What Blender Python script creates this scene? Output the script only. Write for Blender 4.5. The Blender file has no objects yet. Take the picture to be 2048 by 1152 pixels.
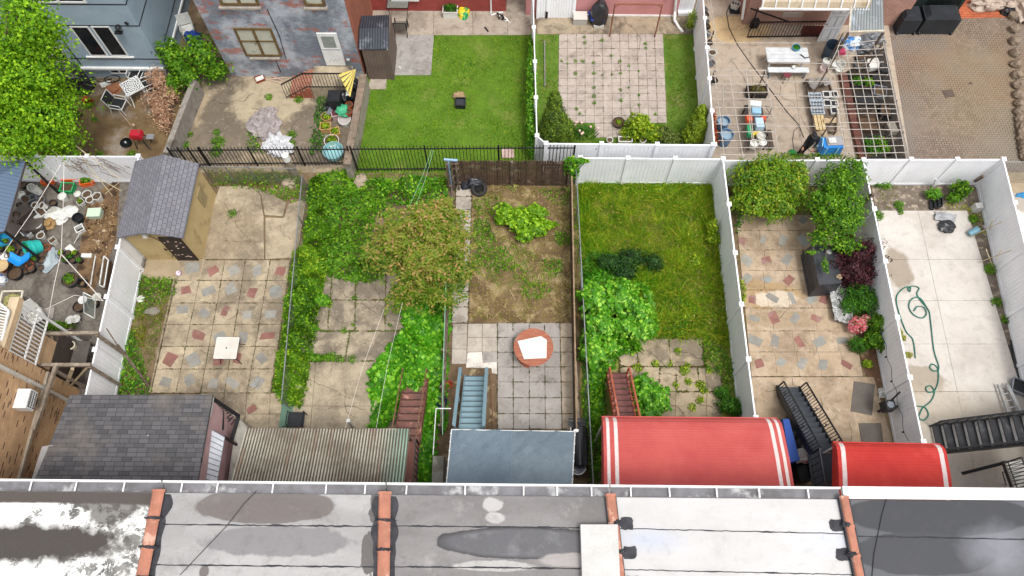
import bpy, math, random
import numpy as np
from mathutils import Vector, Matrix, noise as mnoise
R=math.radians; PI=math.pi
scene=bpy.context.scene; COL=scene.collection
# ---------------- camera, sky, sun, exposure ----------------
CH=26.0; FPX=1500.0; PITCH=R(24.2); YAW=0.0095
cd=bpy.data.cameras.new('camera'); cam=bpy.data.objects.new('camera',cd); COL.objects.link(cam)
cd.sensor_width=36; cd.lens=FPX/2048*36; cd.clip_end=2000
cam.location=(0,0,CH); cam.rotation_euler=(PITCH,0,YAW); scene.camera=cam
w=bpy.data.worlds.new('World'); scene.world=w; w.use_nodes=True
nt=w.node_tree; sky=nt.nodes.new('ShaderNodeTexSky'); sky.sky_type='NISHITA'; sky.sun_disc=False
SUN_EL=R(68); SUN_AZ=R(140)
sky.sun_elevation=SUN_EL; sky.sun_rotation=SUN_AZ; sky.air_density=1.0; sky.dust_density=4.0; sky.ozone_density=1.0
bg=nt.nodes['Background']; bg.inputs['Strength'].default_value=0.15
hs=nt.nodes.new('ShaderNodeHueSaturation'); hs.inputs['Saturation'].default_value=0.12   # overcast: nearly colourless sky
nt.links.new(sky.outputs[0],hs.inputs['Color']); nt.links.new(hs.outputs[0],bg.inputs['Color'])
sl=bpy.data.lights.new('sun','SUN'); sl.energy=0.9; sl.angle=R(12); sl.color=(1,.97,.92)
so=bpy.data.objects.new('sun',sl); COL.objects.link(so); so.location=(0,0,60)
sd=Vector((math.sin(SUN_AZ)*math.cos(SUN_EL),math.cos(SUN_AZ)*math.cos(SUN_EL),math.sin(SUN_EL)))
so.rotation_euler=sd.to_track_quat('Z','Y').to_euler()
scene.view_settings.view_transform='Standard'; scene.view_settings.look='None'; scene.view_settings.exposure=0.8; scene.view_settings.gamma=1
scene.cycles.max_bounces=6; scene.cycles.diffuse_bounces=3; scene.cycles.transparent_max_bounces=6
# ---------------- pixel -> world ----------------
_RM=Matrix.Rotation(YAW,3,'Z')@Matrix.Rotation(PITCH,3,'X')
def ray(px,py): return _RM@Vector(((px-1024)/FPX,-(py-576)/FPX,-1))
def G(px,py,z=0.0):
    d=ray(px,py); t=(z-CH)/d.z; return Vector((d.x*t,d.y*t,z))
def W(px,py,Y):
    d=ray(px,py); t=Y/d.y; return Vector((d.x*t,Y,CH+d.z*t))
# ---------------- mesh builder ----------------
class MB:
    def __init__(s): s.v=[]; s.f=[]; s.m=[]
    def add(s,vs,fs,mi=0):
        o=len(s.v); s.v+= [tuple(x) for x in vs]; s.f+=[tuple(i+o for i in f) for f in fs]; s.m+=[mi]*len(fs); return s
    def hexa(s,b,t,mi=0):   # 4 bottom, 4 top (ccw from above)
        return s.add(list(b)+list(t),[(3,2,1,0),(4,5,6,7),(0,1,5,4),(1,2,6,5),(2,3,7,6),(3,0,4,7)],mi)
    def box(s,c,size,rz=0,mi=0,tx=0,taper=1):
        x,y,z=[a/2 for a in size]; cr,sr=math.cos(rz),math.sin(rz)
        def p(a,b,k): return (c[0]+a*cr-b*sr, c[1]+a*sr+b*cr, c[2]+k)
        q=[(-1,-1),(1,-1),(1,1),(-1,1)]
        return s.hexa([p(a*x,b*y,-z) for a,b in q],[p(a*x*taper,b*y*taper,z) for a,b in q],mi)
    def bar(s,p0,p1,w,h=None,mi=0,up=(0,0,1)):
        p0=Vector(p0);p1=Vector(p1);h=h or w;d=(p1-p0).normalized();u=Vector(up)
        if abs(d.dot(u))>.98:u=Vector((0,1,0)) if abs(d.y)<.9 else Vector((1,0,0))
        sx=d.cross(u).normalized()*w/2;sz=sx.cross(d).normalized()*h/2
        a=[p0-sx-sz,p0+sx-sz,p0+sx+sz,p0-sx+sz];b=[q+(p1-p0) for q in a]
        return s.add(a+b,[(0,1,2,3),(7,6,5,4),(0,4,5,1),(1,5,6,2),(2,6,7,3),(3,7,4,0)],mi)
    def prism(s,poly,z0,z1,mi=0):   # poly xy
        n=len(poly);A=sum(poly[i][0]*poly[(i+1)%n][1]-poly[(i+1)%n][0]*poly[i][1] for i in range(n))
        if A<0: poly=list(poly)[::-1]
        a=[(p[0],p[1],z0) for p in poly];b=[(p[0],p[1],z1) for p in poly]
        return s.add(a+b,[tuple(range(n))[::-1],tuple(range(n,2*n))]+[(i,(i+1)%n,n+(i+1)%n,n+i) for i in range(n)],mi)
    def tube(s,pts,r,n=6,mi=0,cap=True):
        pts=[Vector(p) for p in pts];rr=r if isinstance(r,(list,tuple)) else [r]*len(pts);vs=[];fs=[]
        pu=None
        for i,p in enumerate(pts):
            d=(pts[min(i+1,len(pts)-1)]-pts[max(i-1,0)])
            d=d.normalized() if d.length>1e-9 else Vector((0,0,1))
            if pu is None:
                u=d.cross(Vector((0,0,1)));u=u if u.length>.05 else d.cross(Vector((0,1,0)))
            else: u=pu-d*pu.dot(d)
            u.normalize();pu=u;v=d.cross(u)
            for k in range(n):
                a=2*PI*k/n;vs.append(p+(u*math.cos(a)+v*math.sin(a))*rr[i])
        for i in range(len(pts)-1):
            for k in range(n): fs.append((i*n+k,i*n+(k+1)%n,(i+1)*n+(k+1)%n,(i+1)*n+k))
        if cap: fs+=[tuple(range(n))[::-1],tuple(range((len(pts)-1)*n,len(pts)*n))]
        return s.add(vs,fs,mi)
    def lathe(s,c,prof,n=20,mi=0,axis=None,rz=0,sx=1,sy=1):  # prof [(r,z)]
        vs=[];fs=[];M=Matrix.Identity(3)
        if axis is not None: M=Vector(axis).to_track_quat('Z','Y').to_matrix()
        for r,z in prof:
            for k in range(n):
                a=2*PI*k/n+rz;vs.append(Vector(c)+M@Vector((r*math.cos(a)*sx,r*math.sin(a)*sy,z)))
        m=len(prof)
        for i in range(m-1):
            for k in range(n): fs.append((i*n+k,i*n+(k+1)%n,(i+1)*n+(k+1)%n,(i+1)*n+k))
        if prof[0][0]>0: fs.append(tuple(range(n))[::-1])
        if prof[-1][0]>0: fs.append(tuple(range((m-1)*n,m*n)))
        return s.add(vs,fs,mi)
    def grid(s,P,nu,nv,mi=0,closed=False):  # P(u,v)->point
        vs=[P(i/(nu),j/(nv)) for j in range(nv+1) for i in range(nu+1)];w_=nu+1
        return s.add(vs,[(j*w_+i,j*w_+i+1,(j+1)*w_+i+1,(j+1)*w_+i) for j in range(nv) for i in range(nu)],mi)
    def blob(s,c,r,amp=.15,freq=1.5,seed=0,nu=24,nv=14,mi=0,flat=None):
        c=Vector(c);vs=[];fs=[]
        for j in range(nv+1):
            for i in range(nu):
                th=PI*j/nv;ph=2*PI*i/nu;d=Vector((math.sin(th)*math.cos(ph),math.sin(th)*math.sin(ph),math.cos(th)))
                k=1+amp*mnoise.noise(d*freq+Vector((seed*3.1,seed*1.7,0)))*2
                p=Vector((d.x*r[0],d.y*r[1],d.z*r[2]))*k
                if flat is not None and p.z<flat: p.z=flat
                vs.append(c+p)
        for j in range(nv):
            for i in range(nu): fs.append((j*nu+i,(j+1)*nu+i,(j+1)*nu+(i+1)%nu,j*nu+(i+1)%nu))
        return s.add(vs,fs,mi)
def link(name,me,mats,parent=None,smooth=False):
    o=bpy.data.objects.new(name,me);COL.objects.link(o)
    for m in (mats if isinstance(mats,(list,tuple)) else [mats]): me.materials.append(m)
    if parent: o.parent=parent
    if smooth: me.polygons.foreach_set('use_smooth',[True]*len(me.polygons))
    return o
def mesh_of(name,mb,off=(0,0,0)):
    me=bpy.data.meshes.new(name)
    v=np.array(mb.v,dtype=float)-np.array(off)
    me.from_pydata(v.tolist(),[],mb.f)
    me.polygons.foreach_set('material_index',mb.m); me.update(); return me
def tag(o,label=None,cat=None,group=None,kind=None):
    if label:o['label']=label
    if cat:o['category']=cat
    if group:o['group']=group
    if kind:o['kind']=kind
    return o
def base_of(mb):
    v=np.array(mb.v);return ((v[:,0].min()+v[:,0].max())/2,(v[:,1].min()+v[:,1].max())/2,v[:,2].min())
def single(name,mb,mat,label,cat,group=None,smooth=False):
    b=base_of(mb);o=link(name,mesh_of(name,mb,b),mat,None,smooth);o.location=b
    return tag(o,label,cat,group)
def struct(name,mb,mat,smooth=False):
    o=link(name,mesh_of(name,mb),mat,None,smooth);return tag(o,kind='structure')
def thing(name,label,cat,loc=(0,0,0),group=None,rz=0):
    o=bpy.data.objects.new(name,None);COL.objects.link(o);o.location=loc;o.rotation_euler=(0,0,rz);o.empty_display_size=.2
    return tag(o,label,cat,group)
def wloc(p):
    l=Vector(p.location)
    if p.parent: l+=wloc(p.parent)
    return l
def part(name,mb,mat,parent,label=None,smooth=False):   # mb in world coordinates, unrotated parents
    o=link(name,mesh_of(name,mb,wloc(parent)),mat,parent,smooth)
    if label:o['label']=label
    return o
def lpart(name,mb,mat,parent,smooth=False,label=None):  # mb in the parent's own coordinates
    o=link(name,mesh_of(name,mb),mat,parent,smooth)
    if label:o['label']=label
    return o
def dup(root,loc,rz=0,label=None,group=None,sc=1):
    r=root.copy();COL.objects.link(r);r.location=loc;r.rotation_euler=(0,0,rz);r.scale=(sc,sc,sc)
    if label:r['label']=label
    if group:r['group']=group
    for ch in list(root.children):
        c=ch.copy();COL.objects.link(c);c.parent=r
        for g in ch.children:
            d=g.copy();COL.objects.link(d);d.parent=c
    return r
# ---------------- materials ----------------
def lin(h):
    if not isinstance(h,str): return h
    c=[int(h[i:i+2],16)/255 for i in (0,2,4)]
    return tuple((x/12.92 if x<=.04045 else ((x+.055)/1.055)**2.4) for x in c)
class NT:
    def __init__(s,name,rough=.85,metal=0,spec=.3):
        s.mat=bpy.data.materials.new(name);s.mat.use_nodes=True;s.t=s.mat.node_tree;s.b=s.t.nodes['Principled BSDF']
        s.b.inputs['Roughness'].default_value=rough;s.b.inputs['Metallic'].default_value=metal;s.b.inputs['Specular IOR Level'].default_value=spec
        s._pos=None
    def n(s,t,**k):
        q=s.t.nodes.new(t)
        for a,b in k.items(): setattr(q,a,b)
        return q
    def set(s,inp,val):
        if hasattr(val,'is_output') or isinstance(val,bpy.types.NodeSocket): s.t.links.new(val,inp)
        else: inp.default_value=val
    def pos(s):
        if s._pos is None: s._pos=s.n('ShaderNodeNewGeometry')
        return s._pos.outputs['Position']
    def isl(s):
        s.pos(); return s._pos.outputs['Random Per Island']
    def math(s,op,a,b=0,c=None,clamp=False):
        q=s.n('ShaderNodeMath',operation=op,use_clamp=clamp);s.set(q.inputs[0],a);s.set(q.inputs[1],b)
        if c is not None:s.set(q.inputs[2],c)
        return q.outputs[0]
    def noise(s,scale,detail=4,rough=.6,vec=None,dist=0,color=False):
        q=s.n('ShaderNodeTexNoise');s.set(q.inputs['Vector'],vec if vec is not None else s.pos());q.inputs['Scale'].default_value=scale;q.inputs['Detail'].default_value=detail;q.inputs['Roughness'].default_value=rough;q.inputs['Distortion'].default_value=dist
        return q.outputs['Color' if color else 'Fac']
    def ramp(s,fac,lo,hi):
        q=s.n('ShaderNodeMapRange');q.clamp=True;s.set(q.inputs[0],fac);q.inputs[1].default_value=lo;q.inputs[2].default_value=hi
        return q.outputs[0]
    def mix(s,fac,a,b,mode='MIX'):
        q=s.n('ShaderNodeMix',data_type='RGBA',blend_type=mode);s.set(q.inputs[0],fac)
        for i,x in ((6,a),(7,b)):
            if isinstance(x,str): x=lin(x)
            if isinstance(x,tuple): x=(*x[:3],1)
            s.set(q.inputs[i],x)
        return q.outputs[2]
    def xyz(s,vec=None):
        q=s.n('ShaderNodeSeparateXYZ');s.set(q.inputs[0],vec if vec is not None else s.pos());return q.outputs
    def comb(s,x,y,z=0.0):
        q=s.n('ShaderNodeCombineXYZ');s.set(q.inputs[0],x);s.set(q.inputs[1],y);s.set(q.inputs[2],z);return q.outputs[0]
    def bump(s,h,strength=.5,dist=.02):
        q=s.n('ShaderNodeBump');q.inputs['Strength'].default_value=strength;q.inputs['Distance'].default_value=dist;s.set(q.inputs['Height'],h);s.t.links.new(q.outputs[0],s.b.inputs['Normal'])
    def ell(s,c,r,ns=.5,nscale=1.5,soft=.12,rot=0):   # mask of an irregular round stain centred at c
        q=s.n('ShaderNodeMapping');s.set(q.inputs[0],s.pos());q.vector_type='TEXTURE'
        q.inputs['Location'].default_value=(c[0],c[1],0);q.inputs['Rotation'].default_value=(0,0,rot);q.inputs['Scale'].default_value=(r[0],r[1],1e6)
        l=s.n('ShaderNodeVectorMath',operation='LENGTH');s.t.links.new(q.outputs[0],l.inputs[0])
        d=s.math('ADD',l.outputs['Value'],s.math('MULTIPLY',s.math('SUBTRACT',s.noise(nscale,3),.5),ns))
        return s.math('SUBTRACT',1.0,s.ramp(d,1-soft,1+soft))
    def out(s,col,val=0):
        s.set(s.b.inputs['Base Color'],(*lin(col),1) if isinstance(col,(str,tuple)) else col);return s.mat
_mc={}
def M(name,c1,c2=None,scale=2.0,rough=.8,metal=0,spec=.3,isl=0,bump=0,bs=40,lo=.35,hi=.65,fine=.12,fs=25,c3=None,s3=.6,lo3=.55,hi3=.65,detail=5):
    if name in _mc:return _mc[name]
    n=NT(name,rough,metal,spec);col=lin(c1)
    if c2: col=n.mix(n.ramp(n.noise(scale,detail),lo,hi),c1,c2)
    if c3: col=n.mix(n.ramp(n.noise(s3,detail,.65),lo3,hi3),col,c3)
    if fine:
        f=n.math('ADD',n.math('MULTIPLY',n.math('SUBTRACT',n.noise(fs,3),.5),fine*3),1.0)
        q=n.n('ShaderNodeVectorMath',operation='SCALE');n.set(q.inputs[0],col);n.set(q.inputs[3],f);col=q.outputs[0]
    if isl:
        f=n.math('ADD',n.math('MULTIPLY',n.math('SUBTRACT',n.isl(),.5),isl*2),1.0)
        q=n.n('ShaderNodeVectorMath',operation='SCALE');n.set(q.inputs[0],col);n.set(q.inputs[3],f);col=q.outputs[0]
    if bump: n.bump(n.noise(bs,4),bump)
    _mc[name]=n.out(col);return _mc[name]
def brickmat(name,c1,c2,mortar,bw=.2,bh=.067,ms=.008,axes='xz',wear=None,rough=.85,off=.5,wl=.5,wh=.58,ws=1.5,bmp=.4,wear2=None,bias=0,dark=None):
    n=NT(name,rough);p=n.xyz();ix={'x':0,'y':1,'z':2};v=n.comb(p[ix[axes[0]]],p[ix[axes[1]]],0.0)
    b=n.n('ShaderNodeTexBrick');n.set(b.inputs['Vector'],v)
    for k,c in (('Color1',c1),('Color2',c2),('Mortar',mortar)): b.inputs[k].default_value=(*lin(c),1)
    b.inputs['Scale'].default_value=1;b.inputs['Mortar Size'].default_value=ms;b.inputs['Brick Width'].default_value=bw;b.inputs['Row Height'].default_value=bh;b.offset=off;b.inputs['Bias'].default_value=bias
    b.inputs['Mortar Smooth'].default_value=.1
    col=b.outputs['Color']
    f=n.math('ADD',n.math('MULTIPLY',n.math('SUBTRACT',n.noise(1.3,5),.5),.9),1.0)
    q=n.n('ShaderNodeVectorMath',operation='SCALE');n.set(q.inputs[0],col);n.set(q.inputs[3],f);col=q.outputs[0]
    if dark:
        d=n.n('ShaderNodeTexBrick');n.set(d.inputs['Vector'],v);d.offset=off
        for k,c in (('Color1',(0,0,0,1)),('Color2',(1,1,1,1)),('Mortar',(0,0,0,1))): d.inputs[k].default_value=c
        d.inputs['Scale'].default_value=1;d.inputs['Mortar Size'].default_value=ms;d.inputs['Brick Width'].default_value=bw;d.inputs['Row Height'].default_value=bh
        col=n.mix(n.ramp(d.outputs['Color'],dark[1],dark[1]+.02),col,dark[0])
    if wear2: col=n.mix(n.ramp(n.noise(.8,6,.7),.45,.6),col,wear2)
    if wear:
        wq=n.n('ShaderNodeMapping');n.set(wq.inputs[0],n.pos());wq.inputs['Scale'].default_value=(1,1,2.6)
        wm=n.math('MULTIPLY',n.ramp(n.noise(ws,9,.78,vec=wq.outputs[0]),wl,wh),n.math('SUBTRACT',1.0,b.outputs['Fac']));col=n.mix(wm,col,wear)
    n.bump(n.math('SUBTRACT',1.0,b.outputs['Fac']),bmp,.01)
    return n.out(col)
def warm(c):
    r,g,b=lin(c)
    if g>r: return (min(1,r*1.08+g*.07),g,b*.55)
    return (r,g,b)
def leafmat(name,cols,nscale=1.2,trans=.35,rough=.55):
    n=NT(name,rough,0,.25);cols=[warm(c) for c in cols]
    a=n.mix(n.isl(),cols[0],cols[1])
    a=n.mix(n.ramp(n.noise(nscale,3),.35,.65),a,cols[2])
    if len(cols)>3: a=n.mix(n.ramp(n.math('FRACT',n.math('MULTIPLY',n.isl(),7.31)),.75,.8),a,cols[3])
    n.out(a)
    t=n.n('ShaderNodeBsdfTranslucent');n.set(t.inputs[0],a);m=n.n('ShaderNodeMixShader');m.inputs[0].default_value=trans
    n.t.links.new(n.b.outputs[0],m.inputs[1]);n.t.links.new(t.outputs[0],m.inputs[2]);n.t.links.new(m.outputs[0],n.t.nodes['Material Output'].inputs[0])
    return n.mat
# ---------------- foliage ----------------
def leaf_mesh(name,P,N,size,rng,aspect=.6,fold=True):
    """one folded diamond (two triangles + two) per point; P,N arrays"""
    n=len(P);r=rng.normal(size=(n,3));T=np.cross(N,r);T/=np.linalg.norm(T,axis=1)[:,None]+1e-9;B=np.cross(N,T)
    s=(size*(.6+.8*rng.random(n)))[:,None]
    a=P-T*s*.5;c=P+T*s*.5;b=P+B*s*aspect*.5+N*s*.12-T*s*.05;d=P-B*s*aspect*.5+N*s*.12-T*s*.05
    V=np.stack([a,b,c,d],1).reshape(-1,3)
    i=np.arange(n)*4
    me=bpy.data.meshes.new(name);me.vertices.add(n*4);me.vertices.foreach_set('co',V.ravel())
    F=np.stack([i,i+1,i+2,i,i+2,i+3],1).reshape(-1)
    me.loops.add(n*6);me.loops.foreach_set('vertex_index',F.astype(np.int32))
    me.polygons.add(n*2);me.polygons.foreach_set('loop_start',np.arange(0,n*6,3,dtype=np.int32))
    try: me.polygons.foreach_set('loop_total',np.full(n*2,3,dtype=np.int32))
    except Exception: pass
    me.update(calc_edges=True);return me
def blob_pts(blobs,n,rng,shell=.55,up=.6,lump=.25,zmin=.02):
    w_=np.array([b[3]*b[4]+b[3]*b[5]+b[4]*b[5] for b in blobs]);w_=w_/w_.sum()
    idx=rng.choice(len(blobs),n,p=w_);B=np.array([b[:6] for b in blobs],dtype=float)[idx]
    d=rng.normal(size=(n,3));d[:,2]+=up*.8*np.abs(rng.normal(size=n));d/=np.linalg.norm(d,axis=1)[:,None]
    rad=shell+(1-shell)*rng.random(n)**.6
    l=1+lump*(np.sin(d[:,0]*5+idx)*np.sin(d[:,1]*6+idx*2)+.5*np.sin(d[:,2]*9+d[:,0]*7))
    P=B[:,:3]+d*B[:,3:6]*(rad*l)[:,None];P[:,2]=np.maximum(P[:,2],zmin)
    N=d+rng.normal(size=(n,3))*.45;N[:,2]+=up;N/=np.linalg.norm(N,axis=1)[:,None]
    return P,N
def inpoly(x,y,poly):
    c=np.zeros(len(x),bool);j=len(poly)-1
    for i in range(len(poly)):
        xi,yi=poly[i][0],poly[i][1];xj,yj=poly[j][0],poly[j][1]
        c^=((yi>y)!=(yj>y))&(x<(xj-xi)*(y-yi)/(yj-yi+1e-12)+xi);j=i
    return c
def poly_pts(poly,n,rng):
    a=np.array([(p[0],p[1]) for p in poly]);lo=a.min(0);hi=a.max(0);X=[];t=0
    while t<n:
        q=rng.random((n*2,2))*(hi-lo)+lo;q=q[inpoly(q[:,0],q[:,1],a)];X.append(q);t+=len(q)
    return np.concatenate(X)[:n]
def hfield(x,y,s=1.0,seed=0):
    return .5+.25*np.sin(x*1.9*s+seed+1.3*np.sin(y*1.1*s))+.25*np.sin(y*2.3*s+seed*2+1.7*np.sin(x*1.3*s+seed))
def cover(name,pxpoly,dens,size,h,mat,seed=0,label=None,z0=0,hs=1.0,kind='stuff',aspect=.6,edge=.25,cat='ground cover',pzc=None,flatness=.9,single_plant=False,zlow=0.0):
    """leafy growth over an area; height falls off to the outline"""
    rng=np.random.default_rng(seed);zc=h*.5 if pzc is None else pzc
    poly=[G(a,b,zc) for a,b in pxpoly];A=abs(sum(poly[i][0]*poly[(i+1)%len(poly)][1]-poly[(i+1)%len(poly)][0]*poly[i][1] for i in range(len(poly))))/2
    n=int(A*dens);q=poly_pts(poly,n,rng)
    ar=np.array([(p[0],p[1]) for p in poly]);D=np.full(n,9.)
    for i in range(len(ar)):
        a=ar[i];b=ar[(i+1)%len(ar)];ab=b-a;t=np.clip(((q-a)@ab)/(ab@ab+1e-9),0,1);D=np.minimum(D,np.linalg.norm(q-(a+t[:,None]*ab),axis=1))
    hh=h*hfield(q[:,0],q[:,1],hs,seed)*(np.clip(D/edge,0.15,1)**.6)
    q=q+rng.normal(size=q.shape)*.05*(edge>.1)
    z=z0+zlow+.015+hh*(1-.55*rng.random(n)**1.5)
    P=np.column_stack([q,z]);e=.15
    gx=(hfield(q[:,0]+e,q[:,1],hs,seed)-hfield(q[:,0]-e,q[:,1],hs,seed))/(2*e)*h;gy=(hfield(q[:,0],q[:,1]+e,hs,seed)-hfield(q[:,0],q[:,1]-e,hs,seed))/(2*e)*h
    N=np.column_stack([-gx,-gy,np.full(n,flatness)])+rng.normal(size=(n,3))*.45;N/=np.linalg.norm(N,axis=1)[:,None]
    c=P.mean(0);c[2]=z0
    me=leaf_mesh(name,P-c,N,size,rng,aspect)
    o=link(name,me,mat);o.location=c
    if kind=='stuff': tag(o,label,cat,None,'stuff')
    else: tag(o,label,cat)
    return o
def grass(name,pxpoly,dens,h,mat,seed=0,label=None,wd=.012,z0=0,lean=.5,holes=0,hs=1,cat='grass'):
    rng=np.random.default_rng(seed);poly=[G(a,b,z0) for a,b in pxpoly];A=abs(sum(poly[i][0]*poly[(i+1)%len(poly)][1]-poly[(i+1)%len(poly)][0]*poly[i][1] for i in range(len(poly))))/2
    n=int(A*dens);q=poly_pts(poly,n,rng)
    if holes:
        k=hfield(q[:,0],q[:,1],2.3,seed)*.5+.5*hfield(q[:,0],q[:,1],5.1,seed+3);q=q[k+rng.random(len(q))*.3>holes];n=len(q)
    H=h*(.4+.9*rng.random(n))*(.5+hfield(q[:,0],q[:,1],hs,seed))
    a=rng.random(n)*2*PI;T=np.column_stack([np.cos(a),np.sin(a),np.zeros(n)])*wd*(.6+.8*rng.random(n))[:,None]
    L=rng.normal(size=(n,2))*lean;top=np.column_stack([q+L*H[:,None],z0+H]);bt=np.column_stack([q,np.full(n,z0+.004)])
    V=np.stack([bt-T,bt+T,top],1).reshape(-1,3);c=V.mean(0);c[2]=z0;V=V-c
    me=bpy.data.meshes.new(name);me.vertices.add(n*3);me.vertices.foreach_set('co',V.ravel());me.loops.add(n*3);me.loops.foreach_set('vertex_index',np.arange(n*3,dtype=np.int32))
    me.polygons.add(n);me.polygons.foreach_set('loop_start',np.arange(0,n*3,3,dtype=np.int32))
    me.update(calc_edges=True);o=link(name,me,mat);o.location=c;return tag(o,label,cat,None,'stuff')
def bush(name,label,cat,blobs,n,size,mat,seed=0,trunk=None,group=None,aspect=.6,shell=.5,up=.6,lump=.3,bark=None,stems=7,limbs=True):
    """blobs in world coords (cx,cy,cz,rx,ry,rz); thing > foliage, stem/trunk"""
    rng=np.random.default_rng(seed);rd=random.Random(seed);b0=blobs[0]
    base=Vector(trunk) if trunk is not None else Vector((b0[0],b0[1],0))
    t=thing(name,label,cat,base,group)
    P,N=blob_pts(blobs,n,rng,shell,up,lump)
    o=link('foliage',leaf_mesh('foliage',P-np.array(base),N,size,rng,aspect),mat,t)
    if limbs:
        mb=MB();top=max(b[2] for b in blobs)
        for i in range(stems):
            b=blobs[i%len(blobs)];e=Vector((b[0]+b[3]*.6*rd.uniform(-1,1),b[1]+b[4]*.6*rd.uniform(-1,1),b[2]+b[5]*rd.uniform(-.1,.5)))
            m=base.lerp(e,.45)+Vector((rd.uniform(-.1,.1),rd.uniform(-.1,.1),.1*top));r0=max(.012,.02*top)
            mb.tube([base+Vector((rd.uniform(-.05,.05),rd.uniform(-.05,.05),0)),m,e],[r0,r0*.6,r0*.2],5)
        part('stem' if top<2 else 'trunk',mb,bark or M('bark','5a4a3a','7a6a55',6),t)
    return t
# ================= GROUND =================
def px(*a,z=0): return [G(x,y,z) for x,y in a]
DIRT=M('dirt','7d6a52','5b4a38',1.5,.95,c3='8f8168',s3=.7,bump=.4)
mb=MB();mb.add([(-300,-300,0),(300,-300,0),(300,300,0),(-300,300,0)],[(0,1,2,3)]);struct('ground',mb,DIRT)
def sheet(name,pts,z0,z1,mat):
    mb=MB();mb.prism([G(a,b,z1)[:2] for a,b in pts],z0,z1);return struct(name,mb,mat)
def lerp(a,b,t): return a+(b-a)*t
def slabs(name,ct,cb,ys,mat,yt=None,yb=None,z=.04,gap=.011,jit=.004,seed=0,skip=(),kind='structure',zb=.0):
    rd=random.Random(seed);yt=ys[0] if yt is None else yt;yb=ys[-1] if yb is None else yb;mb=MB()
    for j in range(len(ys)-1):
        for i in range(len(ct)-1):
            if (i,j) in skip: continue
            def P(ii,y):
                t=(y-yt)/(yb-yt);return G(lerp(ct[ii],cb[ii],t),y,z)
            q=[P(i,ys[j+1]),P(i+1,ys[j+1]),P(i+1,ys[j]),P(i,ys[j])]
            c=sum(q,Vector())/4;q=[p+(c-p).normalized()*gap for p in q];dz=rd.uniform(-jit,jit)
            mb.hexa([(p.x,p.y,zb+.001) for p in q],[(p.x,p.y,z+dz+rd.uniform(-jit,jit)*.4) for p in q])
    return struct(name,mb,mat)
def concrete(name,c1='a39a88',c2='8c8270',c3='6f665a',isl=.06,s=1.2,s3=.5,lo3=.55,hi3=.62,stains=(),bump=.25,lo=.35,hi=.65,fine=.14,speck=None,grime='5c5144'):
    n=NT(name,.9,0,.2);col=n.mix(n.ramp(n.noise(s,6,.65),lo,hi),c1,c2)
    col=n.mix(n.math('MULTIPLY',n.ramp(n.noise(s3,7,.7,dist=.4),lo3,hi3),.75),col,c3)
    for st in stains:
        c,r,cc=st[:3];k=st[3] if len(st)>3 else {}
        col=n.mix(n.math('MULTIPLY',n.ell(c,r,**k),st[4] if len(st)>4 else .8),col,cc)
    if fine>.05: col=n.mix(n.math('MULTIPLY',n.ramp(n.noise(2.6,10,.8,dist=.4),.5,.66),min(.6,fine*4)),col,grime);col=n.mix(n.math('MULTIPLY',n.ramp(n.noise(5.5,8,.8),.56,.64),min(.35,fine*2.5)),col,'cfc0a4' if speck else 'bfb8ae')
    f=n.math('ADD',n.math('MULTIPLY',n.math('SUBTRACT',n.noise(18,6,.75),.5),fine*3),1.0)
    if isl: f=n.math('MULTIPLY',f,n.math('ADD',n.math('MULTIPLY',n.math('SUBTRACT',n.isl(),.5),isl*2),1.0))
    q=n.n('ShaderNodeVectorMath',operation='SCALE');n.set(q.inputs[0],col);n.set(q.inputs[3],f);col=q.outputs[0]
    if speck: col=n.mix(n.math('MULTIPLY',n.ramp(n.noise(9,3,.8),.68,.72),.8),col,speck)
    n.bump(n.noise(30,4),bump);return n.out(col)
def g2(x,y,z=0): return G(x,y,z)[:2]
# --- upper yards
sheet('dirt_yard',[(-150,140),(400,140),(350,330),(-150,330)],.0,.012,M('yard_dirt','7a6547','5d4a33',1.1,.95,c3='8f8478',s3=.5,bump=.5,lo3=.5,hi3=.62))
sheet('neighbour_concrete',[(398,150),(722,135),(703,345),(352,345)],.0,.02,concrete('yard_concrete_a','a09078','8f7f68','5f574d',0,1.0,.42,.48,.54,stains=[(g2(455,215),(1.6,.9),'5b5349',dict(ns=.9,rot=1.2)),(g2(430,285),(2,1.0),'6a6053',dict(ns=1)),(g2(640,255),(1.5,1.9),'655c50',dict(ns=.8)),(g2(540,200),(1.6,1.2),'b3a489',dict(ns=1.2),.7)]))
PATH=concrete('path_concrete','aaa092','988d7f','857b6e',0,1.5,.8)
slabs('garden_path',[728,785,868,945,1012,1064],[720,782,867,946,1016,1066],[-8,20,70],PATH,seed=1)
slabs('shed_pad',[722,786,868],[718,772,862],[70,150],concrete('pad_concrete','a3a09a','8d8a86','7b7672',.04,1.6,.9),seed=2,z=.045)
slabs('stepping_stone',[742,774],[735,772],[153,178],PATH,seed=3,z=.05)
sheet('soil_lawn',[(865,70),(1066,70),(1078,345),(690,345),(722,140),(862,150)],0,.01,M('lawn_soil','4f6a1e','5c7a22',1.5,.95,c3='6b7a35',s3=.8))
sheet('soil_side_lawn',[(1066,66),(1390,66),(1440,325),(1070,325)],0,.01,M('lawn_soil2','4a6a20','5c7428',1.5,.95,c3='6f7040',s3=.9))
slabs('terrace',[1074,1160,1240,1320,1390],[1074,1160,1240,1320,1396],[20,68],concrete('terr','a0917a','8c7f6c','5d554a',.03,1.3,.6,.5,.58),seed=4,z=.05)
PAV=concrete('paver_concrete','aca198','9e938a','8c8279',.05,3,1.2,fine=.1)
ct=[1118+ (1326-1118)/12*i for i in range(13)];cb=[1116+(1334-1116)/12*i for i in range(13)]
slabs('pavers',ct,cb,[67.5+(246-67.5)/12*i for i in range(13)],PAV,seed=5,gap=.010,z=.035)
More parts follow.
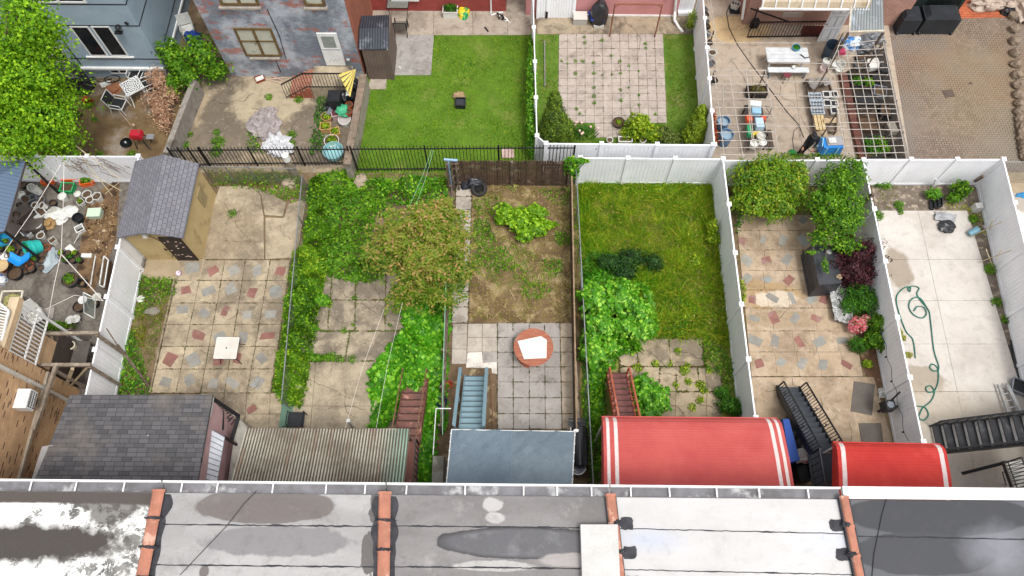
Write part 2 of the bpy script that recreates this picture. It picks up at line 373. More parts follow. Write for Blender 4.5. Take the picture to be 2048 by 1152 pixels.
slabs('pavers_step',[1189.5+18.2*i for i in range(4)],[1188.5+18.4*i for i in range(4)],[246.5,260,275],PAV,seed=6,z=.035)
slabs('courtyard',[1405,1490,1570,1650,1766],[1425,1520,1608,1695,1822],[-20,90,200,330],concrete('court','b0a190','a39483','82776a',.02,1.0,.5,.55,.66,stains=[(g2(1470,60),(1.6,.8),'c2a577',dict(ns=.4)),(g2(1470,230),(2.2,2.5),'8a7f73',dict(ns=.6,soft=.5),.6)]),seed=7)
# herringbone brick yard
def herring():
    n=NT('herringbone_brick',.85);p=n.xyz();L=.105
    a=R(1.5);x=n.math('ADD',n.math('MULTIPLY',p[0],math.cos(a)/L),n.math('MULTIPLY',p[1],math.sin(a)/L));y=n.math('ADD',n.math('MULTIPLY',p[0],-math.sin(a)/L),n.math('MULTIPLY',p[1],math.cos(a)/L))
    i=n.math('FLOOR',x);j=n.math('FLOOR',y);k=n.math('FLOORED_MODULO',n.math('SUBTRACT',i,j),4.0);fx=n.math('FRACT',x);fy=n.math('FRACT',y)
    E=lambda v:n.math('COMPARE',k,float(v),.5)
    dl=n.math('ADD',fx,E(1));dr=n.math('ADD',n.math('SUBTRACT',1.0,fx),E(0));db=n.math('ADD',fy,E(2));dt=n.math('ADD',n.math('SUBTRACT',1.0,fy),E(3))
    d=n.math('MINIMUM',n.math('MINIMUM',dl,dr),n.math('MINIMUM',db,dt))
    j_=n.math('SUBTRACT',1.0,n.ramp(d,.05,.16))
    bi=n.math('SUBTRACT',i,E(1));bj=n.math('ADD',j,E(3))
    wn=n.n('ShaderNodeTexWhiteNoise');n.set(wn.inputs['Vector'],n.comb(bi,bj,1.0))
    c=n.mix(wn.outputs['Value'],'6f6157','85756a');c=n.mix(n.ramp(n.noise(.35,5,.6),.45,.6),c,'7a716a')
    c=n.mix(n.math('MULTIPLY',n.ramp(n.noise(.25,4),.5,.65),.6),c,'83695a')
    c=n.mix(n.math('MULTIPLY',n.ell(g2(1975,190),(3.2,3.6),ns=.6,soft=.5),.3),c,'8f8058')
    jm=n.ramp(n.noise(.45,4),.38,.62)
    c=n.mix(n.math('MULTIPLY',j_,n.math('ADD',.35,n.math('MULTIPLY',jm,.55))),c,'3c332b')
    n.bump(d,.3,.01);return n.out(c)
HB=herring()
sheet('brick_yard',[(1768,35),(2300,35),(2400,345),(1822,345)],0,.03,HB)
mb=MB();mb.prism([G(a,b,.034)[:2] for a,b in [(1838,-20),(1960,-20),(2040,-20),(2045,34),(1912,37),(1905,20)]],.0,.034);struct('tile_step',mb,brickmat('redtile','b0603f','9a4f33','6b4a3a',.3,.15,.01,'xy'))
# --- lower yards
BLT=concrete('asphalt_old','7d7670','6c655e','57504a',.0,1.2,.6,speck='a89c8c')
def crazed():
    n=NT('crazed_concrete',.9,0,.2);c=n.mix(n.ramp(n.noise(1.2,6),.35,.65),'7d766d','655e57');c=n.mix(n.ramp(n.noise(.9,7,.7),.5,.6),c,'534c46')
    v=n.n('ShaderNodeTexVoronoi',feature='DISTANCE_TO_EDGE');v.inputs['Scale'].default_value=3.2;n.set(v.inputs['Vector'],n.pos())
    c=n.mix(n.math('MULTIPLY',n.math('SUBTRACT',1.0,n.ramp(v.outputs['Distance'],.01,.05)),.55),c,'4a433d')
    n.bump(n.noise(25),.25);return n.out(c)
sheet('potting_yard',[(-200,340),(262,340),(240,500),(165,810),(-200,810)],0,.02,crazed())
sheet('rubble_soil',[(175,400),(240,352),(232,480),(205,540),(180,600),(150,560)],0,.03,M('rubble','5f4938','7d6446',2.6,.95,c3='3f3024',s3=2,bump=.6,lo3=.5,hi3=.6))
LC=concrete('patio_a','ad9f86','91836f','6a6053',.08,1.6,.6,.47,.6,stains=[(g2(400,520),(1.3,.5),'8b7d69',dict(ns=.9)),(g2(455,465),(1.2,1.3),'8a7b66',dict(ns=1.3),.6)],fine=.18,speck='cbb993')
C_T=[362,407,450,491,541,580];C_B=[302,352,401,449,494,541]
slabs('flagged_patio',C_T,C_B,[520,561,606,649,693,738,786],LC,seed=8)
slabs('flagged_patio_end',[401,449,494,541,566],[384,440,486,536,560],[786,828,880],LC,seed=9)
sheet('cracked_slab_a',[(440,373),(500,372),(520,390),(527,432),(528,518),(404,518),(407,478),(425,410)],0,.04,LC)
sheet('cracked_slab_b',[(504,374),(535,383),(572,405),(566,432),(530,430),(523,390)],0,.05,LC)
sheet('cracked_slab_c',[(531,435),(568,436),(577,408),(612,398),(604,450),(597,495),(583,515),(531,518)],0,.043,LC)
sheet('bare_ground',[(278,510),(400,518),(360,560),(340,565),(280,555)],0,.014,M('sand','93846a','a3927a',1,.95,c3='7a6c52'))
sheet('white_pad',[(402,512),(408,519),(402,562),(362,560),(385,548),(395,530)],0,.03,concrete('pad2','cdbf9f','bcae8f','a09075',0))
mb=MB()   # little cobble edging along the left bed and the hedge
rd=random.Random(4)
for (a,b,n_) in [((352,560),(303,787),60),((583,520),(543,790),66)]:
    for i in range(n_):
        t=i/n_;p=G(lerp(a[0],b[0],t),lerp(a[1],b[1],t),0);mb.box((p.x-.04,p.y,.035),(.07,.09,.09),rd.uniform(-.4,.4),taper=.7)
struct('cobble_edging',mb,M('cobble','9a8c74','6f6452',3,isl=.25))
CC=concrete('patio_b','aa9d87','8f8471','62594f',.03,1.2,.45,.44,.54,fine=.2,stains=[(g2(690,800),(2.0,1.3),'b0a28a',dict(ns=.9),.35)],speck='c4b292')
slabs('worn_patio',[622,665,712,772,830],[608,655,710,770,842],[545,600,662],CC,seed=10)
slabs('worn_patio_low',[606,700,835],[590,690,835],[662,722],CC,seed=11)
slabs('worn_patio_end',[598,632,750,830],[572,620,742,824],[722,812,862],CC,seed=12)
sheet('green_strip',[(566,790),(587,798),(584,862),(556,862)],0,.05,M('greenpaint','4f6f5e','5e7a68',2,.6,c3='8a8a78'))
CP=concrete('walk_paver','b0a79c','9f968c','857c73',.06,2,.8,fine=.1)
slabs('garden_walk',[912,944],[903,936],[370,393,419,446,477,505,530,555,583,614,646],CP,seed=13,z=.05)
CG=concrete('patio_c','a39d97','96908b','7d7772',.07,1.8,.7,fine=.1)
slabs('grey_patio',[995,1059,1119],[995,1059,1121],[646,675],CG,seed=14,z=.05)
slabs('grey_patio_b',[995,1026,1058,1089,1120],[995,1027,1059,1091,1124],[675,704.5,734,764,795.5,827.5,858],CG,yt=675,yb=858,seed=15,z=.05)
slabs('pale_patio',[1120,1150],[1125,1161],[646,674,704,733,764,795,828,860],concrete('patio_d','b5a794','a69884','8c7f6c',.08,2,.8),seed=16,z=.05)
slabs('near_walk',[936,965,994],[934,964,995],[647,675,704],CP,seed=17,z=.05)
slabs('near_walk_edge',[905,935],[903,933],[647,668,698,728],CP,seed=18,z=.05)
sheet('white_patch',[(935,705),(964,704),(966,726),(994,722),(995,748),(984,746),(983,736),(932,735)],0,.045,concrete('wpatch','d5cfc6','c8c1b7','a39b8f',0))
sheet('grey_pavestone',[(965,704),(994,704),(995,724),(966,725)],0,.05,CG)
sheet('soil_centre',[(944,370),(1152,368),(1163,646),(938,646)],0,.03,M('garden_soil','756146','5f4c36',1.5,.95,c3='93815f',s3=1.6,bump=.6,lo3=.5,hi3=.6,lo=.4,hi=.6))
sheet('soil_meadow',[(1152,356),(1436,358),(1490,835),(1163,860)],0,.02,M('meadow_soil','5c6a26','7a7438',1.6,.95,c3='8f7f52',s3=1.6,bump=.5,lo3=.48,hi3=.6))
sheet('soil_patio_bed',[(895,728),(995,728),(995,862),(890,862)],0,.014,M('bed','75604a','5b4a38',2,.95,c3='a09070',s3=2))
CM=concrete('patio_e','a6967d','94866f','665d50',.06,1.3,.5,.5,.58,fine=.2)
slabs('broken_patio',[1236,1270,1337,1405],[1240,1278,1342,1410],[677,733],CM,seed=19,jit=.012,z=.05)
slabs('broken_patio_low',[1240,1320,1352,1395,1440],[1238,1316,1353,1400,1446],[734,783],CM,seed=20,jit=.014,z=.05)
slabs('broken_patio_end',[1250,1310,1352,1414,1440],[1250,1300,1350,1412,1445],[784,812,836],CM,seed=21,jit=.014,z=.05)
CT=concrete('patio_f','b3a08a','a18d74','84725e',.07,1.2,.7,.47,.62,fine=.14,stains=[(g2(1520,590),(1.5,.6),'9a7d52',dict(ns=.9),.6),(g2(1560,640),(1.6,.35),'8d7a60',dict(ns=.9),.6),(g2(1550,600),(.8,.35),'cbbfae',dict(ns=1.3),.7)])
ys5=[430,461,500,541,580,616,662,704,753]
xs={430:(1472,1660),753:(1503,1726)}
for j in range(8):
    y0,y1=ys5[j],ys5[j+1];k=[5,5,4.6,5,5,4.8,5,4.6][j];o=[0,.2,.5,.1,.3,.6,.2,.4][j]
    f=lambda y:(lerp(1472,1503,(y-430)/323),lerp(1672,1726,(y-430)/323))
    l0,r0=f(y0);l1,r1=f(y1);n_=5;br=[0]+[ (i+o*.4)/n_ for i in range(1,n_)]+[1]
    slabs('stone_patio',[lerp(l0,r0,b) for b in br],[lerp(l1,r1,b) for b in br],[y0,y1],CT,seed=30+j,gap=.007,z=.04)
slabs('stone_patio_end',[1503,1584,1748],[1513,1600,1790],[754,900],CT,seed=40,z=.04)
slabs('stone_patio_side',[1748,1768],[1770,1800],[790,900],M('sidestrip','8a7a5e','75664d',2,.95),seed=41,z=.02,jit=.001)
sheet('planting_bed',[(1640,430),(1722,420),(1745,560),(1770,700),(1785,800),(1755,800),(1735,755),(1700,650),(1665,560)],0,.03,M('bed2','6f5540','5b4433',2,.95,c3='8a7358',s3=2,bump=.5))
CW=concrete('new_concrete','c2bcb5','b6afa7','a59c92',.02,.7,.35,.5,.7,bump=.1,fine=.06,stains=[(g2(1840,760),(.9,.5),'8f8270',dict(ns=1.2),.75),(g2(1850,830),(2,.9),'b3a58f',dict(ns=1.2,soft=.5),.6),(g2(2000,900),(4,1.6),'9c9488',dict(ns=.7,soft=.5),.7),(g2(1795,540),(.5,.9),'8a7d6b',dict(ns=1.0),.8)])
slabs('new_slab',[1752,1836,1934],[1846,1962,2110],[421,519,601,688,783,1000],CW,yt=421,yb=1000,seed=42,gap=.008,jit=.001,z=.06)
sheet('gravel_bed',[(1742,365),(1957,365),(2060,760),(2110,1000),(1990,1000),(1985,620),(1934,421),(1752,421)],0,.02,M('gravel','7c7064','5f554b',3,.95,c3='9a8d7c',s3=4,bump=.7,lo3=.55,hi3=.6))
sheet('dark_gravel',[(2008,690),(2060,690),(2140,1000),(2074,1000),(2030,780)],0,.03,M('dgravel','4a4846','3a3836',5,.95,bump=.7))
sheet('white_yard',[(2022,386),(2500,386),(2700,1000),(2160,1000)],0,.05,concrete('white_conc','dcdbd9','d2d0cd','c2beb8',0,.6,.4,bump=.05,fine=.04,stains=[(g2(2052,400),(.8,.7),'8f8272',dict(ns=1.2),.8)]))
sheet('concrete_strip',[(1955,345),(2300,345),(2320,386),(1960,386)],0,.03,M('strip3','8f8168','a08f78',2,.9,c3='c9b49d'))
# flagstones set into the two patios
def stones(name,L,mat,seed=0,z=.046):
    rd=random.Random(seed);mb=MB()
    for c,rx,ry,ro in L:
        p=G(c[0],c[1],z);s=1/56;pts=[];cr_,sr_=math.cos(ro),math.sin(ro);A=rx*s*rd.uniform(.8,1.08);Bq=ry*s*rd.uniform(.5,.75)
        base=[(-1,-1),(.1,-1.05),(1,-1),(1,.6),(.55,1),(-1,1)] if rd.random()<.45 else [(-1,-1),(1,-1),(1,1),(-1,1)]
        for a,b in base:
            a=a*A*rd.uniform(.8,1.12);b=b*Bq*rd.uniform(.8,1.12);pts.append((p.x+a*cr_-b*sr_,p.y+a*sr_+b*cr_))
        mb.prism(pts,z-.03,z)
    return struct(name,mb,mat)
RED=M('red_flag','8c625a','7c5850',3,.9,isl=.12,c3='8f756f',s3=1,fine=.2,spec=.2);GRY=M('grey_flag','8f8c84','7f7d77',3,.9,isl=.16,c3='8c918f',s3=1,fine=.2,spec=.2)
red1=[(426,542),(560,542),(372,580),(504,585),(450,622),(397,670),(535,672),(340,718),(437,722),(475,716),(503,818)]
gry1=[(384,535),(468,540),(514,541),(417,582),(461,578),(551,583),(366,618),(408,626),(495,630),(541,629),(486,675),(440,672),(387,718),(524,717),(332,763),(379,760),(426,767),(464,766),(515,765)]
def mk(l,seed,a=13,b=15):
    rd=random.Random(seed);return [(p,a*rd.uniform(.85,1.15),b*rd.uniform(.85,1.15),rd.uniform(0,3)) for p in l]
stones('red_flagstones',mk(red1,1),RED,1);stones('grey_flagstones',mk(gry1,2),GRY,2)
red2=[(1485,482),(1532,520),(1578,560),(1505,598),(1548,636),(1631,637),(1599,684),(1518,727),(1692,729),(1650,492),(1648,598)]
gry2=[(1525,480),(1566,480),(1607,481),(1494,556),(1535,558),(1493,520),(1573,519),(1546,596),(1584,596),(1625,598),(1508,637),(1590,636),(1509,681),(1550,681),(1640,683),(1684,681),(1563,724),(1605,727),(1646,729),(1606,440)]
stones('red_patio_stones',mk(red2,3,12,12),RED,3);stones('grey_patio_stones',mk(gry2,4,13,13),GRY,4)
# ================= FENCES =================
VINYL=M('white_vinyl','f0f1f4','e6e8ec',1.2,.5,spec=.3,fine=.03,c3='cfcfca',s3=1.6,lo3=.6,hi3=.8)
def vfence(name,label,a,b,h=1.85,np_=3,t=.05,postw=.13,caps=True,group=None,ends=(True,True),a0=None,scale_h=1,mat=None,posts=None):
    """a,b photo pixels of the top edge at the two ends"""
    mat=mat or VINYL
    A=G(*a,h);B=G(*b,h);A0=Vector((A.x,A.y,0));B0=Vector((B.x,B.y,0));d=(B0-A0);L=d.length;d.normalize();nrm=Vector((-d.y,d.x,0))
    T=thing(name,label,'fence',(A0+B0)/2,group)
    mb=MB()
    nb=max(1,int(L/.15))   # tongue-and-groove boards
    for i in range(nb):
        p=A0+d*(L*i/nb+.003);q=A0+d*(L*(i+1)/nb-.003);mb.bar(p+Vector((0,0,h/2)),q+Vector((0,0,h/2)),t*.5,h-.2)
    part('panel',mb,mat,T)
    for zz,hh in ((h-.07,.14),(.12,.14)): mb=MB();mb.bar(A0+Vector((0,0,zz)),B0+Vector((0,0,zz)),t,hh);part('rail',mb,mat,T)
    for i in range(np_+1):
        if (i==0 and not ends[0]) or (i==np_ and not ends[1]): continue
        p=A0+d*L*i/np_;mb=MB();mb.box((p.x,p.y,(h+.03)/2),(postw,postw,h+.03),math.atan2(d.y,d.x))
        mb.box((p.x,p.y,h+.045),(postw+.04,postw+.04,.03),math.atan2(d.y,d.x));mb.box((p.x,p.y,h+.075),(postw+.02,postw+.02,.04),math.atan2(d.y,d.x),taper=.4)
        part('post',mb,mat,T)
    return T
vfence('vinyl_fence','white vinyl fence behind the potting yard, beneath the leafy tree',(-30,312),(277,313),1.85,3,ends=(True,False))
vfence('vinyl_fence','white vinyl fence between the potting yard and the grey shed',(277,313),(166,812),1.95,5)
vfence('vinyl_fence','white vinyl fence behind the sunny overgrown grass plot',(1161,316),(1446,318),1.85,3,ends=(True,False))
vfence('vinyl_fence','white vinyl fence in front of the arborvitae and tulips',(1092,287),(1426,290),1.85,3,ends=(True,True))
vfence('vinyl_fence','white vinyl fence between the overgrown grass plot and the flagstone patio',(1446,318),(1511,836),1.85,5,ends=(True,True))
vfence('vinyl_fence','white vinyl fence behind the two round green trees',(1449,321),(1727,320),1.85,3,ends=(False,False))
vfence('vinyl_fence','white vinyl fence with string lights between flagstone patio and hose slab',(1727,320),(1846,884),1.85,5)
vfence('vinyl_fence','white vinyl fence behind the gravel bed, below the brick yard',(1730,319),(2007,319),1.85,3,ends=(False,False))
vfence('vinyl_fence','tall white vinyl fence at the right edge beyond the gravel strip',(2007,319),(2160,925),1.9,6)
vfence('vinyl_fence','white vinyl fence between the green lawn and the square pavers',(1066,-10),(1074,272),1.7,4,t=.04)
vfence('vinyl_fence','short angled white vinyl fence panel at the corner by the iron pickets',(1074,272),(1092,287),1.7,1,ends=(False,False))
vfence('vinyl_fence','white vinyl fence between the square pavers and the pipe trellises',(1405,-20),(1429,290),1.9,5)
# iron picket fence
IRON=M('black_iron','1c1c1e','28262a',4,.5,metal=.3,spec=.5)
def pickets(a,b,h,n,mb,r=.012,zr=(.15,.12),spear=True,base=0):
    A=Vector(a);B=Vector(b)
    for i in range(n+1):
        p=A.lerp(B,i/n);mb.bar(p+Vector((0,0,base)),p+Vector((0,0,base+h)),r*1.6,mi=0)
        if spear: mb.lathe(p+Vector((0,0,base+h)),[(r*2,0),(0,.06)],4)
def picket_fence(label,a,b,h,n):
    A=G(*a,h);B=G(*b,h);A.z=B.z=0;T=thing('picket_fence',label,'fence',(A+B)/2)
    mb=MB();pickets(A,B,h,n,mb);part('picket',mb,IRON,T,None).__setitem__('kind','stuff') if n>100 else part('pickets',mb,IRON,T)
    for z in (.2,h-.15): mb=MB();mb.bar(A+Vector((0,0,z)),B+Vector((0,0,z)),.04);part('rail',mb,IRON,T)
    for t in (0,.33,.66,1):
        mb=MB();p=A.lerp(B,t);mb.bar(p,p+Vector((0,0,h+.05)),.06);part('post',mb,IRON,T)
    return T
picket_fence('black iron picket fence along the bottom of the green lawn',(700,294),(1150,291),1.75,64)
picket_fence('black iron picket fence beside the plastic sheets, overgrown with weeds',(398,296),(694,294),1.3,42)
picket_fence('short black iron pickets behind the round-topped grey shed',(335,297),(396,297),1.3,9)
# chain link with top rail
GALV=M('galvanised','9a9c9c','84878a',5,.45,metal=.6);
def linkmat():
    n=NT('wire_mesh',.5,.5);p=n.xyz();a=n.math('ADD',n.math('ADD',p[0],p[1]),p[2]);b=n.math('SUBTRACT',n.math('ADD',p[0],p[1]),p[2])
    f=lambda v:n.math('LESS_THAN',n.math('FRACT',n.math('MULTIPLY',v,13.0)),.14)
    m=n.math('MAXIMUM',f(a),f(b));n.set(n.b.inputs['Alpha'],m);return n.out('8b8d8c')
WIRE=linkmat()
def chainlink(label,a,b,h=1.2,n=4,r=.022,mat=None):
    A=G(*a,h);B=G(*b,h);A.z=B.z=0;T=thing('chain_link_fence',label,'fence',(A+B)/2);mat=mat or GALV
    mb=MB();mb.tube([A+Vector((0,0,h)),B+Vector((0,0,h))],r,6);part('top_rail',mb,mat,T)
    for i in range(n+1):
        p=A.lerp(B,i/n);mb=MB();mb.tube([p,p+Vector((0,0,h+.04))],r*1.2,6);mb.lathe(p+Vector((0,0,h+.04)),[(r*1.5,0),(r,.03),(0,.05)],6);part('post',mb,mat,T)
    mb=MB();z=Vector((0,0,1));d=(B-A).normalized().cross(z)*.03;mb.add([A+d,B+d,B+d+z*h,A+d+z*h],[(0,1,2,3)]);part('wire_mesh',mb,WIRE,T);return T
chainlink('pale galvanised chain-link fence between dirt garden and overgrown grass plot',(1152,332),(1187,975),1.3,7)
chainlink('rusty chain-link fence rail behind the grey shed and weeds',(404,333),(590,337),1.2,4,.02)
chainlink('chain-link fence buried in the hedge between the two old patios',(604,352),(563,800),1.15,5)
chainlink('green screened wire fence beyond the white corner post at the right edge',(2010,324),(2200,324),1.5,2)
chainlink('low wire fence beside the long pipe trellis and brick yard',(1768,85),(1820,330),.9,4,.02)
WOODG=M('weathered_wood','6b5d50','4f443b',4,.9,isl=.2,bump=.4,c3='8a7d70',s3=3)
WOODD=M('dark_fence_wood','4a3a30','5d4a3c',5,.9,isl=.3,bump=.4,c3='7a6a5c',s3=3)
# dog-eared wooden fence behind the dirt garden
A=G(905,321,1.8);B=G(1142,322,1.8);A.z=B.z=0
T=thing('wooden_fence','dark weathered wooden board fence behind the dirt garden','fence',(A+B)/2)
mb=MB();n_=44;rd=random.Random(3)
for i in range(n_):
    p=A.lerp(B,(i+.5)/n_);wd=(B-A).length/n_-.012;hh=1.8+rd.uniform(-.04,.03);e=.04
    mb.add([(p.x+sx*wd/2,p.y+sy*.01,z) for sy in (-1,1) for sx,z in ((-1,0),(1,0),(1,hh-e),(.4,hh),(-.4,hh),(-1,hh-e))],[(0,1,2,3,4,5),(11,10,9,8,7,6)]+[(i_,(i_+1)%6+6 if False else i_+6,((i_+1)%6)+6,(i_+1)%6) for i_ in range(6)])
part('boards',mb,WOODD,T)
for z in (.3,1.45):
    mb=MB();mb.bar(A+Vector((0,.045,z)),B+Vector((0,.045,z)),.05,.09);part('rail',mb,WOODD,T)
for t in (0,.5,1):
    p=A.lerp(B,t);mb=MB();mb.box((p.x,p.y-.05,.92),(.1,.08,1.86));part('post',mb,WOODG,T)
# slatted wooden fence beside the garden walk
A=G(901,372,1.3);B=G(878,850,1.3);A.z=B.z=0
T=thing('wooden_fence','grey weathered rail fence running beside the narrow garden walk','fence',(A+B)/2)
for i in range(8):
    p=A.lerp(B,i/7);mb=MB();mb.box((p.x,p.y,.66),(.09,.09,1.32));part('post',mb,WOODG,T)
for z in (.35,.8,1.25):
    mb=MB();mb.bar(A+Vector((.05,0,z)),B+Vector((.05,0,z)),.03,.13);part('rail',mb,WOODG,T)
mb=MB();A2=G(893,328,1.9);A2.z=0
for dx in (0,.18,.36):
    p=A2+Vector((dx,-.0,0));mb.bar(p,p+Vector((0,0,1.9)),.07)
for z in (.5,1,1.5,1.85): mb.bar(A2+Vector((-.05,.05,z)),A2+Vector((.45,.05,z)),.06)
single('wooden_gate',mb,WOODG,'old narrow wooden gate frame at the end of the dark board fence','gate')
A=G(1152,352,1.25);B=G(1163,860,1.25);A.z=B.z=0;A.x-=.16;B.x-=.16
T=thing('plank_fence','low dark plank fence along the right side of the dirt garden','fence',(A+B)/2)
mb=MB()
for i in range(60):
    p=A.lerp(B,(i+.05)/60);q=A.lerp(B,(i+.95)/60);mb.bar(p+Vector((0,0,.6)),q+Vector((0,0,.6)),.03,1.2)
part('planks',mb,WOODD,T);mb=MB();mb.bar(A+Vector((0,0,1.22)),B+Vector((0,0,1.22)),.05,.05);part('top_rail',mb,M('tanrail','9c8468','7a664f',4),T)
# low walls
def wall_strip(name,label,top,h,mat,capmat=None,w=.2):
    P=[G(a,b,h) for a,b in top];T=thing(name,label,'wall',(P[0].x,P[0].y,0))
    for i in range(len(P)-1):
        mb=MB();a=P[i];b=P[i+1];mb.bar(Vector((a.x,a.y,h/2)),Vector((b.x,b.y,h/2)),w,h);part('wall_section',mb,mat,T)
        if capmat: mb=MB();mb.bar(Vector((a.x,a.y,h+.03)),Vector((b.x,b.y,h+.03)),w+.06,.06);part('coping',mb,capmat,T)
    return T
wall_strip('concrete_wall','mossy grey concrete wall between dirt yard and stained yard',[(388,158),(365,215),(331,305)],.95,concrete('oldwall','918a82','7c756e','5a544c',0,2,1,fine=.2),None,.22)
wall_strip('stone_wall','rough stone-capped wall between the clutter of pots and the lawn',[(727,150),(712,235),(694,330)],1.0,concrete('rend','a39c90','8f887d','6f685e',0,2,1,fine=.2),M('stonecap','6d5f53','8a7a6a',6,.95,bump=.9,bs=12,c3='4f443b',s3=3),.24)
# ================= ROW HOUSES (near edge) =================
RZ=6.8;GY0=2.95
BR_H=brickmat('house_brick','9c5b45','874b3a','a39a90',.2,.067,.01,'xz')
TERRA=M('terracotta','a86f5a','92614f',3,.75,isl=.2,c3='bc9684',s3=2,spec=.4)
TAR=M('tar','2d2d31','3d3d42',5,.7,bump=.5)
def gy(x): return G(x,984,RZ).y
def line(a,b):   # world x of a party wall at world Y
    A=G(*a,RZ);B=G(*b,RZ);return lambda y:A.x+(B.x-A.x)*(y-A.y)/(B.y-A.y)
PL=[lambda y:-22.0,line((322,975),(288,1152)),line((771,975),(768,1152)),line((1219,980),(1238,1152)),line((1683,985),(1716,1152)),lambda y:24.0]
YB=-9.0
def roofnoise(n,c1,c2,s=.7,lo=.4,hi=.6,stretch=True):
    v=n.pos()
    if stretch:
        q=n.n('ShaderNodeMapping');n.set(q.inputs[0],v);q.inputs['Scale'].default_value=(.35,1,1);v=q.outputs[0]
    return n.mix(n.ramp(n.noise(s,7,.65,vec=v),lo,hi),c1,c2)
def fin(n,col,k=.12,s=14):
    col=n.mix(n.math('MULTIPLY',n.ramp(n.noise(1.9,9,.78,dist=.5),.52,.7),.4*min(1,k*12)),col,'4a4744');col=n.mix(n.math('MULTIPLY',n.ramp(n.noise(11,4,.8),.66,.7),.5*min(1,k*12)),col,'55514e')
    f=n.math('ADD',n.math('MULTIPLY',n.math('SUBTRACT',n.noise(s,5,.7),.5),k*3),1.0);q=n.n('ShaderNodeVectorMath',operation='SCALE');n.set(q.inputs[0],col);n.set(q.inputs[3],f);return q.outputs[0]
gr=lambda x,y:g2(x,y,RZ)
def rA():
    n=NT('roof_flaked_white',.8);q=n.n('ShaderNodeMapping');n.set(q.inputs[0],n.pos());q.inputs['Scale'].default_value=(.9,1.1,1)
    gx=n.ramp(n.xyz()[0],gr(60,1000)[0],gr(300,1000)[0]);c=n.mix(n.ramp(n.math('ADD',n.noise(2.2,10,.78,vec=q.outputs[0],dist=.3),n.math('MULTIPLY',gx,.07)),.54,.58),'d9d9d6','3a3736')
    c=n.mix(n.math('MULTIPLY',n.ramp(n.noise(.9,6,.6),.4,.6),.5),c,'c9c7c2')
    c=n.mix(n.ell(gr(60,1085),(2.4,.42),ns=.9,nscale=3,soft=.2),c,'433e3b');c=n.mix(n.math('MULTIPLY',n.ell(gr(230,1010),(.7,.5),ns=1.6,nscale=3),.8),c,'45403c')
    c=n.mix(n.math('MULTIPLY',n.ell((-12,GY0-.08),(30,.22),ns=.5,nscale=2),1),c,'4d4642')
    return n.out(fin(n,c))
def rB():
    n=NT('roof_grey_sheet',.75);c=roofnoise(n,'9f9d9c','8e8c8b')
    c=n.mix(n.ell(gr(530,1012),(1.75,.42),ns=.35,soft=.03),c,'696462');c=n.mix(n.math('MULTIPLY',n.ell(gr(530,1015),(1.5,.3),ns=.6,soft=.4),.5),c,'645a57');c=n.mix(n.math('MULTIPLY',n.ell(gr(560,1083),(1.75,.36),ns=.8,soft=.06),.85),c,'747173')
    c=n.mix(n.ell(gr(755,1010),(.2,.5),ns=1.3,nscale=3.5,soft=.03),c,'5a5654');c=n.mix(n.ell(gr(742,1105),(.25,.5),ns=1.3,nscale=3.5,soft=.03),c,'5e5a58');c=n.mix(n.math('MULTIPLY',n.ramp(n.noise(1.6,8,.75),.56,.66),.45),c,'7d7774');c=n.mix(n.ell(gr(408,1143),(.12,.15),ns=.5),c,'66605f')
    return n.out(fin(n,c,.08))
def rC():
    n=NT('roof_dark_sheet',.6);c=roofnoise(n,'6b6867','7d7a79',.8)
    c=n.mix(n.math('MULTIPLY',n.ramp(n.noise(.9,6,.65),.58,.7),.7),c,'9c9796')
    for p,r in (((985,1010),(.25,.18)),((990,1035),(.25,.13))): c=n.mix(n.math('MULTIPLY',n.ell(gr(*p),r,ns=1.2,nscale=3),.9),c,'a9a6a4')
    a=n.ell(gr(1040,1085),(2.05,.38),ns=.4,soft=.02);b=n.ell(gr(1045,1086),(1.95,.34),ns=.4,soft=.15)
    c=n.mix(a,c,'2c2a2b');c=n.mix(b,c,'565558');c=n.mix(n.math('MULTIPLY',b,n.math('MULTIPLY',n.ramp(n.noise(1.5,6,.7),.5,.7),.6)),c,'7d7c7e')
    c=n.mix(n.math('MULTIPLY',n.ell(gr(990,1132),(.9,.12),ns=.9,nscale=3),.9),c,'a5a3a0');c=n.mix(n.math('MULTIPLY',n.ell(gr(1150,1120),(.8,.16),ns=.9),.8),c,'9c9693')
    n.set(n.b.inputs['Roughness'],n.math('SUBTRACT',.7,n.math('MULTIPLY',b,.35)));return n.out(fin(n,c,.1))
def rD():
    n=NT('roof_white_sheet',.6);c=roofnoise(n,'b9b7b6','b1afae')
    c=n.mix(n.math('MULTIPLY',n.ell(gr(1290,1080),(.7,.2),ns=.8,soft=.8),.7),c,'a5abbb');c=n.mix(n.math('MULTIPLY',n.ell(gr(1660,1080),(.6,.25),ns=.8,soft=.8),.7),c,'b4b8c2')
    c=n.mix(n.math('MULTIPLY',n.ramp(n.noise(1.3,8,.75),.5,.7),.25),c,'96928e');return n.out(fin(n,c,.035))
def rE():
    n=NT('roof_slate_sheet',.6);c=roofnoise(n,'515256','606165')
    c=n.mix(n.ell(gr(1880,1030),(2.3,.5),ns=.25,soft=.03),c,'393a3e');c=n.mix(n.ell(gr(1850,1108),(1.75,.5),ns=.3,soft=.03),c,'3d3e42');c=n.mix(n.math('MULTIPLY',n.ell(gr(2000,1100),(.7,.5),ns=1.0,soft=.6),.5),c,'8c8d94')
    return n.out(fin(n,c,.08))
RM=[rA(),rB(),rC(),rD(),rE()]
LB=['row house with flaking white and black painted flat roof','row house with grey flat roof and two brown stains','row house with dark grey flat roof and a long tar puddle','row house with white coated flat roof','row house with slate grey flat roof and rounded dark stains']
SE=[[],[1056,1137],[1054.5,1136],[(1055,1061),(1137,1143)],[(1066,1076)]]
GLASS=M('dark_glass','15181c','22262b',2,.08,spec=.6,fine=0)
WHT=M('white_paint','dcdcda','d0d0ce',3,.5,fine=.04)
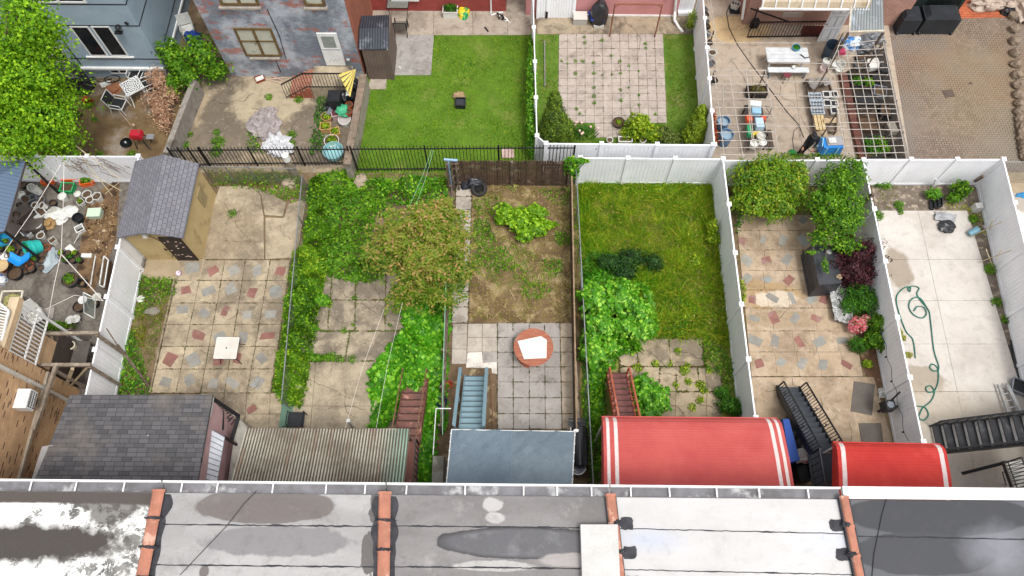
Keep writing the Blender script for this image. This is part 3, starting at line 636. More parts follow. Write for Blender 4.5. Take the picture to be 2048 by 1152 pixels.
def simple_window(T,x,z,wd,ht,Y,out=-1,frame=None,panes=2):
    """window on a wall in plane y=Y facing out*y"""
    frame=frame or WHT;mb=MB();t=.07
    for a,b in (((x-wd/2,z),(x+wd/2,z)),((x-wd/2,z+ht),(x+wd/2,z+ht)),((x-wd/2,z),(x-wd/2,z+ht)),((x+wd/2,z),(x+wd/2,z+ht)),((x-wd/2,z+ht/2),(x+wd/2,z+ht/2))):
        mb.bar((a[0],Y+out*.03,a[1]),(b[0],Y+out*.03,b[1]),t,t,up=(0,1,0))
    f=part('window',mb,frame,T);mb=MB();mb.box((x,Y+out*.015,z+ht/2),(wd-.05,.02,ht-.05));part('pane',mb,GLASS,f);return f
for k in range(5):
    X0,X1=PL[k],PL[k+1];ye=GY0
    T=thing('row_house',LB[k],'house',((X0(0)+X1(0))/2,(YB+ye)/2,0))
    mb=MB();z0=-.01;mb.hexa([(X0(YB),YB,z0),(X1(YB)-.01,YB,z0),(X1(ye)-.01,ye-.0,z0),(X0(ye),ye,z0)],[(X0(YB),YB,RZ-.12),(X1(YB)-.01,YB,RZ-.12),(X1(ye)-.01,ye,RZ-.12),(X0(ye),ye,RZ-.12)]);part('wall',mb,BR_H,T)
    mb=MB();e=ye-.02 if k<4 else ye-.02;mb.hexa([(X0(YB)+.1,YB-.1,RZ-.12),(X1(YB)-.1,YB-.1,RZ-.12),(X1(e)-.1,e,RZ-.12),(X0(e)+.1,e,RZ-.12)],[(X0(YB)+.1,YB-.1,RZ),(X1(YB)-.1,YB-.1,RZ),(X1(e)-.1,e,RZ),(X0(e)+.1,e,RZ)]);rf=part('roof',mb,RM[k],T)
    for s in SE[k]:
        s0,s1=s if isinstance(s,tuple) else (s,s);y0=G(1024,s0,RZ).y;y1=G(1024,s1,RZ).y;mb=MB();rd=random.Random(k*7+int(s0));n_=70;vs=[]
        for i in range(n_+1):
            t=i/n_;y=lerp(y0,y1,t)+rd.uniform(-.008,.008);x=lerp(X0(y)+.15,X1(y)-.15,t);wv=(.012+.02*max(0,mnoise.noise(Vector((x*2,k,0)))*2+(.3 if k!=3 else -.1))) ;wv=max(wv,.002 if k==3 else .01);vs+=[(x,y+wv,RZ+.004),(x,y-wv*.7,RZ+.004),(x,y,RZ+.014)]
        for i in range(n_): a=3*i;mb.add([vs[a],vs[a+1],vs[a+2],vs[a+3],vs[a+4],vs[a+5]],[(1,4,5,2),(2,5,3,0)])
        part('roof_seam',mb,TAR,rf)
    for z in (1.0,3.4): 
        for fx in ((.3,.7) if z<2 else (.2,.5,.8)): simple_window(T,lerp(X0(ye),X1(ye),fx),z,.9,1.3,ye,1)
    # gutter
    mb=MB();xa,xb=X0(ye)+(.02 if k else 0),X1(ye)-.02
    yo=G(1024,970.5,RZ).y;xx=lambda x:G(1024,970.5,RZ).y+ (x-0)*-0.0
    if k<4:
        mb.box(((xa+xb)/2,yo-.005,RZ-.06),(xb-xa,.02,.14));mb.box(((xa+xb)/2,yo+.01,RZ+.015),(xb-xa,.05,.02));mb.box(((xa+xb)/2,(yo+ye)/2-.01,RZ-.13),(xb-xa,yo-ye,.02))
        g=part('gutter',mb,WHT,T);mb=MB();mb.box(((xa+xb)/2,(yo+ye)/2-.0,RZ-.1),(xb-xa,yo-ye-.02,.02));part('gutter_bed',mb,M('gutbed','77757a','5c5a5c',2,.6,c3='a8a8a8',s3=1.5),g);x=xa+.5;rd=random.Random(k)
        while x<xb:
            mb=MB();mb.box((x,(yo+ye)/2,RZ+.012),(.035,yo-ye,.012));part('gutter_strap',mb,WHT,g);x+=rd.uniform(.8,1.5)
    else:
        mb.box(((xa+xb)/2,yo-.12,RZ-.02),(xb-xa,.26,.12));mb.box(((xa+xb)/2,yo+.02,RZ+.0),(xb-xa,.05,.12));part('fascia',mb,WHT,T)
    if k:   # party wall with terracotta coping on its left side
        mb=MB();mb.hexa([(X0(YB)-.14,YB,RZ-.2),(X0(YB)+.14,YB,RZ-.2),(X0(ye)+.14,ye+.0,RZ-.2),(X0(ye)-.14,ye,RZ-.2)],[(X0(YB)-.14,YB,RZ+.1),(X0(YB)+.14,YB,RZ+.1),(X0(ye)+.14,ye-.02,RZ+.1),(X0(ye)-.14,ye-.02,RZ+.1)])
        pw=part('party_wall',mb,TAR,T);y=ye+.04;i=0;h0=RZ+.1
        while y>YB:
            y2=y-.68;mb=MB()
            def tile(ya,yb,wd,hh):
                pr=[(-wd,0),(-wd*.75,hh*.75),(-wd*.2,hh),(wd*.2,hh),(wd*.75,hh*.75),(wd,0)]
                va=[(X0(ya)+a,ya,h0+b) for a,b in pr];vb=[(X0(yb)+a,yb,h0+b) for a,b in pr];mb.add(va+vb,[(i_,i_+1,i_+7,i_+6) for i_ in range(5)]+[tuple(range(6))[::-1],tuple(range(6,12))])
            wd={1:.15,2:.15,3:.12,4:.105}[k]
            tile(y,y2+.02,wd,.05);tile(y+.01,y-.06,wd+.018,.065);part('coping_tile',mb,TERRA,pw)
            mb=MB()
            sx=-.22 if k==4 else (.26 if k==3 else .05);rq=random.Random(i*9+k)
            if k<3: mb.blob((X0(y2)+.02,y2+.0,h0+.01),(.22,.05,.078),.3,2.5,i+k,16,8)
            else:
                pl_=[];cx=X0(y2)+sx*1.25
                for a_ in range(14):
                    an=2*PI*a_/14;rr_=rq.uniform(.85,1.1);ca,sa=math.cos(an),math.sin(an);m_=max(abs(ca),abs(sa));pl_.append((cx+.17*rr_*ca/m_,y2+.15*rr_*sa/m_))
                mb.prism(pl_,RZ+.001,RZ+.016);mb.blob((X0(y2)+sx*.35,y2,h0+.01),(.13,.07,.08),.3,2.5,i+k,14,8)
            part('tar_patch',mb,TAR,pw);y=y2;i+=1
        mb=MB();rd=random.Random(k);vs=[]   # ragged tar along the foot of the wall
        for sgn in ((1,) if k in (1,) else ((-1,1) if k==2 else ())):
            mb=MB();y=ye-.05;pts=[]
            while y>YB:
                wv=.12+.12*abs(mnoise.noise(Vector((0,y*1.7,k*5))))*2;pts.append((y,wv));y-=.11
            for a,b in zip(pts,pts[1:]): mb.add([(X0(a[0])+sgn*.13,a[0],RZ+.004),(X0(a[0])+sgn*(.13+a[1]),a[0],RZ+.004),(X0(b[0])+sgn*(.13+b[1]),b[0],RZ+.004),(X0(b[0])+sgn*.13,b[0],RZ+.004)],[(0,1,2,3)] if sgn<0 else [(3,2,1,0)])
            part('tar_edge',mb,TAR,pw)
mb=MB();q=[G(1161,1049,RZ+.25),G(1235,1049,RZ+.25),G(1241,1175,RZ+.25),G(1165,1175,RZ+.25)];mb.hexa([(p.x,p.y,RZ+.01) for p in q[::-1]],[(p.x,p.y,RZ+.27) for p in q[::-1]])
single('roof_hatch',mb,M('hatchwhite','b9b7b5','afada9',2,.6),'white sheet-covered roof hatch box beside the terracotta coping','hatch')
mb=MB();mb.tube([G(513,982,RZ+.02),G(490,1005,RZ+.02),G(455,1050,RZ+.02)],.012,5);mb.tube([G(455,1050,RZ+.02),G(420,1087,RZ+.02),G(360,1150,RZ+.02)],.01,5)
single('cable',mb,TAR,'thin black cable lying slanting across the brown-stained grey roof','cable')
mb=MB();mb.tube([G(1775,992,RZ+.02),G(1764,1030,RZ+.02),G(1748,1110,RZ+.02),G(1742,1180,RZ+.02)],.009,5)
single('cable',mb,TAR,'thin black cable lying across the slate grey roof','cable')
# ================= BUILDINGS OF THE UPPER ROW =================
def wallbox(x0,x1,y0,y1,h,t=None):
    mb=MB();mb.hexa([(x0,y0,-.01),(x1,y0,-.01),(x1,y1,-.01),(x0,y1,-.01)],[(x0,y0,h),(x1,y0,h),(x1,y1,h),(x0,y1,h)]);return mb
def frect(mb,p,q,Y,d,thick=.06,mi=0):
    """rectangle on the wall plane y=Y spanned by two photo pixels (top-left, bottom-right), proud by d"""
    A=W(*p,Y);B=W(*q,Y);mb.box(((A.x+B.x)/2,Y-d+thick/2,(A.z+B.z)/2),(abs(B.x-A.x),thick,abs(A.z-B.z)));return A,B
def framed(T,name,x0,x1,z0,z1,Y,fm,pm,fw=.08,mull=(),bars=(),proud=.05):
    mb=MB();c=lambda a,b,u,v:mb.box(((a+b)/2,Y-proud/2,(u+v)/2),(abs(b-a),proud,abs(v-u)))
    c(x0,x1,z0,z0+fw);c(x0,x1,z1-fw,z1);c(x0,x0+fw,z0+fw,z1-fw);c(x1-fw,x1,z0+fw,z1-fw)
    for m in mull: x=lerp(x0,x1,m);c(x-fw*.6,x+fw*.6,z0+fw,z1-fw)
    for m in bars: z=lerp(z0,z1,m);c(x0+fw,x1-fw,z-fw*.3,z+fw*.3)
    f=part(name,mb,fm,T);mb=MB();mb.box(((x0+x1)/2,Y-.012,(z0+z1)/2),(x1-x0-fw,.02,z1-z0-fw));part('pane',mb,pm,f);return f
# blue-grey stucco building
STUC=M('stucco','98a8b4','8c9dab',1.5,.8,fine=.05,bump=.1,bs=60);BLK=M('black_metal','17171a','202024',4,.5,fine=.03)
c=G(343,156);Y0=c.y;X1=c.x
T=thing('stucco_building','pale blue-grey stucco building with dark windows behind the leafy tree','building',(X1-8,Y0+5,0))
part('wall',wallbox(X1-26,X1,Y0,Y0+22,9.5),STUC,T)
mb=MB();z=W(150,134,Y0).z;mb.box((X1-13+.03,Y0-.06,z),(26,.12,.1));mb.box((X1+.03,Y0+11,z),(.06,22,.1));part('ledge',mb,WHT,T)
mb=MB()
for y_ in (51,117,8.5):
    z=W(160,y_,Y0).z;mb.box((X1-13,Y0-.003,z),(26,.012,.05));mb.box((X1+.003,Y0+11,z),(.012,22,.05))
for xx in (W(140,100,Y0).x,):mb.box((xx,Y0-.003,W(150,95,Y0).z),(.05,.012,W(140,51,Y0).z-W(140,133,Y0).z))
mb.box((X1+.003,Y0+5.2,4.5),(.012,.05,9));part('joint',mb,BLK,T)
for p in ((141,214),(184,254)):
    A=W(p[0]+16,52,Y0);B=W(p[1]-14,111,Y0);xc=(A.x+B.x)/2;framed(T,'window',xc-.37,xc+.37,B.z,A.z,Y0,WHT,GLASS,.06,proud=.03)
A=W(178,51,Y0);B=W(220,112,Y0);mb=MB();mb.box((B.x,Y0-.03,B.z-.03),(2.0,.08,.06));part('window_sill',mb,WHT,T)
A=W(97,-40,Y0);B=W(175,5,Y0);framed(T,'window',B.x-2.1,B.x,B.z,A.z,Y0,WHT,GLASS,.08,(.5,))
A=W(85,62,Y0);B=W(142,123,Y0);framed(T,'window',B.x-1.5,B.x,B.z,A.z,Y0,M('mullion','b8b2a8','a39c90',4,.6),GLASS,.05,(.25,.5,.75),(.25,.5,.75))
A=W(222,138,Y0);B=W(256,146,Y0);framed(T,'window',A.x-.1,B.x+.1,B.z,A.z+.05,Y0,WHT,GLASS,.04,(.5,))
mb=MB();p=W(237,50,Y0);mb.blob((p.x,Y0-.12,p.z),(.12,.14,.08),.05,1,0,10,6);mb.box((p.x-.05,Y0-.2,p.z-.2),(.3,.16,.06));mb.lathe((p.x+.4,Y0-.03,p.z+.15),[(.05,0),(.09,.02),(.05,.06)],10,axis=(0,-1,0));part('wall_lamp',mb,BLK,T)
# painted brick building
PB=brickmat('painted_brick','7f858f','6c727c','6f757e',.2,.067,.008,'xz',wear='a05e48',wl=.56,wh=.575,ws=1.0,wear2='a8adb5')
PS=brickmat('side_brick','a3573c','8a4532','8f7a6c',.2,.067,.008,'yz')
a=G(464,153);b=G(731,153);Y1=a.y
T=thing('brick_building','flaking grey painted brick building with white door','building',((a.x+b.x)/2,Y1+4,0))
part('wall',wallbox(a.x,b.x-.03,Y1,Y1+15,9),PB,T);mb=MB();mb.box((b.x-.01,Y1+7.5+.01,4.5),(.05,15,9.0));part('side_wall',mb,PS,T)
BRN=M('brown_frame','6f5a38','5c4a30',4,.6);SHADE=M('roller_shade','b5b5a8','a8a898',2,.6,c3='7d8070',s3=1.5)
A=W(465,55,Y1);B=W(566,111,Y1);C=W(541,55,Y1);D=W(493,110,Y1);framed(T,'window',(A.x+D.x)/2,(B.x+C.x)/2,B.z,A.z,Y1,BRN,SHADE,.09,(.5,),(.55,),.06)
A=W(405,-60,Y1);B=W(520,9,Y1);D=W(443,9,Y1);framed(T,'window',D.x,B.x,B.z,A.z,Y1,BRN,SHADE,.1,(.5,),(.55,),.06)
A=W(605,-60,Y1);B=W(652,10,Y1);D=W(610,10,Y1);framed(T,'window',D.x,B.x,B.z,A.z,Y1,BRN,SHADE,.1,(),(.55,),.06)
for q in ((500,113,560),(438,12,522),(608,13,655)):
    mb=MB();A=W(q[0],q[1],Y1);B=W(q[2],q[1],Y1);mb.box(((A.x+B.x)/2,Y1-.06,A.z-.02),(B.x-A.x,.14,.08));part('window_sill',mb,M('sillstone','a39a90','8f867c',4,.9),T)
A=W(631,65,Y1);B=W(693,129,Y1);C=W(672,65,Y1);D=W(655,129,Y1);x0,x1=(A.x+D.x)/2,(B.x+C.x)/2
mb=MB();mb.box(((x0+x1)/2,Y1-.03,(A.z+B.z)/2),(x1-x0,.06,A.z-B.z));dr=part('door',mb,WHT,T)
zm=lerp(B.z,A.z,.55);mb=MB();mb.box(((x0+x1)/2,Y1-.065,lerp(zm,A.z,.45)),(x1-x0-.3,.02,(A.z-zm)*.75));part('pane',mb,M('doorglass','8f9490','7d827e',2,.3),dr)
mb=MB()
for k in range(3): mb.bar(((lerp(x0,x1,.2+.2*k)),Y1-.065,B.z+.25),((lerp(x0,x1,.4+.2*k)),Y1-.065,B.z+.45),.02)
mb.box(((x0+x1)/2,Y1-.065,zm-.03),(x1-x0-.1,.03,.05));part('door_trim',mb,M('trimgrey','b5b5b5'),dr)
mb=MB();mb.lathe(W(705,150,Y1-.2)*1,[(.06,0),(.06,.9),(.09,.92),(.09,1.0),(0,1.04)],10);part('vent_pipe',mb,GALV,T)
mb=MB();A=W(532,30,Y1);mb.tube([W(534,18,Y1-.02),W(558,70,Y1-.02),W(572,118,Y1-.02)],.015,5);mb.tube([W(552,122,Y1-.02),W(562,145,Y1-.02)],.015,5);part('wall_cable',mb,BLK,T)
# landing and steps
LZ=.75
T=thing('stoop','concrete and brick stoop with black iron railing below the white door','steps',G(650,165))
q=[G(640,150,LZ),G(700,150,LZ),G(700,176,LZ),G(622,176,LZ)];mb=MB();mb.prism([(q[3].x,q[3].y),(q[2].x,q[2].y),(q[2].x,Y1-.02),(q[3].x,Y1-.02)],0,LZ);part('landing',mb,LC,T)
for i in range(4):
    mb=MB();xx=q[3].x-.27*i;mb.box((xx-.14,(q[3].y+Y1)/2,(LZ-.15*(i+1))/2+.001),(.26,Y1-q[3].y-.1,LZ-.15*(i+1)));part('step',mb,brickmat('stepbrick','a05a42','8a4a38','9a8a78',.2,.067,.01,'xy'),T)
mb=MB();P0=Vector((q[3].x-1.2,q[3].y,.05));P1=Vector((q[3].x-.15,q[3].y,LZ));P2=Vector((q[2].x,q[2].y,LZ));z9=Vector((0,0,.9))
for a_,b_,n_ in ((P0,P1,9),(P1,P2,14)):
    pickets(a_,b_,.9,n_,mb,.011,spear=False)
for a_,b_ in ((P0,P1),(P1,P2)):
    mb.bar(a_+z9,b_+z9,.045);mb.bar(a_+Vector((0,0,.08)),b_+Vector((0,0,.08)),.03)
part('railing',mb,IRON,T)
# red building
REDP=brickmat('red_paint','9c4a44','8f423d','7d3a36',.2,.067,.005,'xz',bmp=.3)
a=G(748,24);b=G(1012,24);Y2=b.y
T=thing('red_building','dull red painted house wall behind the lawn and white planter','building',((a.x+b.x)/2,Y2+4,0))
part('wall',wallbox(a.x-.3,b.x,Y2,Y2+12,8),REDP,T)
mb=MB();A=W(783,-2,Y2);B=W(838,-2,Y2);mb.box(((A.x+B.x)/2,Y2-.05,A.z+.02),(B.x-A.x,.12,.1));part('window_sill',mb,WHT,T)
framed(T,'window',A.x,B.x,A.z+.08,A.z+1.4,Y2,WHT,GLASS,.07)
mb=MB();mb.tube([W(981,-30,Y2-.06),W(982,22,Y2-.06),G(982,30,.08),G(1006,24,.08)],.04,8);part('downspout',mb,WHT,T)
mb=MB();mb.box((a.x-.3+.02,Y2-1.5,1.2),(.1,2.8,2.4));single('green_screen',mb,M('greentarp','1f3d35','274a40',2,.7),'dark green screen panel between the brick side wall and the storage shed','screen')
# pink building
PINK=M('pink_stucco','c48a88','b97f7e',1,.85,fine=.05,c3='a87472',s3=1)
a=G(1148,32);b=G(1352,34);Y3=a.y
T=thing('pink_building','pink stucco house wall behind the square paver terrace','building',((a.x+b.x)/2,Y3+4,0))
part('wall',wallbox(a.x-2.2,b.x,Y3+.0,Y3+12,8),PINK,T)
mb=MB();mb.box(((a.x+b.x)/2,Y3-.02,.06),(b.x-a.x,.06,.12));part('base_trim',mb,WHT,T)
mb=MB();mb.tube([W(1357,-60,Y3-.08),W(1350,22,Y3-.08),G(1349,40,.25),G(1358,55,.1),G(1366,64,.05)],.06,8);part('downspout',mb,WHT,T)
a=G(1075,26);b=G(1146,28)
T=thing('vinyl_gate','white vinyl gate with black latch beside the pink house wall','gate',((a.x+b.x)/2,a.y,0))
mb=MB();n_=14
for i in range(n_): mb.box((lerp(a.x,b.x,(i+.5)/n_),a.y-.3,1.0),((b.x-a.x)/n_-.008,.04,1.9))
part('panel',mb,VINYL,T);mb=MB();mb.box((lerp(a.x,b.x,.25),a.y-.34,.25),(.1,.06,.4));part('latch',mb,BLK,T)
for t in (0,.27,1):
    mb=MB();mb.box((lerp(a.x,b.x,t),a.y-.3,1.0),(.12,.12,2.05));part('post',mb,VINYL,T)
a=G(1352,26);b=G(1384,26);mb=MB()
for i in range(5): mb.box((lerp(a.x,b.x,(i+.5)/5),a.y-.0,.95),((b.x-a.x)/5-.01,.05,1.9))
mb.box(((a.x+b.x)/2,a.y-.1,.1),(b.x-a.x-.1,.25,.2));single('vinyl_gate',mb,VINYL,'narrow white vinyl gate between pink wall and long fence','gate')
# brick building with awning
BRK4=brickmat('pale_brick','a8705f','94604f','b0a398',.2,.067,.01,'xz')
a=G(1483,50);Y4=a.y;b=G(1702,50)
T=thing('brick_house','pale red brick house with a ribbed tan awning','building',((a.x+b.x)/2,Y4+4,0))
part('wall',wallbox(a.x,b.x+2.2,Y4,Y4+12,8),BRK4,T)
mb=MB();mb.tube([W(1496,-40,Y4-.06),W(1484,38,Y4-.06)],.06,6);part('downspout',mb,WHT,T)
mb=MB();A=W(1585,28,Y4);mb.box((A.x,Y4-.03,A.z),(.9,.06,.25));part('wall_plate',mb,M('plate','a89c90'),T)
zA=2.7;q0=G(1521,17,zA);q1=G(1738,19,zA);mb=MB()
AWN=M('tan_awning','b3a590','a09078',1,.5,c3='8f7a5a',s3=1.5);prof=[(0,0),(.12,.25),(.35,.42),(.7,.52),(1.3,.6)]
mb.grid(lambda u,v:(lerp(q0.x,q1.x,u),q0.y+np.interp(v*4,range(5),[p[0] for p in prof]),zA+np.interp(v*4,range(5),[p[1] for p in prof])),20,12);aw=part('awning',mb,AWN,T)
for i in range(9):
    x=lerp(q0.x,q1.x,(i+.1)/8.3);mb=MB();mb.tube([(x,q0.y+p[0]-.01,zA+p[1]+.02) for p in prof],.035,5);part('awning_rib',mb,WHT,aw)
mb=MB();mb.bar((q0.x-.05,q0.y-.02,zA),(q1.x+.05,q1.y-.02,zA),.07);part('awning_edge',mb,WHT,aw)
# areaway railing
T=thing('iron_railing','black iron railing around the sunken basement entry below the brick wall','railing',G(1570,76))
P=[G(1494,76,.02),G(1650,74,.02)];Pb=G(1503,48,.02)
mb=MB();pickets(P[0],P[1],.95,26,mb,.012,spear=False);z9=Vector((0,0,.95))
mb.bar(P[0]+z9,P[1]+z9,.05);mb.bar(P[0]+Vector((0,0,.08)),P[1]+Vector((0,0,.08)),.04);pickets(P[0],Pb,.95,6,mb,.012,spear=False);mb.bar(P[0]+z9,Pb+z9,.05);part('bars',mb,IRON,T)
mb=MB();mb.bar(W(1501,17,Y4-.1),P[0].lerp(P[1],.45)+z9,.05);part('brace',mb,IRON,T)
sheet('sunken_floor',[(1507,50),(1650,50),(1640,73),(1500,74)],.0,.026,M('sunk','6b5a48','4a3d30',3))
mb=MB();mb.prism([G(a_,b_,.03)[:2] for a_,b_ in [(1606,52),(1650,52),(1642,72),(1600,73)]],.03,.05);single('floor_mat',mb,M('redmat','5c2622','4a1e1c',3),'dark red mat on the floor behind the iron railing','mat')
mb=MB();p=G(1508,66,.0);mb.blob((p.x,p.y+.3,.25),(.22,.15,.3),.2,1.5,3);single('trash_bag',mb,BLK,'black bag hanging behind the left end of the iron basement railing','bag')
# leaning door
T=thing('white_door','white panelled door standing open beside the iron basement railing','door',G(1645,84))
A=G(1632,85);B=G(1658,83);U=Vector((0,0,1));d=(B-A).normalized();wd=.85;mb=MB();B=A+d*wd;h=2.0
lean=Vector((.12,.25,0));mb.hexa([A,B,B+Vector((.02,.05,0)),A+Vector((.02,.05,0))],[A+U*h+lean,B+U*h+lean,B+U*h+lean+Vector((.02,.05,0)),A+U*h+lean+Vector((.02,.05,0))]);dr=part('leaf',mb,WHT,T)
mb=MB()
for i in range(2):
    for (z0,z1) in ((.15,.7),(.85,1.35),(1.5,1.85)):
        for (u0,u1,v0,v1) in ((.1,.42,z0,z0),(.1,.42,z1,z1)):
            a_=A+d*(u0+.35*i)+lean*(v0/h)+U*v0;b_=A+d*(u1+.3*i)+lean*(v1/h)+U*v1;mb.bar(a_+Vector((0,-.01,0)),b_+Vector((0,-.01,0)),.02)
        for u in (.1+.35*i,.42+.3*i):
            a_=A+d*u+lean*(z0/h)+U*z0;b_=A+d*u+lean*(z1/h)+U*z1;mb.bar(a_+Vector((0,-.01,0)),b_+Vector((0,-.01,0)),.02)
part('moulding',mb,M('mould','bdbdbf'),T);mb=MB();p=A+d*.06+lean*.5+U*1.0;mb.blob((p.x,p.y-.04,p.z),(.035,.035,.035),0,1,0,8,6);part('knob',mb,GALV,T)
# grey corrugated lean-to
T=thing('lean_to','grey translucent corrugated lean-to roof at the head of the pipe trellis','shelter',G(1730,60))
zL=2.5;q=[G(1698,64,zL),G(1768,62,zL),G(1766,-10,zL+.4),G(1704,-10,zL+.4)]
def corr(mb,q,n,amp=.03,ny=1):   # corrugated sheet, ridges running from edge q0q1 to q3q2
    q=[Vector(a) for a in q]
    for j in range(ny):
        pass
    mb.grid(lambda u,v:(q[0].lerp(q[1],u)).lerp(q[3].lerp(q[2],u),v)+Vector((0,0,amp*math.sin(2*PI*u*n))),n*6,ny)
mb=MB();corr(mb,q,12,.025);part('roof',mb,M('fibreglass','8b9090','7a8082',1,.4,c3='a0aab5',s3=2,isl=0),T)
mb=MB();mb.bar(q[0],q[1],.07);mb.bar(q[0],q[3],.06);part('edge',mb,M('palewood','c4bcae','a89e8e',4),T)
for p in (q[0],q[1]): mb=MB();mb.bar((p.x,p.y,0),(p.x,p.y,zL-.05),.08);part('post',mb,WOODG,T)
# dark gate & wall at the top right
a=G(1770,38);b=G(1912,36)
T=thing('dark_gate','dark green-black panelled gate behind the covered grills','gate',((a.x+b.x)/2,a.y,0))
mb=MB();mb.box(((a.x+b.x)/2,a.y+.3,1.2),(b.x-a.x,.06,2.4));part('panel',mb,M('darkgreen','1f2a28','283532',2,.6),T)
mb=MB();mb.bar((a.x,a.y+.25,.3),(lerp(a.x,b.x,.5),a.y+.25,2.2),.06);mb.bar((a.x,a.y+.25,.3),(b.x,a.y+.25,.3),.08)
for i in range(12):
    x=lerp(a.x,b.x,.5+.04*i);mb.bar((x,a.y+.25,.3),(x,a.y+.25,2.2),.03)
part('bars',mb,BLK,T);mb=MB();mb.box(((a.x+b.x)/2,a.y+.22,.08),(b.x-a.x,.2,.16));part('threshold',mb,CT,T)
mb=MB();a=G(1945,2);mb.box((a.x+4,a.y+.6,3.5),(12,.3,7));single('rear_wall',mb,BRK4,'brick wall behind the bundled white sheets at the top right','wall')
# ================= NEAR YARD SHELTERS AND STAIRS =================
TB=brickmat('tan_brick','cfa67c','b98f68','a89478',.22,.065,.010,'yz',bmp=.3,dark=('6b4432',.86))
TBx=brickmat('tan_brick_end','cfa67c','ad8660','b3a186',.22,.06,.012,'xz',bmp=.5)
xw=-15.55
def wx(px,py,X=xw):
    d=ray(px,py);t=X/d.x;return Vector((X,d.y*t,CH+d.z*t))
ye=wx(100,747).y
T=thing('brick_extension','tan brick house extension with white air conditioner at the lower left','building',(xw-3,5,0))
mb=wallbox(xw-7,xw,GY0+.01,ye,6.6);part('wall',mb,TB,T)
mb=MB();mb.box((xw-3.5,ye+.005,3.3),(7,.02,6.6));part('end_wall',mb,TBx,T)
LW=M('ledge','a89c8c','8f8474',5,.9,bump=.3)
mb=MB();mb.bar((xw+.04,GY0,2.08),(xw+.04,ye,2.08),.09,.1);part('string_course',mb,LW,T)
a=wx(0,735);mb=MB();mb.bar((xw+.06,a.y,6.5),(xw+.06,a.y,0),.12,.1);part('downspout',mb,M('dsp','c9c5bc','b5b0a5',5,.6),T)
def wallwin(a,b,name='window',fm=WHT,bars=3):
    A=wx(*a);B=wx(*b);y0,y1=sorted((A.y,B.y));z0,z1=sorted((A.z,B.z));mb=MB()
    for (u,v,s,t_) in ((y0,y1,z0,z0),(y0,y1,z1,z1),(y0,y0,z0,z1),(y1,y1,z0,z1)): mb.bar((xw+.03,u,s),(xw+.03,v,t_),.06,up=(1,0,0))
    for i in range(1,bars+1): y=lerp(y0,y1,i/(bars+1));mb.bar((xw+.05,y,z0),(xw+.05,y,z1),.03,up=(1,0,0))
    f=part(name,mb,fm,T);mb=MB();mb.box((xw+.01,(y0+y1)/2,(z0+z1)/2),(.02,y1-y0,z1-z0));part('pane',mb,GLASS,f)
wallwin((-14,960),(22,985))
A=wx(38,800);mb=MB();mb.box((xw+.2,A.y,A.z),(.42,.62,.4));ac=single('air_conditioner',mb,WHT,'white air conditioner sticking out of the tan brick wall','air conditioner')
mb=MB();mb.box((xw+.42,A.y,A.z),(.02,.5,.3));part('grille',mb,GLASS,ac);mb=MB()
for i in range(9): mb.bar((xw+.435,A.y-.26+.065*i,A.z-.16),(xw+.435,A.y-.26+.065*i,A.z+.16),.014)
for z in (-.05,.06): mb.bar((xw+.435,A.y-.26,A.z+z),(xw+.435,A.y+.26,A.z+z),.014)
part('fin',mb,WHT,ac)
# white barred enclosure north of the wall
T=thing('barred_enclosure','white barred metal enclosure above the weathered beam beside the tan brick wall','railing',(xw,9,0))
a=wx(86,664);b=wx(70,731);zt=wx(18,700).z;zb=b.z;y1_=wx(40,628).y
mb=MB();n_=12
for i in range(n_+1): y=lerp(ye+.03,ye+1.55,i/n_);mb.bar((xw,y,zb),(xw,y,zt),.035,up=(1,0,0))
part('bars',mb,WHT,T);mb=MB()
for z in (zb,lerp(zb,zt,.42),zt): mb.bar((xw,ye,z),(xw,ye+1.6,z),.05)
part('rail',mb,WHT,T)
for y in (ye+1.6,): mb=MB();mb.bar((xw,y,0),(xw,y,zt+.05),.07);part('post',mb,WHT,T)
mb=MB();mb.box((xw-.6,ye+.8,.9),(1.0,1.4,1.8));single('storage_cabinet',mb,M('darkstore','3a302a','4a4038',2),'dark storage cabinet behind the white bars beside the tan brick wall','cabinet')
mb=MB();p=G(38,680,2.0);mb.blob((xw-.5,ye+1.0,2.0),(.35,.25,.22),.2,2,3);single('tarp_bundle',mb,M('teal','1fa3b8','1786a0',3,.5),'turquoise tarp bundle behind the white bars','tarp')
# second panel far left
T=thing('metal_enclosure','white slatted metal panel at the left edge above the tan brick wall','railing',(xw-1.5,10,0))
mb=MB();p=[G(-6,602,4.6),G(18,622,4.6),G(2,688,4.4),G(-20,690,4.4)]
for i in range(13):
    t=i/12;mb.bar(p[0].lerp(p[3],t)+Vector((-.8,0,0)),p[1].lerp(p[2],t),.035)
part('slats',mb,WHT,T);mb=MB();mb.bar(p[1],p[2],.06);mb.bar(p[0],p[1],.06);part('frame',mb,WHT,T);mb=MB();mb.box((p[2].x-.7,(p[1].y+p[2].y)/2,2.1),(1.4,p[1].y-p[2].y,4.2));part('wall',mb,TBx,T)
# stone-crusted parapet stub
mb=MB();mb.box((xw-.12,ye+.85,zt+.15),(.3,1.68,.26));single('brick_parapet',mb,TBx,'narrow tan brick parapet strip above the white barred enclosure','wall')
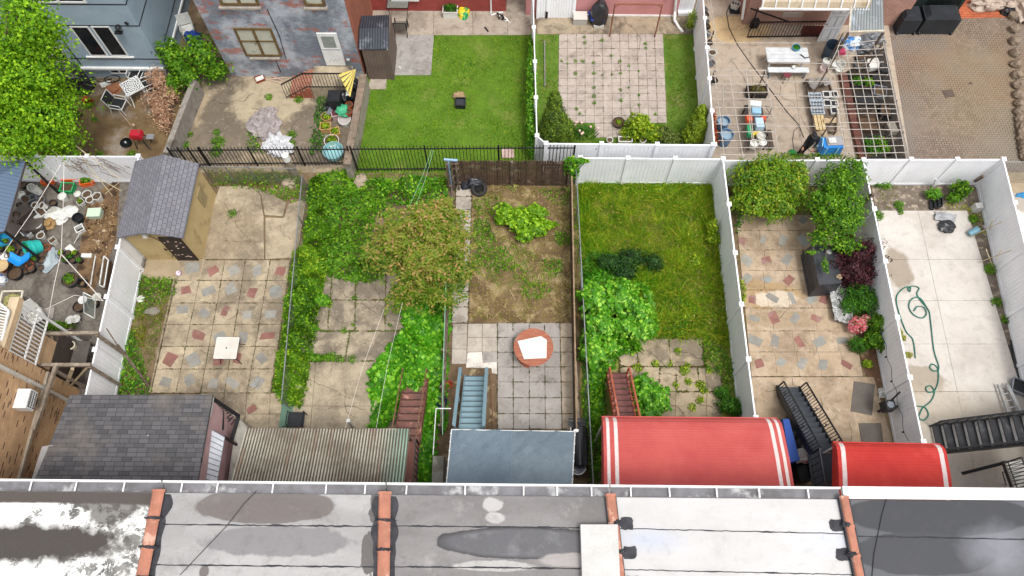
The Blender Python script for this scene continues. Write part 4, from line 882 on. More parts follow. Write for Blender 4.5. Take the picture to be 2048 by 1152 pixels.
# timber frame over the sunken work area
T=thing('pergola','weathered timber pergola frame between tan brick wall and white fence','pergola',G(150,790))
WO=M('old_timber','8f8274','6f6355',6,.9,bump=.4,c3='a89c8c',s3=3)
zf=2.3
for a,b in (((86,664),(70,732)),((88,668),(198,666)),((74,730),(182,730)),((112,733),(68,860))):
    mb=MB();mb.bar(G(*a,zf),G(*b,zf),.11,.12);part('beam',mb,WO,T)
for a in ((88,666),(192,668),(178,732),(108,740)):
    p=G(*a,zf);mb=MB();mb.bar((p.x,p.y,0),(p.x,p.y,zf-.06),.09);part('post',mb,WO,T)
for a,b in (((145,737),(128,782)),((176,733),(132,782)),((100,668),(140,760))):
    mb=MB();p=G(*b,.2);mb.bar(G(*a,zf-.1),p,.1 if a[0]==145 else .05);part('brace',mb,M('pale_timber','b5a488','a08f74',5),T)
mb=MB();q=G(122,754,.75);mb.box((q.x,q.y,q.z),(.36,.32,.03));mb.box((q.x,q.y,.37),(.08,.08,.72));single('stand_table',mb,WHT,'small square white table top under the timber frame','table')
mb=MB();q=G(148,706,.8);mb.box((q.x,q.y,.78),(1.0,.9,.06));
for sx in (-1,1):
    for sy in (-1,1): mb.box((q.x+sx*.42,q.y+sy*.38,.375),(.07,.07,.75))
single('work_table',mb,M('tabletop','4f4a46','5d5650',3),'dark wooden work table under the timber frame beside the white fence','table')
mb=MB();q=G(147,694,.81);mb.lathe(q,[(.12,0),(.16,.2),(.13,.21),(.1,.05),(0,.05)],18);single('flowerpot',mb,M('creamp','d8d0b8','c4bba4'),'cream flowerpot standing on the dark work table','pot')
mb=MB();mb.prism([G(a_,b_,.01)[:2] for a_,b_ in [(68,668),(185,668),(160,810),(60,810)]],.021,.03);struct('work_floor',mb,concrete('wf','5d5650','4c4641','3a3531',0))
# shingled addition
SH=NT('shingles',.9);p=SH.xyz();v=SH.comb(SH.math('ADD',p[0],SH.math('MULTIPLY',p[1],.12)),p[1],0.0)
b=SH.n('ShaderNodeTexBrick');SH.set(b.inputs['Vector'],v);b.offset=.37;b.offset_frequency=3
for k_,c_ in (('Color1','4b4b4e'),('Color2','636164'),('Mortar','2f2f32')): b.inputs[k_].default_value=(*lin(c_),1)
b.inputs['Scale'].default_value=1;b.inputs['Mortar Size'].default_value=.008;b.inputs['Brick Width'].default_value=.30;b.inputs['Row Height'].default_value=.145;b.inputs['Mortar Smooth'].default_value=.3
c_=SH.mix(SH.math('MULTIPLY',SH.ramp(SH.noise(.7,5),.5,.65),.5),b.outputs['Color'],'7a7269')
SH.bump(SH.math('SUBTRACT',1.0,b.outputs['Fac']),.5,.01);SH.out(fin(SH,c_,.14,20));SHG=SH.mat
T=thing('shingled_addition','house addition with dark grey shingle roof and pink side wall','building',G(250,880))
zn,zs=2.9,3.5;q=[G(140,790,zn),G(425,789,zn+.1),G(393,972,zs+.1),G(64,972,zs)];yb=GY0+.01
def ext(a,b,yb): t=(yb-a.y)/(b.y-a.y);return a.lerp(b,t)
q[2]=ext(q[1],q[2],yb);q[3]=ext(q[0],q[3],yb)
mb=MB();mb.hexa([(v.x,v.y,v.z-.1) for v in (q[3],q[2],q[1],q[0])],[(v.x,v.y,v.z) for v in (q[3],q[2],q[1],q[0])]);part('roof',mb,SHG,T)
mb=MB();i_=.12;mb.hexa([(q[3].x+i_+.8,yb,0),(q[2].x-i_,yb,0),(q[1].x-i_,q[1].y-i_,0),(q[0].x+i_+.3,q[0].y-i_,0)],[(q[3].x+i_+.8,yb,zs-.12),(q[2].x-i_,yb,zs-.05),(q[1].x-i_,q[1].y-i_,zn-.02),(q[0].x+i_+.3,q[0].y-i_,zn-.12)]);part('wall',mb,M('pinkwall','c9a5a5','bc9898',2,.8),T)
mb=MB();s=[G(106,890,zs-.25),G(84,893,zs-.25),G(60,968,zs-.25),G(80,968,zs-.25)];mb.hexa([(v.x,v.y,v.z-.05) for v in s[::-1]],[(v.x,v.y,v.z) for v in s[::-1]]);part('side_flashing',mb,M('flash','9c9a98','8c8a88'),T)
mb=MB()
for a,z in (((296,872),3.2),((325,882),3.2),((312,892),3.2)):
    p=G(*a,z+.03);mb.box((p.x,p.y,p.z),(.05,.09 if a[0]!=296 else .04,.03),.3)
lit=single('paper_scraps',mb,WHT,'three white scraps lying on the dark shingle roof','litter')
T=thing('side_porch','narrow ribbed white porch roof beside the pink wall','shelter',G(440,920))
q=[G(417,856,2.5),G(449,874,2.3),G(432,975,2.5),G(396,975,2.7)];q[2]=ext(q[1],q[2],yb+.01);q[3]=ext(q[0],q[3],yb+.01)
mb=MB();mb.hexa([(v.x,v.y,v.z-.04) for v in (q[3],q[2],q[1],q[0])],[(v.x,v.y,v.z) for v in (q[3],q[2],q[1],q[0])]);part('roof',mb,M('ribwhite','c9ccd2','b8bcc4',2,.5),T)
mb=MB()
for i in range(16):
    t=i/15;mb.bar(q[0].lerp(q[3],t)+Vector((0,0,.01)),q[1].lerp(q[2],t)+Vector((0,0,.01)),.018)
part('rib',mb,M('ribdark','6f737c'),T);mb=MB();mb.bar(q[0]+Vector((-.02,0,.03)),q[3]+Vector((-.02,0,.03)),.06);mb.bar(G(426,795,2.9),q[0],.05);part('flashing',mb,WHT,T)
for p in (q[0],q[1]): mb=MB();mb.bar((p.x,p.y,0),(p.x,p.y,p.z-.05),.07);part('post',mb,IRON,T)
T=thing('iron_stair','black iron stair and landing beside the pink wall','steps',G(445,850))
mb=MB();mb.bar(G(424,796,2.3),G(477,832,1.3),.12,.14);mb.bar(G(477,832,1.3),G(463,880,1.3),.1);part('stringer',mb,IRON,T)
mb=MB()
for i in range(7):
    t=i/6;mb.bar(G(424,812,1.6).lerp(G(462,850,1.0),t),G(445,812,1.6).lerp(G(470,838,1.0),t),.03)
mb.bar(G(446,820,1.6),G(446,860,1.6),.05);mb.bar(G(420,830,1.4),G(465,838,1.2),.04);part('grating',mb,IRON,T)
mb=MB();q4=[G(418,845,.9),G(458,856,.9),G(450,880,.9),G(417,866,.9)];mb.prism([v[:2] for v in q4],.86,.9);part('landing',mb,IRON,T)
mb=MB();mb.prism([G(a_,b_,.05)[:2] for a_,b_ in [(450,872),(467,878),(462,905),(452,990),(432,990)]],.02,.055);struct('painted_floor',mb,M('bluefloor','8ba0a5','7c9298',2,.7,c3='a09a88',s3=1))
T=thing('garden_wall','pale concrete wall beside the corrugated awning','wall',G(480,900))
q=[G(474,832,1.15),G(512,853,1.15)];mb=MB();P_=[G(474,832,1.15),G(512,856,1.15),G(470,980,1.15),G(455,980,1.15)];mb.prism([(P_[0].x,P_[0].y),(P_[1].x-.25,P_[1].y),(P_[2].x+.1,yb),(P_[3].x,yb)],0,1.15);part('wall_block',mb,concrete('gw','a8a59c','97938a','7d786f',0),T)
mb=MB();p=G(469,828,1.35);mb.blob(p,(.07,.07,.07),0,1,0,10,8);mb.tube([(p.x,p.y,1.0),p],.02,6);single('lamp_globe',mb,WHT,'small white globe lamp at the corner of the black iron stair','lamp')
# corrugated awning
def awning_posts(T,pts,mat,w=.07):
    for p in pts: mb=MB();mb.bar((p.x,p.y,0),(p.x,p.y,p.z-.04),w);part('post',mb,mat,T)
T=thing('corrugated_awning','weathered corrugated awning with green edge over the back door','awning',G(640,900))
q=[G(492,857,3.2),G(820,858,3.2),G(808,975,3.7),G(459,975,3.7)];q[2]=ext(q[1],q[2],yb+.01);q[3]=ext(q[0],q[3],yb+.01)
n=NT('weathered_corrugated',.7);c_=n.mix(n.ramp(n.noise(.9,6,.7),.4,.62),'b9b6a8','8c8477');gx=n.xyz()[0]
e=n.ramp(gx,q[1].x-.9,q[1].x-.1);c_=n.mix(n.math('MULTIPLY',e,.7),c_,'8ab5a3')
qq=n.n('ShaderNodeMapping');n.set(qq.inputs[0],n.pos());qq.inputs['Scale'].default_value=(6,.3,1);c_=n.mix(n.math('MULTIPLY',n.ramp(n.noise(1,4,vec=qq.outputs[0]),.58,.66),.5),c_,'8a6450')
CORR=n.out(fin(n,c_,.14,16))
mb=MB();mb.grid(lambda u,v:(q[0].lerp(q[1],u)).lerp(q[3].lerp(q[2],u),v)+Vector((0,0,.045*math.sin(2*PI*u*55))),55*6,1);mb.m=[1 if (i%6) in (3,4) else 0 for i in range(len(mb.f))];part('roof',mb,[CORR,M('valley_shade','5f574c','74695c',2,.9,fine=.2)],T)  # darker valley faces: shade between the ridges painted into the colour
mb=MB();mb.bar(q[0]-Vector((0,0,.07)),q[1]-Vector((0,0,.07)),.06,.08);part('beam',mb,WOODG,T);awning_posts(T,[q[0]+Vector((.1,-.1,0)),q[1]+Vector((-.1,-.1,0))],WOODG)
# rust stair
EDGE_SHADE={'bluegrey_paint':'7f97a0','rusty_metal':'6a4a40','brownred_step':'8a5f5a','dark_step':'70757c','blk_tread':'505054'}
def stair(T,bl,br,tl,tr,n,mat,smat=None,riser=None,th=.04,sw=.05,sh=.25,name='tread'):
    bl,br,tl,tr=map(Vector,(bl,br,tl,tr))
    for i in range(n):
        a=i/n;b=(i+1)/n;z=lerp(bl.z,tl.z,(i+1)/n);A=bl.lerp(tl,a);B=br.lerp(tr,a);C=br.lerp(tr,b);D=bl.lerp(tl,b)
        mb=MB();d=(A-D).normalized();d.z=0;pts=[A+d*.02,B+d*.02,C,D];mb.hexa([(v.x,v.y,z-th) for v in pts],[(v.x,v.y,z) for v in pts])
        t=part(name,mb,mat,T)
        mb=MB();mb.bar(A+Vector((0,0,z-A.z+.004)),B+Vector((0,0,z-B.z+.004)),.035,.012);part('edge_shade',mb,M('edge_shade_'+mat.name,tuple(.35*x for x in lin(EDGE_SHADE.get(mat.name,'808080')))),t)  # dark bar on each tread edge paints the shade line between steps
        if riser:
            mb=MB();z0=lerp(bl.z,tl.z,i/n);mb.hexa([(v.x,v.y,z0) for v in (A,B,B-d*.012,A-d*.012)],[(v.x,v.y,z-th) for v in (A,B,B-d*.012,A-d*.012)]);part('riser',mb,riser,T)
    if smat:
        for a,b in ((bl,tl),(br,tr)): mb=MB();mb.bar(a+Vector((0,0,.02)),b+Vector((0,0,.02)),sw,sh);part('stringer',mb,smat,T)
def handrail(T,a,b,h,mat,n=10,w=.045,bal=.02,low=.1,extra=None,name='railing'):
    a=Vector(a);b=Vector(b);z=Vector((0,0,h));mb=MB();mb.bar(a+z,b+z,w);mb.bar(a+Vector((0,0,low)),b+Vector((0,0,low)),w*.7)
    for i in range(n+1): p=a.lerp(b,i/n);mb.bar(p,p+z,bal if 0<i<n else w)
    if extra: extra(mb,a,b,z)
    return part(name,mb,mat,T)
RUST=M('rusty_metal','7a4a3c','5f3f36',3,.6,spec=.5,c3='b08070',s3=1.8,lo3=.58,hi3=.66,fine=.15);PIPE=M('rust_pipe','8a6a50','6b4a38',6,.7)
T=thing('rusty_stair','rusty red-brown iron stair half buried in vines by the corrugated awning','steps',G(820,830))
bl,br=G(812,752,0),G(858,752,0);tl,tr=G(788,890,2.1),G(838,890,2.1)
stair(T,bl,br,tl,tr,10,RUST,RUST,RUST)
mb=MB();mb.prism([(tl.x,tl.y),(tr.x,tr.y),(tr.x,yb),(tl.x-.5,yb)],2.04,2.1);part('landing',mb,RUST,T)
for a,b in ((bl,tl),(br,tr)): handrail(T,a,b,.85,PIPE,3,.035)
handrail(T,tr,(tr.x,yb+.1,2.1),.85,IRON,12,.035,.02)
# tarp canopy
T=thing('tarp_canopy','blue-grey tarp canopy over the back door','canopy',G(1020,900))
q=[G(903,859,2.9),G(1150,863,2.9),G(1144,975,3.5),G(892,975,3.5)];q[2]=ext(q[1],q[2],yb+.01);q[3]=ext(q[0],q[3],yb+.01)
def tarp(u,v):
    p=(q[0].lerp(q[1],u)).lerp(q[3].lerp(q[2],u),v);w_=.05*mnoise.noise(Vector((u*5,v*3,1)))+.03*mnoise.noise(Vector((u*14+v*9,v*5-u*4,4)))+.05*math.exp(-((u-.45-.45*v)/.03)**2)*(v>.3)*math.sin(v*3)*.6
    e=min(u,1-u,v,1-v);s=-.05*math.sin(PI*u)*math.sin(PI*v);return p+Vector((0,.015*math.sin(u*40) if v==0 else 0,w_+s+.02*abs(math.sin(u*PI*4))*(1-v)))
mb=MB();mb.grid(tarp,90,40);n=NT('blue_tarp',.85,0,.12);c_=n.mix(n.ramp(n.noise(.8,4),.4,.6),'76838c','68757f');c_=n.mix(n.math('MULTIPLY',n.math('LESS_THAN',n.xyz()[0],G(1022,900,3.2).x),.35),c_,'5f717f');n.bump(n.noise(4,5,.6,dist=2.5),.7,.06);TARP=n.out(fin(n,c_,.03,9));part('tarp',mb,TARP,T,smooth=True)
mb=MB();mb.tube([q[0],q[1]],.016,6);mb.tube([q[1],q[2]],.016,6);mb.tube([q[0],q[3]],.016,6);part('frame',mb,WHT,T);awning_posts(T,[q[0],q[1]],GALV,.05)
mb=MB();rd=random.Random(9)
for i in range(9):
    for s in (0,1):
        t=(i+.5)/9;p=(q[0].lerp(q[3],t) if s==0 else q[1].lerp(q[2],t));mb.box((p.x,p.y,p.z+.03),(.05,.03,.02))
p=q[1];mb.blob((p.x+.03,p.y+.02,p.z+.05),(.09,.05,.04),.2,2,1,10,6);part('ties',mb,WHT,T)
mb=MB();mb.tube([G(872,817,2.6),G(901,817,2.6)],.018,6);mb.tube([G(901,817,2.6),G(901,817,0)],.02,6);mb.tube([G(872,817,2.6),G(866,910,2.6)],.015,5);single('clothesline_stand',mb,WHT,'thin white metal clothesline frame left of the blue-grey stair','clothesline')
mb=MB();p=[G(866,912,1.1),G(900,912,1.1)];mb.hexa([(p[0].x,yb,0),(p[1].x-.2,yb,0),(p[1].x-.2,p[1].y,0),(p[0].x,p[0].y,0)],[(p[0].x,yb,1.1),(p[1].x-.2,yb,1.1),(p[1].x-.2,p[1].y,1.1),(p[0].x,p[0].y,1.1)]);single('concrete_block_wall',mb,concrete('cbw','a5a398','918f85','7a776d',0),'low pale concrete wall left of the blue-grey tarp canopy','wall')
# blue-grey stair
BG=M('bluegrey_paint','7f97a0','74909a',2,.5,fine=.05,isl=.05)
T=thing('painted_stair','blue-grey painted wooden stair with board railings','steps',G(945,800))
bl,br=G(930,756,0),G(969,756,0);tl,tr=G(919,862,2.1),G(963,862,2.1)
stair(T,bl,br,tl,tr,10,BG,BG,BG)
for a,b,o in ((bl,tl,-.12),(br,tr,.1)):
    a=a+Vector((o,.1,0));b=b+Vector((o,0,0));mb=MB();mb.bar(a+Vector((0,0,.85)),b+Vector((0,0,.85)),.11,.05);part('handrail',mb,BG,T)
    mb=MB();mb.bar(a+Vector((0,0,.45)),b+Vector((0,0,.45)),.03,.1);part('mid_rail',mb,BG,T)
    for t in (0,.5,1): p=a.lerp(b,t);mb=MB();mb.bar(p,p+Vector((0,0,.83)),.07);part('post',mb,BG,T)
mb=MB();mb.prism([(tl.x-.3,tl.y),(q[1].x-.2,tl.y),(q[1].x-.2,yb),(tl.x-.3,yb)],2.0,2.1);single('back_porch',mb,BG,'blue-grey porch deck under the tarp canopy','porch')
# red stair and awnings
SAL=M('salmon_iron','b5654f','a3563f',3,.6,c3='c98a75',s3=2);RST=M('brownred_step','7a4f4a','6b4440',2,.7,isl=.08)
T=thing('red_stair','dull red iron stair leading under the large red awning','steps',G(1235,790))
bl,br=G(1214,750,0),G(1252,750,0);tl,tr=G(1234,866,2.1),G(1276,866,2.1)
stair(T,bl,br,tl,tr,10,RST,SAL,RST)
def lattice(mb,a,b,z):
    for i in range(16): t=i/16;mb.bar(a.lerp(b,t)+Vector((0,0,.15)),a.lerp(b,min(1,t+.1))+z,.02)
for a,b in ((bl,tl),(br,tr)): handrail(T,a,b,.85,SAL,8,.06,.03,.12,lattice)
ALR=M('red_awning_faded','b85550','ae4c4a',1.2,.75,spec=.15,c3='bd5e5a',s3=.8,fine=.04,lo3=.45,hi3=.8);ALR2=M('red_awning_bright','b83a33','ad302c',1.2,.7,spec=.2,fine=.05,c3='bd403a',s3=1.0);STR=M('white_stripe','d8cbc8','cdbebb',2,.45)
def red_awning(label,TL,TR,BRp,BL,z,rise,mat,stripes,ribs,valL,valR,nm):
    T=thing('red_awning',label,'awning',G((TL[0]+TR[0])/2,TL[1]+60))
    a,b,c,d=G(*TL,z),G(*TR,z),G(*BRp,z+rise),G(*BL,z+rise);c=ext(b,c,yb+.01);d=ext(a,d,yb+.01)
    pv=[0,.03,.08,.16,.45,1];pz=[0,.25,.45,.58,.8,1]
    def P(u,v):
        p=(a.lerp(b,u)).lerp(d.lerp(c,u),v);p.z=z+rise*float(np.interp(v,pv,pz));return p
    us=sorted(set([0,1]+[s for st in stripes for s in st]))
    for i in range(len(us)-1):
        u0,u1=us[i],us[i+1];isS=any(abs(u0-s[0])<1e-6 for s in stripes)
        mb=MB();mb.grid(lambda u,v:P(lerp(u0,u1,u),v)+Vector((0,0,.005*abs(math.sin(v*ribs*PI)))),max(1,int((u1-u0)*20)),ribs*4);part('stripe' if isS else 'panel',mb,STR if isS else mat,T)
    for u in (0,1):
        mb=MB();n_=12
        for i in range(n_):
            A=P(u,i/n_);B=P(u,(i+1)/n_);mb.add([A,B,(B.x,B.y,z-.05+.1*rise*i/n_),(A.x,A.y,z-.05+.1*rise*i/n_)],[(0,1,2,3)])
        part('side_panel',mb,mat,T)
    mb=MB();mb.bar(a-Vector((0,0,.05)),b-Vector((0,0,.05)),.06,.12);part('front_trim',mb,mat,T)
    awning_posts(T,[a+Vector((.1,-.1,0)),b+Vector((-.1,-.1,0))],WHT,.06)
    return T
red_awning('large faded red metal awning with paired white stripes','1203 833'.split() and (1203,834),(1554,837),(1591,978),(1209,975),3.1,.75,ALR,[(.018,.035),(.06,.08),(.925,.945),(.965,.982)],34,1,1,'a')
red_awning('small bright red metal awning with a white stripe at each end',(1666,885),(1880,889),(1908,983),(1680,983),3.2,.6,ALR2,[(.035,.075),(.93,.97)],22,1,1,'b')
# black iron stair
STP=M('dark_step','3f434a','363a40',2,.6,isl=.1);BIR=M('iron2','202226','2a2c30',4,.45,spec=.5,metal=.2)
T=thing('black_stair','black iron stair with scrollwork railings between the two red awnings','steps',G(1600,830))
bl,br=G(1552,777,0),G(1596,779,0);tl,tr=G(1622,908,2.15),G(1668,903,2.15)
stair(T,bl,br,tl,tr,12,STP,BIR,STP,sh=.3)
def scroll(mb,a,b,z):
    for t in (.15,.4,.65,.88):
        c_=a.lerp(b,t)+z*.5;d=(b-a).normalized()
        for s in (-1,1):
            pts=[c_+d*(.07*math.cos(k*.9)*s*(1-k/9))+Vector((0,0,.14*s*(k/7)-.0+.05*math.sin(k*.9))) for k in range(8)];mb.tube(pts,.01,4)
for a,b in ((bl,tl),(br,tr)): handrail(T,a,b,.85,BIR,24,.045,.018,.1,scroll)
mb=MB();mb.prism([(tl.x-.1,tl.y),(tr.x+.6,tr.y),(tr.x+1.1,yb),(tl.x-.1,yb)],2.08,2.15);part('landing',mb,STP,T)
handrail(T,(tl.x-.05,tl.y,2.15),(tl.x-.05,yb+.1,2.15),.85,BIR,10,.035,.018)
# stair with pale risers
T=thing('black_stair','black iron stair with pale risers at the right edge','steps',G(1950,890))
bl,br=G(1893,915,0),G(1846,872,0);bl=Vector((bl.x-.35,bl.y+.12,0));br=Vector((bl.x,bl.y+.95,0));tl=bl+Vector((3.6,0,2.6));tr=br+Vector((3.6,0,2.6))
stair(T,bl,br,tl,tr,13,M('blk_tread','26272a','303236',2,.6,c3='4a4a4c',s3=3),BIR,M('pale_riser','ecebe6','d8d6d0',5,.6,fine=.03),th=.03)
def zig(mb,a,b,z):
    for i in range(30): t=i/30;mb.bar(a.lerp(b,t)+Vector((0,0,.1)),a.lerp(b,min(1,t+.05))+z*.95,.015)
for a,b in ((bl,tl),(br,tr)): handrail(T,a,b,.8,BIR,14,.05,.02,.1,zig)
p=G(1925,945,1.0);mb=MB();mb.bar(G(1925,947,.6),G(2012,925,1.9),.1);mb.bar(G(2008,922,2.1),G(2030,985,2.1),.12,.14);mb.bar(G(2005,945,1.0),G(2013,972,.0),.03);mb.bar(G(2005,945,1.0),G(2020,940,1.0),.03);part('brace',mb,BIR,T)
q4=[G(2012,925,2.3),G(2120,905,2.3),G(2150,985,2.3),G(2035,990,2.3)];mb=MB();mb.prism([v[:2] for v in q4],2.22,2.3);part('landing',mb,M('paleland','b8b5ae','a5a29b'),T)
handrail(T,q4[0],q4[3],.8,BIR,10,.04,.018);mb=MB()
for i in range(10): t=i/9;mb.bar(q4[0].lerp(q4[3],t)+Vector((0,0,.02)),q4[1].lerp(q4[2],t)+Vector((0,0,.02)),.02)
part('slats',mb,BIR,T)
# shed with round-shouldered roof
T=thing('garden_shed','tan garden shed with grey shingle gable roof','shed',G(330,450))
zr=2.75;ze=2.15
ridgeN,ridgeS=G(328,309,zr),G(291,478,zr);eWn,eWs=G(270,322,ze),G(233,475,ze);eEn,eEs=G(398,327,ze),G(366,476,ze)
ridgeS=G(290,466,zr)
mb=MB();t_=Vector((0,0,.06));SHL=M('sh_l','8f8e92')
for A,B,C,D in ((eWs,ridgeS,ridgeN,eWn),(ridgeS,eEs,eEn,ridgeN)):
    mb.hexa([A-t_,B-t_,C-t_,D-t_],[A,B,C,D])
n=NT('shed_shingles',.9);p=n.xyz();b=n.n('ShaderNodeTexBrick');n.set(b.inputs['Vector'],n.comb(p[1],p[0],0.0));b.offset=.5
for k_,c_ in (('Color1','77767c'),('Color2','6c6b72'),('Mortar','47474c')): b.inputs[k_].default_value=(*lin(c_),1)
b.inputs['Scale'].default_value=1;b.inputs['Mortar Size'].default_value=.008;b.inputs['Brick Width'].default_value=.22;b.inputs['Row Height'].default_value=.13
n.bump(n.math('SUBTRACT',1.0,b.outputs['Fac']),.4,.01);part('roof',mb,n.out(fin(n,b.outputs['Color'],.1,20)),T)
TAN=M('tan_siding','bba67a','af9a6e',1.5,.8,fine=.05,c3='96845f',s3=1)
x0=eWs.x+.12;x1=eEs.x-.1;y0=eWs.y+.18;y1=eWn.y-.15
mb=MB();ym=(ridgeS.x,);zb_=.01
prof=[(x0,0),(x1,0),(x1,ze-.08),((ridgeS.x),zr-.1),(x0,ze-.08)]
mb.add([(x,y0,z) for x,z in prof]+[(x,y1,z) for x,z in prof],[(0,1,2,3,4),(9,8,7,6,5),(0,5,6,1),(1,6,7,2),(4,9,5,0),(2,7,8,3),(3,8,9,4)]);part('wall',mb,TAN,T)
mb=MB();mb.box((lerp(x0,x1,.74),y0-.02,.95),(.8,.05,1.86));d_=part('door',mb,M('darkdoor','2c2422','3a302c',2,.6),T)
mb=MB();rd=random.Random(5)
for i in range(18): mb.box((lerp(x0,x1,.74)+rd.uniform(-.3,.3),y0-.05,rd.uniform(.2,1.7)),(.07,.01,.03),0)
part('decal',mb,M('decal','c9b8a8','9c8575'),d_)
mb=MB();mb.bar((lerp(x0,x1,.5),y0-.04,1.0),(lerp(x0,x1,.55),y0-.09,1.0),.05);part('latch',mb,IRON,d_)
mb=MB();mb.box((x1+.02,lerp(y0,y1,.72),1.2),(.04,.5,.8));part('window',mb,M('shedwin','9c8c68','8a7a58'),T)
mb=MB();mb.box((lerp(x0,x1,.42),y0-.08,ze+.05),(.14,.16,.14));mb.box((lerp(x0,x1,.42),y0-.17,ze+.0),(.16,.04,.1));part('floodlight',mb,M('lampgrey','c5c5c0'),T)
mb=MB();mb.tube([(lerp(x0,x1,.44),y0-.03,ze-.1),(lerp(x0,x1,.55),y0-.03,1.6),(lerp(x0,x1,.6),y0-.03,.7),(lerp(x0,x1,.5),y0-.05,.3)],.012,4);part('cord',mb,BLK,T)
# slate blue canopy at far left
T=thing('blue_canopy','slate blue slatted canopy roof over the potting clutter at the left edge','canopy',G(10,420,0))
z=2.4;ap=G(-60,385,3.0);q=[G(-30,325,z),G(50,322,z),G(8,462,z),G(-30,470,z)];BLU=NT('slat_blue',.5);p=BLU.xyz();f_=BLU.math('LESS_THAN',BLU.math('FRACT',BLU.math('MULTIPLY',p[1],6.5)),.12);c_=BLU.mix(f_,'56677d','3a475a');BLU.bump(f_,-.4);BLUE=BLU.out(c_)
mb=MB();mb.add([q[0],q[1],q[2],q[3],ap],[(1,0,4),(2,1,4),(3,2,4),(0,3,4)]);part('roof',mb,BLUE,T);mb=MB()
for a,b in ((q[0],q[1]),(q[1],q[2]),(q[2],q[3])): mb.bar(a-Vector((0,0,.05)),b-Vector((0,0,.05)),.05,.1)
part('edge_trim',mb,M('trimb','4a4548','5a5558'),T);awning_posts(T,[q[1],q[2]],BLK)
T2=thing('storage_shed','small brown metal storage shed with charcoal ribbed roof beside the lawn','shed',G(755,140))
zt=1.95
q=[G(718,98,zt),G(777,98,zt),G(778,30,zt),G(724,32,zt)];rg=[G(719,57,zt+.22),G(777,55,zt+.22)]
mb=MB();t_=Vector((0,0,.05));a1,a2=q[0],q[1]
mb.hexa([a1-t_,a2-t_,rg[1]-t_,rg[0]-t_],[a1,a2,rg[1],rg[0]]);mb.hexa([rg[0]-t_,rg[1]-t_,q[2]-t_,q[3]-t_],[rg[0],rg[1],q[2],q[3]]);
rf=part('roof',mb,M('charcoal_roof','3d434c','363b43',2,.5,spec=.5,c3='6a7078',s3=1.5),T2)
mb=MB()
for i in range(12):
    t=i/11;mb.bar(a1.lerp(a2,t)+Vector((0,0,.01)),rg[0].lerp(rg[1],t)+Vector((0,0,.01)),.025,.03);mb.bar(q[3].lerp(q[2],t)+Vector((0,0,.01)),rg[0].lerp(rg[1],t)+Vector((0,0,.01)),.025,.03)
part('rib',mb,M('rib2','2c3036'),rf)
x0,x1,y0,y1=a1.x+.08,a2.x-.05,a1.y+.05,q[2].y-.05
mb=MB();nb=8
mb.hexa([(x0,y0,0),(x1,y0,0),(x1,y1,0),(x0,y1,0)],[(x0,y0,zt-.06),(x1,y0,zt-.06),(x1,y1,zt-.06),(x0,y1,zt-.06)])
for i in range(nb): mb.box((lerp(x0,x1,(i+.5)/nb),y0-.008,zt/2-.03),((x1-x0)/nb-.02,.015,zt-.1))
for i in range(5): mb.box((x1+.008,lerp(y0,y1,(i+.5)/5),zt/2-.03),(.015,(y1-y0)/5-.02,zt-.1))
part('wall',mb,M('brown_resin','6f6058','655650',2,.6,isl=.05),T2)
mb=MB()
for c_ in ((x0,y0),(x1,y0)): mb.box((c_[0],c_[1]-.02,zt-.03),(.05,.05,.05))
part('corner_cap',mb,WHT,T2)
# ================= VEGETATION =================
def B(x,y,z,rx,ry=None,rz=None):
    p=G(x,y,z);return (p.x,p.y,p.z,rx,ry or rx,rz or rx)
LIME=leafmat('leaf_lime',('5d8a1a','86ad2a','4c7a18','a8c640'),1.4)
GRN=leafmat('leaf_green',('3f7a1c','5c9a24','2f6418','78b030'),1.3)
DEEP=leafmat('leaf_deep',('2c6a1e','3f8526','1f5018','4f9a2c'),1.6)
SHINE=leafmat('leaf_vine',('3c8a1e','5aa82a','2c6e18','86c444'),1.6,.3,.4)
AIL=leafmat('leaf_ailanthus',('7f8c2e','98924a','5a8424','b0905a'),3.2)
AILG=leafmat('leaf_ail_green',('4a7a20','5f8a28','38661a','8a8a34'),3.0)
DARK=leafmat('leaf_dark',('1f4a26','2c5c30','16381f','386a38'),1.6)
PURP=leafmat('leaf_purple',('3a1a22','4a222a','2a1218','5c2c30'),1.6,.15)
ARB=leafmat('leaf_arb',('3c5c1c','547a22','2c4a18','6f8f30'),2.2,.2)
DRY=leafmat('leaf_dry',('b88a6c','d0a888','9a7258','e0c4a4'),1.5,.2)
REDL=leafmat('leaf_red',('8a3a1e','a8552c','7a3018','b86a40'),1.5,.3)
BLK_BARK=M('bark','5a4a3a','7a6a55',6,.9)
GR=leafmat('grass_bright',('42900e','78ac1e','3f8410','98b838'),1.1,.3,.6)
GRY_=leafmat('grass_mixed',('6a8a22','8a8f35','4f7a1c','a09a55'),1.1,.3,.7)
GRD=leafmat('grass_dry',('8a7a48','a8955c','6f7a35','c0ab78'),1.3,.25,.8)
